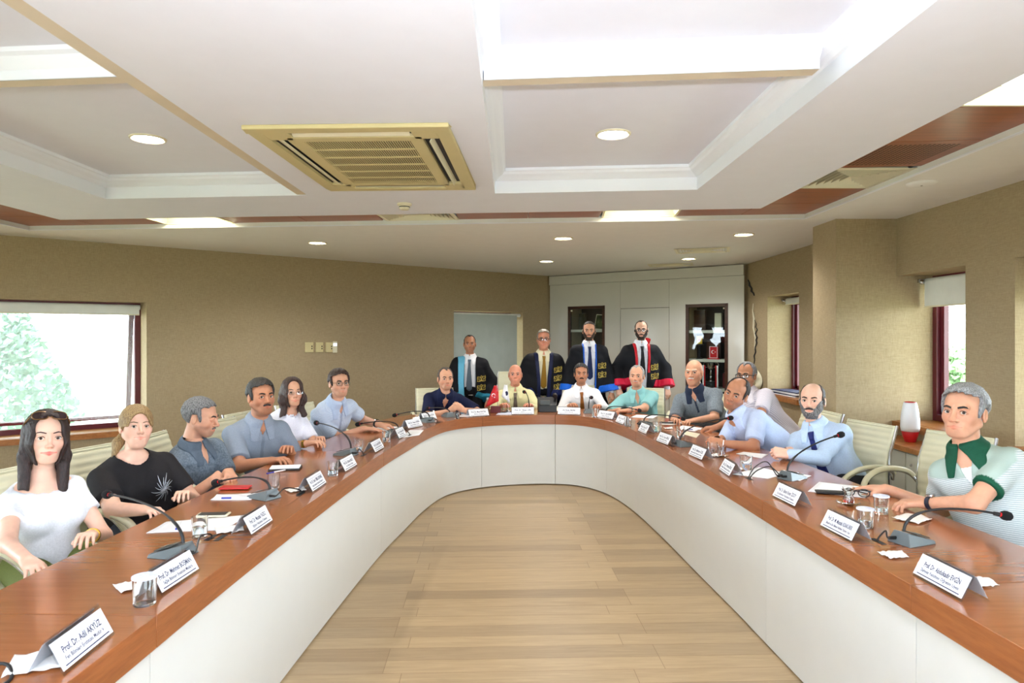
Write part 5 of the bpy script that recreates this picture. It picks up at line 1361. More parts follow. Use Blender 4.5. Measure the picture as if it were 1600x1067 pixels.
    co = np.zeros(len(me.vertices) * 3, f32); me.vertices.foreach_get('co', co); co = co.reshape(-1, 3)
    hl = to_head(co); c = np.ones((len(co), 4), f32); ax = np.abs(hl[:, 0])
    def tint(mask, rgb): 
        m_ = np.clip(mask, 0, 1)[:, None]; c[:, :3] = c[:, :3] * (1 - m_ + m_ * np.array(rgb, f32))
    lipd = np.minimum(ncap(np.stack([ax, hl[:, 1], hl[:, 2]], 1), (0, .0932, -.0618), (.028, .0850, -.0642 + .003 * q.get('smile', 0)), .0046, .0028), ncap(np.stack([ax, hl[:, 1], hl[:, 2]], 1), (0, .0920, -.0708), (.025, .0850, -.0662 + .003 * q.get('smile', 0)), .0054, .0030))
    tint((.0012 - lipd) / .0015, q['lips'])
    front = (hl[:, 2] > -.13) & (hl[:, 1] > .0)
    tint(np.exp(-((ax - .045) ** 2 + (hl[:, 2] + .03) ** 2) / .0005) * front * .5, (1.05, .86, .84))
    tint(np.exp(-(ax ** 2 + (hl[:, 2] + .032) ** 2) / .0002) * front * .45, (1.02, .84, .80))
    if q.get('stubble'):
        m_ = np.clip((-.035 - hl[:, 2]) / .015, 0, 1) * np.clip((hl[:, 1] + .01) / .02, 0, 1) * (hl[:, 2] > -.125) * (lipd > .001)
        tint(m_ * q['stubble'], (.62, .62, .66))
    if q.get('scalp'): tint(np.clip((hl[:, 2] - .03) / .02, 0, 1) * np.clip((.03 - hl[:, 1]) / .03, 0, 1) * .5, (.72, .72, .74))
    at = me.color_attributes.new('tint', 'FLOAT_COLOR', 'POINT'); at.data.foreach_set('color', c.ravel())
    org = np.array([Pv[0], Pv[1], 0.0])
    me.transform(Matrix.Translation(Vector(-org))); me.materials.append(skinmat(q['skin'], SK[q['skin']]))
    me.polygons.foreach_set('use_smooth', np.ones(len(me.polygons), bool)); me.update()
    root = bpy.data.objects.new('person', me); COL.objects.link(root); root.location = org
    prep(root, 'person', None, label, 'person')
    def add(name, f, lo, hi, h, mat): 
        V_, Q_ = surf(f, lo, hi, h)
        if len(V_) < 8: print('empty part', name, label); return None
        return mesh_obj(name, V_, Q_, mat, root, org)
    def headpart(name, f, lo, hi, h, mat):
        V_, Q_ = surf(lambda p: f(p.astype(f32)), lo, hi, h)
        if len(V_) < 8: print('empty head part', name, label); return None
        return mesh_obj(name, H + (V_ * s) @ Rm, Q_, mat, root, org)
    def hmb(mb, name, mat, parent=None, **k_):     # MB built in head space
        T = Matrix([list(hr * s) + [0], list(hf * s) + [0], list(hu * s) + [0], [0, 0, 0, 1]]).transposed(); 
        for i in range(3): T[i][3] = H[i] - org[i]
        mb.v = [tuple(T @ Vector(v)) for v in mb.v]; return mb.build(name, mat, parent or root, **k_)
    hk = lambda p: skull(p, hp)
    # ---- eyes
    gz = q['gaze']; gd = np.array([-H[0], -H[1], HC - H[2]]) if gz is None else np.array(gz, float); gd = gd / np.linalg.norm(gd); gl = np.array([gd @ hr, gd @ hf, gd @ hu]); gl[0] = np.clip(gl[0], -.6, .6); gl[1] = max(gl[1], .5); gl /= np.linalg.norm(gl)
    im = plain('iris', q['iris'], .2, var=.1)
    for sg in (() if q.get('closed') else (-1, 1)):
        mb = MB(); qt = Vector(gl).to_track_quat('Z', 'Y').to_matrix().to_4x4(); T = Matrix.Translation((sg * .0318, .0792, -.0002)) @ qt
        R = .0125; prof = lambda a0, a1, n_, e_=0: [(max(1e-5, (R + e_) * math.sin(a0 + (a1 - a0) * i / n_)), (R + e_) * math.cos(a0 + (a1 - a0) * i / n_)) for i in range(n_ + 1)]
        mb.lathe(prof(.52, PI, 10), 16, 0, T); mb.lathe(prof(.2, .52, 3), 16, 1, T); mb.lathe(prof(0, .2, 2), 16, 2, T)
        hmb(mb, 'eye', [M['eyewhite'], im, M['lash']])
        if not q.get('closed'):
            lb = MB(); lb.tube([(sg * .0165, .0850, -.0015), (sg * .0235, .0915, .0060), (sg * .0315, .0942, .0078), (sg * .040, .0890, .0052), (sg * .0490, .0800, -.0005)], [.0006, .0013, .0016, .0015, .0009], 6); hmb(lb, 'eyelash', M['lash'])
    # brows
    bmx = hairmat(q['brow'])
    for sg in (-1, 1):
        th = .0032 if q['fem'] else .0052; P_ = []
        for (x, z) in ((.013, .0185), (.022, .0215), (.034, .0245), (.044, .0225), (.049, .0185)):
            yy = .11
            for _ in range(30):
                dd = float(headf(np.array([[sg * x, yy, z]], f32), hp)[0])
                if dd < .0003: break
                yy -= dd * .8
            P_.append((sg * x, yy + .0005, z + (.002 if q['fem'] else 0)))
        mb = MB(); mb.tube(P_, [th * .8, th, th, th * .75, th * .3], 8, flat=.9); hmb(mb, 'eyebrow', bmx)
    def region_patch(name, reg, off, mat, h=None, k=.006, lo=(-.09, -.12, -.14), hi=(.09, .13, .14), inner=.004, bump=.0008):
        def f(p):
            d = headf(p, hp) - off + bump * np.sin(p[:, 0] * 900 + 3 * np.sin(p[:, 2] * 300)) * np.sin(p[:, 2] * 700)
            return smax(smax(d, reg(p), k), -(headf(p, hp) + inner), .002)
        return headpart(name, f, lo, hi, h or (.003 if near else .0042), mat)
    if q['moustache']:
        mw = q.get('mw', 1.0)
        def f(p):
            pa = np.stack([np.abs(p[:, 0]), p[:, 1], p[:, 2]], 1)
            return smin(ncap(pa, (0, .0945, -.0515), (.018, .090, -.055), .0068 * mw, .0058 * mw), ncap(pa, (.018, .090, -.055), (.030, .079, -.064), .0058 * mw, .0028), .004) + .0007 * np.sin(p[:, 0] * 1100)
        headpart('moustache', f, (-.04, .06, -.08), (.04, .11, -.035), .0022 if near else .003, hairmat(*q['moustache']))
    if q['beard']:
        z1 = q.get('beardz', -.040); bt = q.get('beardt', .008)
        def reg(p):
            ax = np.abs(p[:, 0]); line = z1 + np.clip(ax - .035, 0, 1) * 1.7; r = p[:, 2] - line
            mouth = nell(np.stack([ax, p[:, 1] * 0 + 0, p[:, 2]], 1), (0, 0, -.066), (.026, 1, .0125)); r = smax(r, -mouth, .003)
            chk = .004 - p[:, 1]; return smax(smax(r, chk, .006), -.128 - p[:, 2], .006)
        region_patch('beard', reg, bt, hairmat(*q['beard']), hi=(.09, .13, .02), bump=.0012)
    # ---- hair
    ht = q['hair']; hm = hairmat(q['hc'], q['hc2'])
    def strands(p, a=.0016, fq=420, b=.0022): return b * np.sin(p[:, 0] * 110 + 3 * np.sin(p[:, 1] * 45)) * np.sin(p[:, 1] * 60 + p[:, 2] * 95) + a * np.sin(p[:, 0] * fq + 4 * np.sin(p[:, 2] * 40) + p[:, 1] * 120) * np.sin(p[:, 1] * fq * .7 + p[:, 2] * 90)
    if ht in ('short', 'fringe'):
        zf = q.get('zf', .072); rec = q.get('recede', .25); tt = q.get('ht', .014)
        def f(p):
            th = tt * np.clip(.35 + (p[:, 2] + .03) / .11, .28, 1.0) + q.get('quiff', 0) * np.clip((p[:, 1] - .02) / .06, 0, 1) * np.clip((p[:, 2] - .06) / .05, 0, 1)
            d = hk(p) - th + strands(p); ax = np.abs(p[:, 0])
            face = np.maximum(.030 - .35 * np.clip(p[:, 2] - .03, 0, 1) - p[:, 1], p[:, 2] - (zf + .012 - .30 * np.clip(ax - .012, 0, 1) ** 1.0 + q.get('recede2', 0) * np.clip(ax - .01, 0, .03)))
            face = face + .003 * np.sin(p[:, 0] * 230 + 40 * p[:, 2]) + .002 * np.sin(p[:, 0] * 510); d = smax(d, -face, .004)
            zs = np.interp(p[:, 1], [-.10, -.045, -.028, .006, .02, .04], [-.072, -.066, .022, .026, -.020, -.020]); d = smax(d, zs - p[:, 2], .005)
            if ht == 'fringe':
                top = p[:, 2] - (q.get('fr', .045) - .25 * (p[:, 1] + .02)); d = smax(d, top, .010)
            if q.get('temple'):
                tp = nell(np.stack([ax, p[:, 1], p[:, 2]], 1), (q.get('tx', .040), .065, .095), (.032, .05, .045)); d = smax(d, -tp, .006)
            if q.get('bald'): d = smax(d, -nell(p, (0, .045 + .0, .115), (.052 * q['bald'], .085 * q['bald'], .060)), .008)
            return d
        headpart('hair', f, (-.11, -.14, -.10), (.11, .13, .155), .0035 if near else .0045, hm)
    if ht == 'long':
        L = q.get('hlen', .23); vol = q.get('vol', 1.0)
        def f(p):
            pa = np.stack([np.abs(p[:, 0]), p[:, 1], p[:, 2]], 1)
            d = hk(p) - .013 * vol
            cur = q.get('curl', 0) * np.sin(p[:, 2] * 38) * .012
            pb = pa + np.stack([cur, cur * .5, cur * 0], 1)
            d = smin(d, ncap(pb, (.064, -.012, .045), (.074 * vol, -.002, -.08), .022, .026 * vol), .02); d = smin(d, ncap(pb, (.074 * vol, -.002, -.08), (.070 * vol, .016, -L), .026 * vol, .024 * vol), .02)
            d = smin(d, nell(p, (0, -.065, -.06), (.090 * vol, .055, L * .72)), .03)
            side = strands(p, .0016, 340, .0022 * (1 if q.get('curl') else .3)); d = d + side
            part = nell(p, (q.get('part', .004), .085, .10 - .055), (.052, .062, .058)); fc = np.maximum(nell(p, (0, .105, -.035), (.061, .085, .118)), -1)
            d = smax(d, -part, .008); d = smax(d, -fc, .008)
            d = smax(d, -ncap(p, (0, .02, -.10), (0, .035, -.35), .044, .062), .01)
            return smax(d, -(p[:, 2] + L + .012 * np.sin(p[:, 0] * 60)), .01)
        headpart('hair', f, (-.15, -.16, -.32), (.15, .13, .15), .004 if near else .005, hm)
    if ht == 'pony':
        def f(p):
            d = hk(p) - .0125 + strands(p, .0012, 380, .0008); ax = np.abs(p[:, 0])
            fc = nell(p, (0, .104, -.030), (.0635, .100, .108)); d = smax(d, -fc, .006); zs = np.interp(p[:, 1], [-.10, -.04, .0, .03], [-.09, -.08, -.018, .0]); d = smax(d, zs - p[:, 2], .006)
            pt = smin(ncap(p, (.02, -.10, -.03), (.072, -.085, -.095), .030, .028), ncap(p, (.072, -.085, -.095), (.098, -.075, -.185), .028, .010), .02); return smin(d, pt, .01)
        headpart('hair', f, (-.11, -.20, -.25), (.11, .13, .14), .004, hm)
    # ---- glasses
    if q['glasses']:
        kind = q['glasses']; zg, yg, rx, rz = (-.002, .103, .026, .017)
        if kind == 'sun': zg, yg, rx, rz = .100, .055, .030, .023
        g = MB(); tilt = Matrix.Identity(4)
        if kind == 'sun': tilt = Matrix.Translation((0, yg, zg)) @ Matrix.Rotation(math.radians(42), 4, 'X') @ Matrix.Translation((0, -yg, -zg))
        lensmb = []
        for sg in (-1, 1):
            P_ = [(sg * (.033 if kind != 'sun' else .036) + rx * (abs(math.cos(a)) ** .7) * (1 if math.cos(a) > 0 else -1), yg - .20 * abs(abs(rx * math.cos(a) * (1 if sg > 0 else -1) + .0)) * (1 if sg * math.cos(a) > 0 else -.1), zg + rz * (abs(math.sin(a)) ** .75) * (1 if math.sin(a) > 0 else -1)) for a in [2 * PI * i / 24 for i in range(24)]]
            rw = {'thick': .0024, 'thin': .0013, 'rimless': .0006, 'sun': .0022}[kind]
            g.tube(P_ + [P_[0]], rw, 6, M=tilt); lm = MB(); lm.add(P_, [tuple(range(24))], M=tilt); lensmb.append(lm)
            ex = sg * (.061 if kind != 'sun' else .068)
            if kind == 'sun': g.tube([(ex, yg - .012, zg + .004), (sg * .085, .0, zg + .005), (sg * .086, -.06, zg)], .003, 8, M=tilt)
            else: g.tube([(sg * .058, yg - .006, zg + .008), (sg * .070, yg - .022, zg + .008), (sg * .0795, .02, zg + .006), (sg * .083, -.015, zg + .004)], rw * 1.2, 6)
        g.tube([(-.010, yg + .001, zg + .003), (0, yg + .004, zg + .006), (.010, yg + .001, zg + .003)], rw * 1.1, 6, M=tilt)
        gm = {'thick': M['black'], 'thin': M['micdark'], 'rimless': M['chrome'], 'sun': M['sunframe']}[kind]
        go = hmb(g, 'sunglasses' if kind == 'sun' else 'eyeglasses', gm)
        for lm in lensmb: hmb(lm, 'lens', M['darklens'] if kind == 'sun' else M['lens'], go, smooth=False)
    # ---- clothes
    cm = cloth(q['col'], q['col2'], q['pat']); hc_ = .0085 if not near else .0065; sl = q['sleeve']; fem = q['fem']
    def tl(P): return tolocal(P, N, TF)
    amp = q.get('fold', .0065)
    def shirt_raw(P, add=.011):
        return upper(P) - add
    def sleeves(P):
        d = None
        for S0, E0, W0 in ((SR, ER, wr), (SL, EL, wl)):
            if sl == 'long': e = smin(ncap(P, S0, E0, .061, .054), ncap(P, E0, W0 - (W0 - E0) * .02, .054, .036), .025)
            else:
                k_ = q.get('slen', .68); En = S0 + (E0 - S0) * k_; e = ncap(P, S0, S0 + (E0 - S0) * (k_ + .3), .060 * (.92 if fem else 1) * aw, .068 * aw); ud = (E0 - S0) / np.linalg.norm(E0 - S0)
                e = smax(e, (P - En.astype(f32)) @ ud.astype(f32), .004)
            d = e if d is None else np.minimum(d, e)
        return d
    low = q.get('hem', -.10)
    def shirtf(P, full=True):
        d = upper(P) - .011; t_ = tolocal(P, Pv, TF)
        d = smax(d, -(t_[:, 2] - low), .01)
        d = smin(d, sleeves(P), .018) - folds(P, amp, seed) * np.clip(-(tl(P)[:, 2] + .02) / .06, 0, 1)
        # never thinner than the skin
        t = tl(P); vneck = q.get('vneck', .0); cr_ = q.get('crew', .062)
        if q.get('offsh'):
            d = smax(d, t[:, 2] + .050 - .10 * np.abs(t[:, 0]) + .002 * np.sin(t[:, 0] * 160), .006)
            return d
        cyl = np.maximum(np.hypot(t[:, 0], t[:, 1] + .012 + .25 * t[:, 2]) - cr_ * s, -(t[:, 2] + .045 + q.get('scoop', 0) * np.clip(t[:, 1], 0, 1))); d = smax(d, -cyl, .012)
        if vneck: d = smax(d, -np.maximum(np.abs(t[:, 0]) - (t[:, 2] + vneck) * .34, -(t[:, 1] - .0)), .005)
        return smax(d, t[:, 2] - .03, .01)
    slo = pts[:8].min(0) - .16; shi = pts[:8].max(0) + .16; slo[2] = Pv[2] - .22; shi[2] = N[2] + .08
    if sl == 'long': slo[2] = min(slo[2], wr[2] - .1, wl[2] - .1)
    painted = q.get('placket') or q.get('cuffband') or q.get('yoke')
    if painted: cm = cloth(q['col'], q['col2'], q['pat'], .85, 1.0001)
    topo = add('shirt' if q['top'] == 'shirt' else q['top'], shirtf, slo, shi, hc_, cm)
    if painted:
        me2 = topo.data; c2 = np.zeros(len(me2.vertices) * 3, f32); me2.vertices.foreach_get('co', c2); P2 = c2.reshape(-1, 3) + org.astype(f32); t2 = tl(P2); pc = np.zeros((len(P2), 4), f32)
        def lay(mask, rgb): m_ = np.clip(mask, 0, 1); k_ = m_ > .02; pc[k_, :3] = lin(rgb)[:3]; pc[:, 3] = np.maximum(pc[:, 3], m_)
        if q.get('yoke'): lay(np.clip((t2[:, 2] + .075 + .12 * t2[:, 1]) / .008, 0, 1) * np.clip((.20 - np.abs(t2[:, 0])) / .01, 0, 1), q['yoke'])
        if q.get('placket'): lay(np.clip((.012 - np.abs(t2[:, 0])) / .004, 0, 1) * (t2[:, 1] > 0) * (t2[:, 2] > -q['placket']), q.get('placketc', tuple(int(v * .88) for v in q['col'])))
        if q.get('cuffband'):
            for S0, E0 in ((SR, ER), (SL, EL)):
                En = S0 + (E0 - S0) * q.get('slen', .68); ud = (E0 - S0) / np.linalg.norm(E0 - S0); u2 = (P2 - En.astype(f32)) @ ud.astype(f32)
                lay(np.clip((u2 + .024) / .005, 0, 1) * (ncap(P2, S0, E0, 0, 0) < .080), q['cuffband'])
        a2 = me2.color_attributes.new('paint', 'FLOAT_COLOR', 'POINT'); a2.data.foreach_set('color', pc.ravel())
    if q['collar']:
        cc_ = q['collar'] if q['collar'] != True else q['col']; cop = q.get('copen', .030)
        def f(P):
            t = tl(P); x, y, z = t[:, 0], t[:, 1] + .016 + .20 * t[:, 2], t[:, 2]; r = np.hypot(x, y); fr_ = np.clip(y / .05, 0, 1)
            a0 = V3(.0605 * s, .034); b0 = V3(.080 * s, -.012); pp = np.stack([r, z], 1); ba = b0 - a0; t_ = np.clip(((pp - a0) @ ba) / (ba @ ba), 0, 1); d = np.linalg.norm(pp - a0 - t_[:, None] * ba, axis=1) - .0042
            th = np.abs(np.arctan2(x, y + 1e-6)); Ro = np.interp(th, [0, .30, .62, 1.0, 1.6, 3.15], [.098, .128, .118, .098, .093, .088]) * s
            fall = smax(smax(upper(P) - .0195, -(upper(P) - .006), .002), np.hypot(x, y - .35 * np.clip(-z, 0, .2)) - Ro * np.where(y > 0, 1, 1), .003); fall = smax(fall, -(z + .078), .004); fall = smax(fall, .055 - r, .003)
            d = smin(d, fall, .005)
            gap = np.maximum(np.abs(x) - (.003 + np.clip(.040 - z, 0, .2) * (.26 + cop * 2.2)), -(y - .01)); return smax(d, -gap, .003)
        add('collar', f, N - .17, N + .14, .0048 if not near else .0036, cloth(tuple(min(255, int(v * 1.04) + 3) for v in cc_)))
    if q['tie']:
        def f(P):
            t = tl(P); base = shirt_raw(P, .011) ; wd = np.interp(-t[:, 2], [.02, .05, .34, .40, .44], [.012, .016, .038, .038, .0]); d = smax(base - .010, np.abs(t[:, 0]) - wd, .004); d = smax(d, -(base + .004), .003)
            d = smax(d, -t[:, 1], .005); d = smax(d, t[:, 2] + .020, .004); d = smax(d, -(t[:, 2] + .43), .004)
            kn = smax(smax(base - .020, -(base + .004), .003), np.maximum(np.abs(t[:, 0]) - .019 - .15 * (t[:, 2] + .03), np.abs(t[:, 2] + .036) - .022), .005); kn = smax(kn, -t[:, 1], .003); return smin(d, kn, .004)
        add('tie', f, toworld((0, .0, -.22), N, TF) - .28, toworld((0, .0, -.22), N, TF) + .28, .0055 if not near else .0045, cloth(q['tie'], rough=.5))
    if q.get('undershirt'):
        def f(P):
            t = tl(P); base = upper(P); d = smax(base - .005, np.abs(t[:, 0]) - .045, .004); d = smax(d, -(base + .004), .003); d = smax(d, -t[:, 1], .004); d = smax(d, t[:, 2] + .048, .003); return smax(d, -(t[:, 2] + .16), .003)
        add('undershirt', f, toworld((0, .0, -.1), N, TF) - .16, toworld((0, .0, -.1), N, TF) + .16, .005, cloth((236, 236, 240)))
    # trousers and shoes
    tr = add('trousers', lambda P: smax(legs(P, .012, 1.0), (P[:, 2] - (Pv[2] + .09)) * .9, .01) - folds(P, .004, seed + 1), lo, np.array([hi[0], hi[1], Pv[2] + .16]), .011, cloth(q['trousers']))
    for a_ in ank:
        mb = MB(); c0 = Vector(a_ - org); b_ = Vector(bf); zc = .045 - a_[2]
        V_, Q_ = surf(lambda P: smax(smin(ncap(P, a_ + V3(0, 0, .0), a_ - V3(0, 0, .03), .046, .046), ncap(P, V3(a_[0], a_[1], .045) - bf * .04, V3(a_[0], a_[1], .035) + bf * .17, .042, .034), .03), .003 - P[:, 2], .004), np.array([a_[0] - .28, a_[1] - .28, 0]), np.array([a_[0] + .28, a_[1] + .28, a_[2] + .07]), .011)
        mesh_obj('shoe', V_, Q_, M['shoe'], root, org)
    # ---- academic gown
    if q['gown']:
        g = q['gown']; gm = cloth((14, 15, 22), rough=.75)
        def gbase(P):
            d = torso(P, 0, .062) - .024; t = tolocal(P, Pv, TF); d = smax(d, t[:, 2] - TL * .985, .02)
            d = smin(d, ncap(P, Sc, SR, .066, .070), .05); d = smin(d, ncap(P, Sc, SL, .066, .070), .05)
            for S0, E0, W0 in ((SR, ER, wr), (SL, EL, wl)):
                e = smin(ncap(P, S0, E0, .070, .080), ncap(P, E0, W0 + (0, 0, .0), .080, g.get('bell', .098)), .03); d = smin(d, e, .035)
            return d
        def sl_end(P):
            d = np.full(len(P), -1., f32)
            for E0, W0 in ((ER, wr), (EL, wl)):
                ud = (W0 - E0) / np.linalg.norm(W0 - E0); e = np.maximum((P - (W0 - ud * .015).astype(f32)) @ ud.astype(f32), np.linalg.norm(P - W0.astype(f32), axis=1) - .20); d = np.maximum(d, -np.maximum(-e, 0) if False else np.where(np.linalg.norm(P - W0.astype(f32), axis=1) < .2, (P - (W0 - ud * .015).astype(f32)) @ ud.astype(f32), -1))
            return d
        op = g.get('open', .055)
        def gape(t): return np.interp(-t[:, 2], [-.06, .02, .30, .5, 1.5], [.075, .070, op, op * .9, op * 1.3])
        def gf(P):
            t = tl(P); d = gbase(P) - folds(P, .007, seed, 18); d = smax(d, .10 - P[:, 2], .01)
            hole = np.maximum(np.abs(t[:, 0] - g.get('ox', 0)) - gape(t), -(t[:, 1] - .01)); d = smax(d, -hole, .006)
            cyl = np.maximum(np.hypot(t[:, 0], t[:, 1] + .012) - .074, -(t[:, 2] + .05)); d = smax(d, -cyl, .008)
            return smax(d, sl_end(P), .006)
        glo = pts[:8].min(0) - .24; ghi = pts[:8].max(0) + .22; glo[2] = .06; ghi[2] = N[2] + .07
        go = add('gown', gf, glo, ghi, .011, gm)
        lc = cloth(g['lapel'], rough=.45); lw = g.get('lw', .05)
        def lap(sgn):
            def f(P):
                t = tl(P); base = gbase(P) - folds(P, .007, seed, 18); x = (t[:, 0] - g.get('ox', 0)) * sgn; gp = gape(t)
                w_ = np.interp(-t[:, 2], [-.05, .05, .3, .8], [lw * 1.25, lw, lw * g.get('taper', .9), lw * g.get('taper', .9) ** 2]); d = smax(base - .009, np.abs(x - gp - w_ / 2) - w_ / 2, .004); d = smax(d, -(base + .004), .003); d = smax(d, -(t[:, 1] + .0), .004)
                return smax(d, -(t[:, 2] + g.get('llen', .62)), .004)
            return f
        for sgn in (1, -1):
            if g.get('lap', 'both') in ('both', sgn): add('lapel', lap(sgn), N - np.array([.3, .35, .75]), N + np.array([.3, .3, .10]), .007, lc)
        for E0, W0, kf in ((ER, wr, 1), (EL, wl, -1)):
            ud = (W0 - E0) / np.linalg.norm(W0 - E0); C1 = W0 - ud * (.015 + g.get('cuff', .08)); C2 = W0 - ud * .012
            def f(P, ud=ud, C1=C1, C2=C2, W0=W0): return smax(smax(gbase(P) - .005 - folds(P, .007, seed, 18), -((P - C1.astype(f32)) @ ud.astype(f32)), .003), np.maximum((P - C2.astype(f32)) @ ud.astype(f32), np.linalg.norm(P - W0.astype(f32), axis=1) - .19), .003)
            add('gown_cuff', f, W0 - .22, W0 + .22, .009, cloth(g['cuffc'], rough=.4))
        if g.get('stand_collar'):
            def f(P):
                t = tl(P); x, y, z = t[:, 0], t[:, 1] + .02, t[:, 2]; r = np.hypot(x, y); a0 = V3(.100, -.03); b0 = V3(.122, .060); pp = np.stack([r, z], 1); ba = b0 - a0; k_ = np.clip(((pp - a0) @ ba) / (ba @ ba), 0, 1); d = np.linalg.norm(pp - a0 - k_[:, None] * ba, axis=1) - .006
                return smax(smax(d, y - .050, .004), x - .02, .004)
            add('gown_collar', f, N - .18, N + .15, .006, cloth(g['lapel'], rough=.45))
        # gold scroll emblems
        def curl(cx, cz, R, t0, t1, sg): return [(cx + sg * R * (1 - .72 * k / 22) * math.cos(t0 + (t1 - t0) * k / 22), cz + R * (1 - .72 * k / 22) * math.sin(t0 + (t1 - t0) * k / 22)) for k in range(23)]
        for ez in g['emb']:
            em = MB(); ex = -.135 - g.get('ex', 0)
            lines = []
            for sg in (-1, 1):
                lines += [curl(sg * .026, .010, .022, -1.9, 4.6, sg), curl(sg * .020, -.024, .014, 2.4, 7.2, sg), [(sg * .004, -.036), (sg * .004, .0), (sg * .010, .030), (0, .036)], [(sg * .052, -.036), (sg * .044, -.028), (sg * .050, -.010), (sg * .052, .012), (sg * .046, .030)], [(sg * .004, -.036), (sg * .03, -.040), (sg * .052, -.036)]]
            for L_ in lines:
                P_ = []
                for (a, b) in L_:
                    o_ = toworld((ex + a, .34, -ez + b), N, TF); dst = 0.0
                    for _ in range(26):
                        dd = float(gf((o_ - TF[1] * dst)[None].astype(f32))[0])
                        if dd < .0006: break
                        dst += dd * .75
                    P_.append(tuple(o_ - TF[1] * (dst - .003) - org))
                em.tube(P_, .0026, 5)
            em.build('gold_emblem', M['gold'], root)
    return dict(root=root, N=N, TF=TF, H=H, HF=HF, org=org, wr=wr, wl=wl, ER=ER, EL=EL, WR=WR, upper=upper, s=s)
M['shoe'] = plain('black_shoe_leather', (26, 22, 20), .35)
M['sunframe'] = plain('gold_brown_frame', (120, 84, 40), .3, .4)
# ================================================================ who sits where
ONLY = None
CAST = []
def cast(*a, **k): CAST.append((a, k))
GREY = (120, 118, 116); DGREY = (66, 62, 60)
cast('woman in white off-shoulder top with sunglasses on her dark hair and green trousers', 72, 684, 3.07, (-2.16, 3.16), (-1.86, 2.62, .735), (-1.80, 2.92, .745), near=True, fem=True, yaw=-36, hy=9, roll=-4, hs=1.0, w=.82, cheek=.92, nose=.8, jaw=.8, sh=.134, bust=.55, armw=.88,
     skin='fair', hair='long', hc=(26, 16, 14), hc2=(54, 32, 28), hlen=.235, glasses='sun', col=(232, 234, 240), sleeve='short', slen=.5, offsh=True, trousers=(104, 112, 58), lips=(.95, .30, .34), smile=.4, brow=(60, 42, 36), pose='relax', fold=.004, hem=-.02)
cast('smiling woman with blonde tied hair in a black t-shirt with a silver flower print', 213, 666, 3.75, (-2.14, 3.86), (-1.80, 3.34, .745), (-1.75, 3.66, .745), near=True, fem=True, yaw=-38, hy=14, roll=-3, hs=.95, w=1.16, sh=.156, nose=.9, cheek=1.04, bust=1.0, belly=.05, fat=.7, armw=1.15,
     skin='fair', hair='pony', hc=(120, 92, 56), hc2=(176, 146, 98), col=(34, 32, 34), crew=.085, scoop=.6, slen=.72, trousers=(30, 32, 40), lips=(1.0, .62, .6), smile=1.2, brow=(110, 84, 60), top='t_shirt', hem=-.12)
cast('man in a blue grey polo looking aside in profile with hands clasped', 314, 652, 4.25, (-2.06, 4.38), (-1.72, 3.97, .775), (-1.69, 4.07, .785), near=True, yaw=-22, hy=68, pitch=-14, hs=1.0, w=1.02, nose=1.25, closed=True, gaze=(1, .1, -.5),
     skin='mid', hair='short', hc=(70, 70, 70), hc2=(140, 140, 140), zf=.075, ht=.012, col=(92, 104, 116), pat='heather', col2=(112, 124, 136), collar=(84, 96, 108), vneck=.10, copen=.04, slen=.78, moustache=((70, 62, 58), (120, 116, 112)), mw=.7, stubble=.8, pose='clasp', trousers=(52, 62, 84),
     handR=dict(pose='clasp', dir=(.5, .85, -.1), up=(.8, -.45, .4)), handL=dict(pose='clasp', dir=(.5, -.8, -.1), up=(.3, .35, .9)))
cast('heavy man with black moustache in a grey short-sleeved shirt', 408, 620, 4.85, (-1.98, 5.06), (-1.60, 4.52, .770), (-1.58, 4.86, .775), near=True, yaw=-46, hy=24, hs=1.05, w=1.14, belly=.07, fat=.7, jaw=1.1, nose=1.15,
     skin='tan', hair='short', hc=(34, 30, 28), hc2=(66, 62, 58), zf=.072, ht=.016, quiff=.006, col=(134, 144, 158), collar=True, vneck=.055, copen=.03, placket=.42, slen=.82, moustache=((30, 24, 22), (60, 50, 44)), brow=(22, 18, 16), stubble=.5, trousers=(34, 36, 46))
cast('woman with shoulder-length dark hair and rimless glasses in a white lace top', 457, 613, 5.45, (-1.98, 5.6), (-1.52, 5.10, .795), (-1.48, 5.24, .80), fem=True, yaw=-34, hy=14, hs=.96, w=.9, nose=.9, jaw=.85, sh=.142, bust=.8,
     skin='mid', hair='long', hc=(40, 24, 20), hc2=(72, 44, 34), hlen=.20, vol=1.12, curl=1.0, glasses='rimless', col=(232, 232, 244), crew=.070, slen=.75, lips=(.95, .5, .5), trousers=(40, 40, 52), brow=(50, 36, 30), top='blouse')
cast('man with rectangular glasses in a pale blue checked short-sleeved shirt', 530, 599, 5.9, (-1.78, 6.22), (-1.30, 5.98, .785), (-1.20, 6.16, .795), yaw=-38, hy=20, hs=1.0, w=1.02, belly=.02, glasses='thin',
     skin='mid', hair='short', hc=(40, 24, 18), hc2=(64, 40, 30), zf=.074, ht=.018, quiff=.008, col=(178, 192, 214), pat='check', col2=(196, 206, 222), collar=(170, 184, 208), vneck=.06, placket=.40, placketc=(150, 160, 186), slen=.74, stubble=.35, handL=dict(dir=(.9, .2, -.1)), handR=dict(dir=(.9, .2, -.08), pose='flat'))
cast('man in a dark navy polo with raised clasped hands', 696, 592, 7.45, (-.86, 7.98), (-.66, 7.22, .80), (-.52, 7.24, .81), yaw=-78, hy=14, hs=1.02, w=1.08, belly=.03, fat=.5, elb=1.2,
     skin='mid', hair='short', hc=(66, 56, 50), hc2=(104, 94, 86), zf=.078, ht=.009, temple=True, col=(22, 28, 58), collar=(20, 26, 56), vneck=.11, copen=.05, slen=.86, stubble=.5, pose='clasp', handR=dict(pose='clasp', dir=(.75, -.1, .5), up=(.0, -1, .5)), handL=dict(pose='clasp', dir=(-.75, -.1, .5), up=(0, -1, .5)))
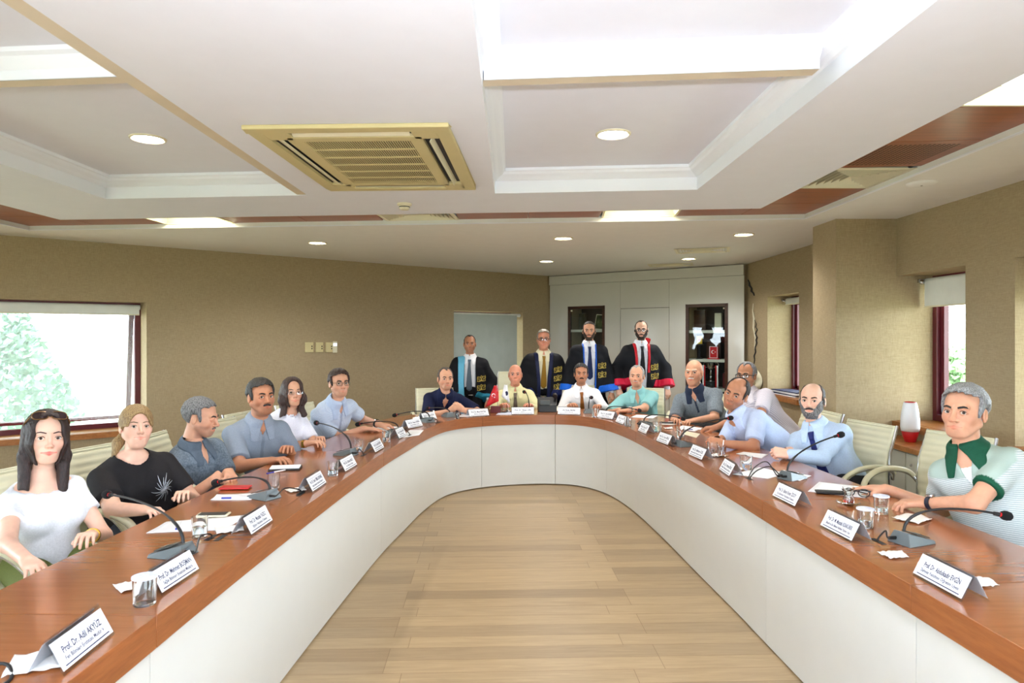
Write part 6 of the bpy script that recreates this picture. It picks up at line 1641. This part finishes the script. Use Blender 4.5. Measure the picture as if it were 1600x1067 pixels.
cast('bald elderly man in a pale yellow shirt and grey tie in the high-backed chair', 805, 585, 8.20, (.045, 8.42), (-.12, 7.86, .785), (.22, 7.86, .785), yaw=-90, hy=0, hs=1.0, w=1.04, belly=.04, fat=.6,
     skin='red', hair='fringe', hc=(120, 110, 104), fr=.03, ht=.006, col=(222, 216, 168), collar=True, tie=(112, 100, 88), sleeve='long', trousers=(60, 60, 64), lips=(1, .8, .78), brow=(120, 100, 90))
cast('man with black moustache in a white shirt and brown tie', 908, 584, 8.20, (.86, 8.42), (.66, 7.86, .785), (1.0, 7.82, .785), yaw=-92, hy=4, hs=1.0, w=1.02, jaw=1.02, nose=1.1,
     skin='tan', hair='short', hc=(30, 26, 26), zf=.074, ht=.014, col=(232, 230, 232), collar=True, tie=(146, 88, 34), sleeve='long', moustache=((26, 20, 20), (44, 36, 34)), stubble=.5, trousers=(40, 42, 52))
cast('grey-haired man in an aqua polo shirt with folded forearms', 995, 588, 7.75, (1.53, 8.0), (1.17, 7.48, .785), (1.26, 7.40, .785), yaw=-104, hy=-10, hs=1.02, w=1.06, belly=.02, elb=1.0,
     skin='mid', hair='short', hc=(120, 116, 112), hc2=(190, 188, 184), zf=.080, ht=.008, temple=True, col=(136, 190, 190), collar=True, vneck=.10, placket=.26, slen=.86, moustache=((150, 146, 142), (190, 186, 180)), mw=.6, stubble=.3, brow=(90, 80, 74),
     handR=dict(dir=(.9, -.4, -.05), pose='flat'), handL=dict(dir=(-.95, .1, -.02)))
cast('bald man with a white moustache in a patterned grey-blue polo', 1084, 582, 6.9, (2.12, 7.16), (1.60, 6.62, .785), (1.76, 6.56, .785), yaw=-122, hy=-16, hs=1.07, w=1.14, belly=.06, fat=.7, sh=.172,
     skin='mid', hair='fringe', hc=(190, 186, 182), fr=.012, ht=.004, col=(96, 106, 116), pat='fleck', col2=(140, 150, 158), collar=(36, 46, 66), placket=.18, placketc=(36, 46, 66), vneck=.08, slen=.84, moustache=((200, 196, 188), (228, 224, 216)), brow=(170, 160, 150))
cast('grey-haired man with dark-rimmed glasses in a white striped shirt sitting behind the leaning man', 1166, 587, 6.35, (2.56, 6.20), (1.80, 6.02, .79), (1.98, 5.90, .79), yaw=-158, hy=-22, hs=1.02, w=1.0, glasses='thick',
     skin='tan', hair='short', hc=(90, 90, 92), hc2=(160, 160, 162), zf=.078, ht=.012, temple=True, col=(226, 222, 230), pat='stripe_x', col2=(196, 190, 206), collar=True, slen=.8, vneck=.07, stubble=.5, handR=dict(pose='relax', dir=(-.95, .15, -.1)))
cast('balding man in a pale blue short-sleeved shirt leaning over the table with clasped hands', 1150, 615, 5.42, (2.27, 5.46), (1.60, 5.20, .815), (1.56, 5.06, .80), near=True, yaw=-162, hy=-20, roll=-20, pitch=-6, hs=1.06, w=1.10, belly=.02, fat=.3, nose=1.15,
     skin='tan', hair='short', hc=(34, 26, 24), bald=1.05, ht=.010, zf=.09, col=(190, 204, 234), collar=True, vneck=.05, copen=.02, slen=.84, stubble=.7, brow=(26, 20, 18), pose='clasp', poleR=(.0, .6, -.9), poleL=(.4, -.5, -.8),
     handR=dict(pose='clasp', dir=(-.85, -.45, .05), up=(-.2, .5, .9)), handL=dict(pose='clasp', dir=(-.85, .35, .1), up=(-.2, -.7, .7)))
cast('bearded man in a light blue long-sleeved shirt and dark blue tie', 1269, 626, 4.9, (2.36, 4.92), (1.93, 4.74, .80), (1.87, 4.60, .80), near=True, yaw=-140, hy=-12, hs=1.04, w=1.06, belly=.02, jaw=.98,
     skin='fair', hair='short', hc=(44, 34, 32), hc2=(84, 72, 66), bald=1.15, zf=.10, ht=.006, col=(186, 206, 232), collar=True, tie=(30, 40, 104), sleeve='long', beard=((60, 54, 52), (150, 146, 144)), beardt=.003, beardz=-.050, moustache=((38, 30, 28), (60, 50, 46)), brow=(38, 28, 26), pose='clasp', poleR=(.2, .4, -.9), poleL=(.15, -.35, -.95),
     handR=dict(pose='clasp', dir=(-.75, -.55, .05), up=(-.2, .6, .8)), handL=dict(pose='clasp', dir=(-.9, .35, .1), up=(-.2, -.7, .7)))
cast('grey-haired man in a green-collared striped polo with a wristwatch', 1506, 644, 3.22, (2.42, 3.20), (1.99, 3.62, .785), (1.985, 3.28, .795), near=True, yaw=-146, hy=-22, hs=1.06, w=1.0, belly=.05, jaw=1.05, nose=1.15, sh=.148,
     skin='mid', hair='short', hc=(104, 106, 108), hc2=(176, 178, 180), zf=.078, ht=.017, quiff=.004, col=(216, 220, 218), pat='stripe_z', col2=(170, 184, 184), collar=(22, 74, 52), undershirt=True, vneck=.12, copen=.11, slen=.66, cuffband=(24, 84, 60), yoke=(166, 184, 174), brow=(24, 20, 20), trousers=(48, 54, 66), pose='flat',
     poleR=(.5, .3, -.8), poleL=(-.25, -1.0, -.25), handR=dict(pose='flat', dir=(-.75, .62, -.05)), handL=dict(pose='relax', dir=(-.93, .32, -.08)), iris=(50, 34, 24))
gw = dict(lapel=(92, 176, 206), cuffc=(40, 130, 160), emb=(.2,), lap='both')
cast('man in a black academic gown with a sky blue satin band before the roller blind', 734, 537.5, 8.95, (-.56, 9.06), (-.80, 8.95, .76), (-.30, 8.95, .76), stand=True, yaw=-90, hs=.98, w=1.0, skin='tan', hair='short', hc=(40, 32, 30), zf=.085, ht=.005, temple=True, stubble=.6, col=(232, 232, 236), collar=True, tie=(92, 104, 116), sleeve='long', trousers=(22, 22, 26),
     gown=dict(lapel=(104, 182, 214), cuffc=(40, 130, 160), emb=(.25, .365), ex=.025, lap=1, lw=.085, open=.075, ox=-.01, cuff=.04, bell=.085), elb=.6)
cast('grey-haired man in glasses and a dark gown with three gold emblems and a mustard tie', 849.5, 530, 8.75, (.40, 8.9), (.14, 8.8, .80), (.68, 8.75, .80), stand=True, yaw=-88, hs=1.04, w=1.12, fat=.8, skin='red', hair='short', hc=(120, 112, 100), hc2=(180, 172, 158), zf=.080, ht=.010, quiff=.006, glasses='thick', col=(226, 220, 190), collar=True, tie=(150, 112, 36), sleeve='long', trousers=(22, 22, 26),
     gown=dict(lapel=(22, 28, 62), cuffc=(24, 34, 84), emb=(.175, .285, .395), ex=.045, lw=.05, open=.045), elb=.7, brow=(120, 104, 90))
cast('short-bearded man in a dark gown with bright blue satin lining and navy tie', 920.5, 517, 8.72, (.99, 8.84), (.70, 8.75, .88), (1.27, 8.72, .88), stand=True, yaw=-90, hs=1.0, w=1.0, skin='mid', hair='short', hc=(50, 40, 34), zf=.080, ht=.006, stubble=.7, beard=((44, 32, 26), (70, 54, 44)), beardt=.002, beardz=-.052, moustache=((44, 32, 26), (64, 48, 40)), mw=.7, col=(228, 230, 238), collar=True, tie=(28, 42, 82), sleeve='long', trousers=(22, 22, 26),
     gown=dict(lapel=(20, 92, 200), cuffc=(24, 104, 220), emb=(.245, .36), ex=.02, lw=.018, open=.065), elb=.6)
cast('dark-bearded man with glasses in a black gown with red lapels and red cuffs', 1002, 516, 8.72, (1.66, 8.84), (1.36, 8.72, .93), (1.98, 8.72, .93), stand=True, yaw=-90, hs=1.02, w=1.04, skin='fair', hair='short', hc=(60, 46, 38), zf=.090, ht=.006, temple=True, glasses='thick', beard=((34, 24, 20), (56, 42, 36)), beardt=.003, beardz=-.050, moustache=((34, 24, 20), (56, 42, 36)), col=(226, 230, 240), collar=True, tie=(24, 24, 30), sleeve='long', trousers=(22, 22, 26),
     gown=dict(lapel=(190, 20, 36), cuffc=(206, 20, 60), emb=(.27, .385), ex=.02, lw=.034, open=.058, cuff=.085, llen=.34, stand_collar=True), elb=.7)
REC = {}
for i, (a, k) in enumerate(CAST):
    if ONLY and str(i) not in ONLY.split(','): continue
    REC[i] = person(*a, **k)

# accessories worn
def band(R, wrist, el, r, w_, name, mat, face=None):
    """ring round a forearm close to the wrist"""
    W0 = R[wrist]; E0 = R[el]; d = Vector((E0 - W0)).normalized(); c = Vector(W0 - R['org']) + d * .035; T = Matrix.Translation(c) @ d.to_track_quat('Z', 'Y').to_matrix().to_4x4()
    mb = MB(); mb.lathe([(r, -w_ / 2), (r + .003, -w_ / 2), (r + .003, w_ / 2), (r, w_ / 2), (r, -w_ / 2)], 24, M=T); o = mb.build(name, mat, R['root'])
    if face is not None:
        up = Vector((0, 0, 1)) - d * d.z; up.normalize(); F_ = Matrix.Translation(c + up * (r + .004)) @ up.to_track_quat('Z', 'Y').to_matrix().to_4x4()
        MB().lathe([(.001, -.004), (.021, -.004), (.022, .004), (.019, .006), (.001, .006)], 24, M=F_).build('watch_case', M['chrome'], o); MB().lathe([(.001, .0062), (.018, .0062)], 24, M=F_).build('watch_dial', face, o)
    return o
M['skyface'] = plain('dark_watch_dial', (30, 34, 46), .2); M['darkleather'] = plain('dark_blue_strap', (24, 28, 44), .5); M['goldmetal'] = plain('gold_metal', (214, 168, 74), .25, 1.0)
if 14 in REC: band(REC[14], 'wl', 'EL', .031, .022, 'wristwatch', M['darkleather'], M['skyface'])
if 0 in REC:
    for k_ in range(3):
        R_ = REC[0]; d_ = (R_['EL'] - R_['wl']) / np.linalg.norm(R_['EL'] - R_['wl']); sv = dict(R_); sv['wl'] = R_['wl'] + d_ * (.010 * k_ - .02); band(sv, 'wl', 'EL', .0275, .003, 'bracelet', M['goldmetal'])
if 9 in REC: band(REC[9], 'wl', 'EL', .030, .02, 'wristwatch', M['chrome'], M['paper'])
if 5 in REC: band(REC[5], 'wl', 'EL', .030, .02, 'wristwatch', M['black'], M['skyface'])
if 4 in REC: band(REC[4], 'wr', 'ER', .0275, .02, 'bracelet', M['goldmetal'])
if 1 in REC:     # silver flower on the t-shirt
    R_ = REC[1]; fl = MB(); TF = R_['TF']
    def onshirt(x, z):
        o_ = toworld((x, .34, z), R_['N'], TF); ds = 0.
        for _ in range(30):
            dd = float(R_['upper']((o_ - TF[1] * ds)[None].astype(f32))[0]) - .0165
            if dd < .0005: break
            ds += dd * .75
        return o_ - TF[1] * (ds - .001) - R_['org']
    for k_ in range(15):
        q0 = 2 * PI * k_ / 15 + .3
        for (l0, r_) in ((.050 + .016 * (k_ % 2), .0030),):
            P_ = [tuple(onshirt(-.085 + l0 * t_ * math.cos(q0 + .5 * t_), -.155 + l0 * 1.25 * t_ * math.sin(q0 + .5 * t_))) for t_ in [i / 7 for i in range(8)]]
            fl.tube(P_, [.001, .0015, .002, .0024, .0026, .0024, .0016, .0008], 6)
    for k_ in range(26):
        P0 = onshirt(-.085 + random.gauss(0, .014), -.155 + random.gauss(0, .018)); fl.ball(tuple(P0), .0026, 6)
    fl.build('flower_print', plain('silver_sequins', (190, 196, 206), .3, .6), R_['root'])

# ---------------------------------------------------------------- chairs
if not ONLY or 'c' in ONLY.split(','):
    R_ = math.radians
    SEATS = [(0, -14, 'the woman with sunglasses on her hair'), (1, -18, 'the woman in the black t-shirt'), (2, 0, 'the man in the blue grey polo'), (3, -18, 'the moustached man in grey'),
             (4, -12, 'the woman in the white lace top'), (5, -30, 'the man in the pale blue checked shirt'), (6, -74, 'the man in the navy polo'), (8, -92, 'the man with the brown tie'),
             (9, -108, 'the man in the aqua polo'), (10, -138, 'the bald man with the white moustache'), (11, -168, 'the man in dark-rimmed glasses'), (13, 196, 'the bearded man with the blue tie'), (14, 190, 'the man with the green collar and watch')]
    for (k_, a_, lb) in SEATS:
        p_ = CAST[k_][0][4]; chair(p_[0] + .02 * math.cos(R_(a_)), p_[1] + .02 * math.sin(R_(a_)), R_(a_), 'cream ribbed office chair of ' + lb)
    chair(2.36, 5.72, R_(-178), 'cream ribbed office chair of the leaning man in pale blue')
    chair(2.62, 4.30, R_(203), 'empty cream ribbed office chair turned half away before the ribbed vase')
    chair(.045, 8.56, R_(-90), 'high-backed cream leather chair of the bald man in yellow', True)
    chair(-2.26, 2.36, R_(-4), 'empty cream office chair beside the sunglasses woman with only its armrest showing')

# ---------------------------------------------------------------- a loose cable, then the groups of repeated things
x0_, y0_ = G(4, 1052, TT); pts_ = catmull([Vector((x0_ - .16, y0_ - .05, TT + .004)), Vector((x0_ - .02, y0_ + .01, TT + .02)), Vector((x0_ + .03, y0_ - .01, TT + .006)), Vector((x0_ + .05, y0_ - .06, TT + .004)), Vector((x0_ + .01, y0_ - .12, TT + .004))], 6)
MB().tube(pts_, .0045, 8).build('cable', M['black'], label='short black cable loop on the table just behind the biggest name plate near the women', cat='cable')
GROUPS = {'name_plate': 'name plates along the inner edge of the conference table', 'microphone': 'gooseneck microphones on the conference table', 'water_glass': 'clear drinking glasses on the conference table',
          'tea_glass': 'tulip tea glasses on the conference table', 'napkin': 'white napkins on the conference table', 'paper_sheet': 'loose sheets of paper on the conference table', 'booklet': 'folded booklets on the conference table',
          'phone': 'mobile phones on the conference table', 'pen': 'pens on the conference table', 'downlight': 'round recessed downlights', 'ceiling_board': 'cherry veneer boards of the ceiling strip', 'ceiling_light': 'square lit ceiling panels',
          'air_diffuser': 'cream air vents in the ceiling', 'wall_switch': 'cream switch plates on the diagonal wall', 'office_chair': 'cream ribbed office chairs around the conference table', 'tree': 'trees outside the windows',
          'desk_flag': 'small flags at the head of the table', 'book': 'books and box files in the glazed showcases', 'blind_bracket': 'metal blind brackets in the window niches'}
for o_ in list(COL.objects):
    if o_.parent is None and o_.get('label'):
        k_ = o_.name.split('.')[0]
        if k_ == 'person': o_['group'] = 'people standing in academic gowns' if 'gown' in o_['label'] else 'people seated around the conference table'
        elif k_ in GROUPS and not o_.get('group'): o_['group'] = GROUPS[k_]
# ================================================================ daylight and surroundings
w = bpy.data.worlds.new('sky'); SC.world = w; w.use_nodes = True
nt = w.node_tree; nt.nodes.clear()
bg = nt.nodes.new('ShaderNodeBackground'); ow = nt.nodes.new('ShaderNodeOutputWorld'); nt.links.new(bg.outputs[0], ow.inputs[0])
bg.inputs[0].default_value = (0.82, 0.89, 1.0, 1); bg.inputs[1].default_value = 6.6
def portal(P, s0, s1, z0, z1, toward, energy=None):
    c = (Vector(P((s0 + s1) / 2, (z0 + z1) / 2, .46)))
    l = bpy.data.lights.new('daylight_portal', 'AREA'); l.shape = 'RECTANGLE'; l.size = abs(s1 - s0) - .1; l.size_y = z1 - z0 - .1
    l.cycles.is_portal = True
    o = bpy.data.objects.new('daylight_portal', l); COL.objects.link(o); o.location = c
    o.rotation_euler = Vector(toward).to_track_quat('-Z', 'Y').to_euler()
portal(PL, *WLopen[0], (-NL[0], -NL[1], 0)); portal(PR1, *WRopen[0], (-1, 0, 0))
for o_ in WR2: portal(PR2, *o_, (-1, 0, 0))
portal(PLs, 1.0, 3.2, .56, 1.97, (1, 0, 0)); portal(PLs, 4.4, 6.8, .56, 1.97, (1, 0, 0))
portal(PB, 1.0, 4.0, .56, 2.1, (0, 1, 0)); portal(PB, 5.6, 8.8, .56, 2.1, (0, 1, 0))
MB().add([(-120, -120, -3), (120, -120, -3), (120, 120, -3), (-120, 120, -3)], [(0, 1, 2, 3)]).build('ground', plain('dry_grass_ground', (150, 152, 120), .9, var=.2, scale=.3), smooth=False, kind='structure')
M['leafA'] = plain('conifer_needles', (120, 150, 132), .8, var=.3, scale=2)
M['leafB'] = plain('broad_leaves', (130, 160, 110), .8, var=.3, scale=2)
M['bark'] = plain('tree_bark', (90, 76, 60), .9, var=.2)
def tree(x, y, h, r, conifer, label, z=-3.0, n=3500, ls=.08):
    e = empty('tree', (x, y, z), 0, label, 'tree', None)
    MB().tube([(0, 0, 0), (0.05, 0, h * .5), (0, .04, h * .95)], [.16, .10, .02], 8).build('trunk', M['bark'], e)
    mb = MB()
    for i in range(n):
        if conifer:
            t = random.random() ** .7; rr = r * (1 - t) * (.55 + .45 * random.random()) + .08; q = random.random() * 2 * PI
            p = Vector((rr * math.cos(q), rr * math.sin(q), h * (.10 + .9 * t)))
        else:
            c_ = Vector((random.gauss(0, .42), random.gauss(0, .42), random.gauss(0, .36))); 
            if c_.length > 1: c_.normalize()
            p = Vector((c_.x * r, c_.y * r, h * .66 + c_.z * h * .34))
        a_ = Vector((random.gauss(0, 1), random.gauss(0, 1), random.gauss(0, 1))).normalized(); b_ = a_.orthogonal().normalized()
        s_ = ls * random.uniform(.6, 1.4)
        mb.add([p - a_ * s_, p + b_ * s_ * .6, p + a_ * s_, p - b_ * s_ * .6], [(0, 1, 2, 3)])
    mb.build('foliage', M['leafA' if conifer else 'leafB'], e, smooth=False)
tree(-11.0, 13.9, 6.9, 2.9, True, 'tall pale conifer outside the wide diagonal-wall window', n=15000, ls=.085)
tree(-7.2, 15.0, 3.4, 1.3, False, 'low bush beside the conifer outside the wide window', n=3500, ls=.08)
tree(-17.5, 16.5, 6.2, 2.3, False, 'pale rounded tree beyond the conifer', n=2200, ls=.22)
tree(16.5, 27.0, 5.0, 2.4, False, 'distant leafy green tree seen through the narrow window gap by the vase', n=2000, ls=.2)
tree(20.5, 30.0, 4.4, 2.4, False, 'second distant green tree outside the window by the vase', n=1500, ls=.2)
# the photographer's flash, bounced off the ceiling above the camera
fl = bpy.data.lights.new('bounce_flash', 'SPOT'); fl.energy = 620; fl.color = (.84, .90, 1.0); fl.spot_size = math.radians(120); fl.spot_blend = .7; fl.shadow_soft_size = .05
fo = bpy.data.objects.new('bounce_flash', fl); COL.objects.link(fo); fo.location = (0.1, -1.5, 1.35)
fo.rotation_euler = Vector((0, .45, 1)).to_track_quat('-Z', 'Y').to_euler()
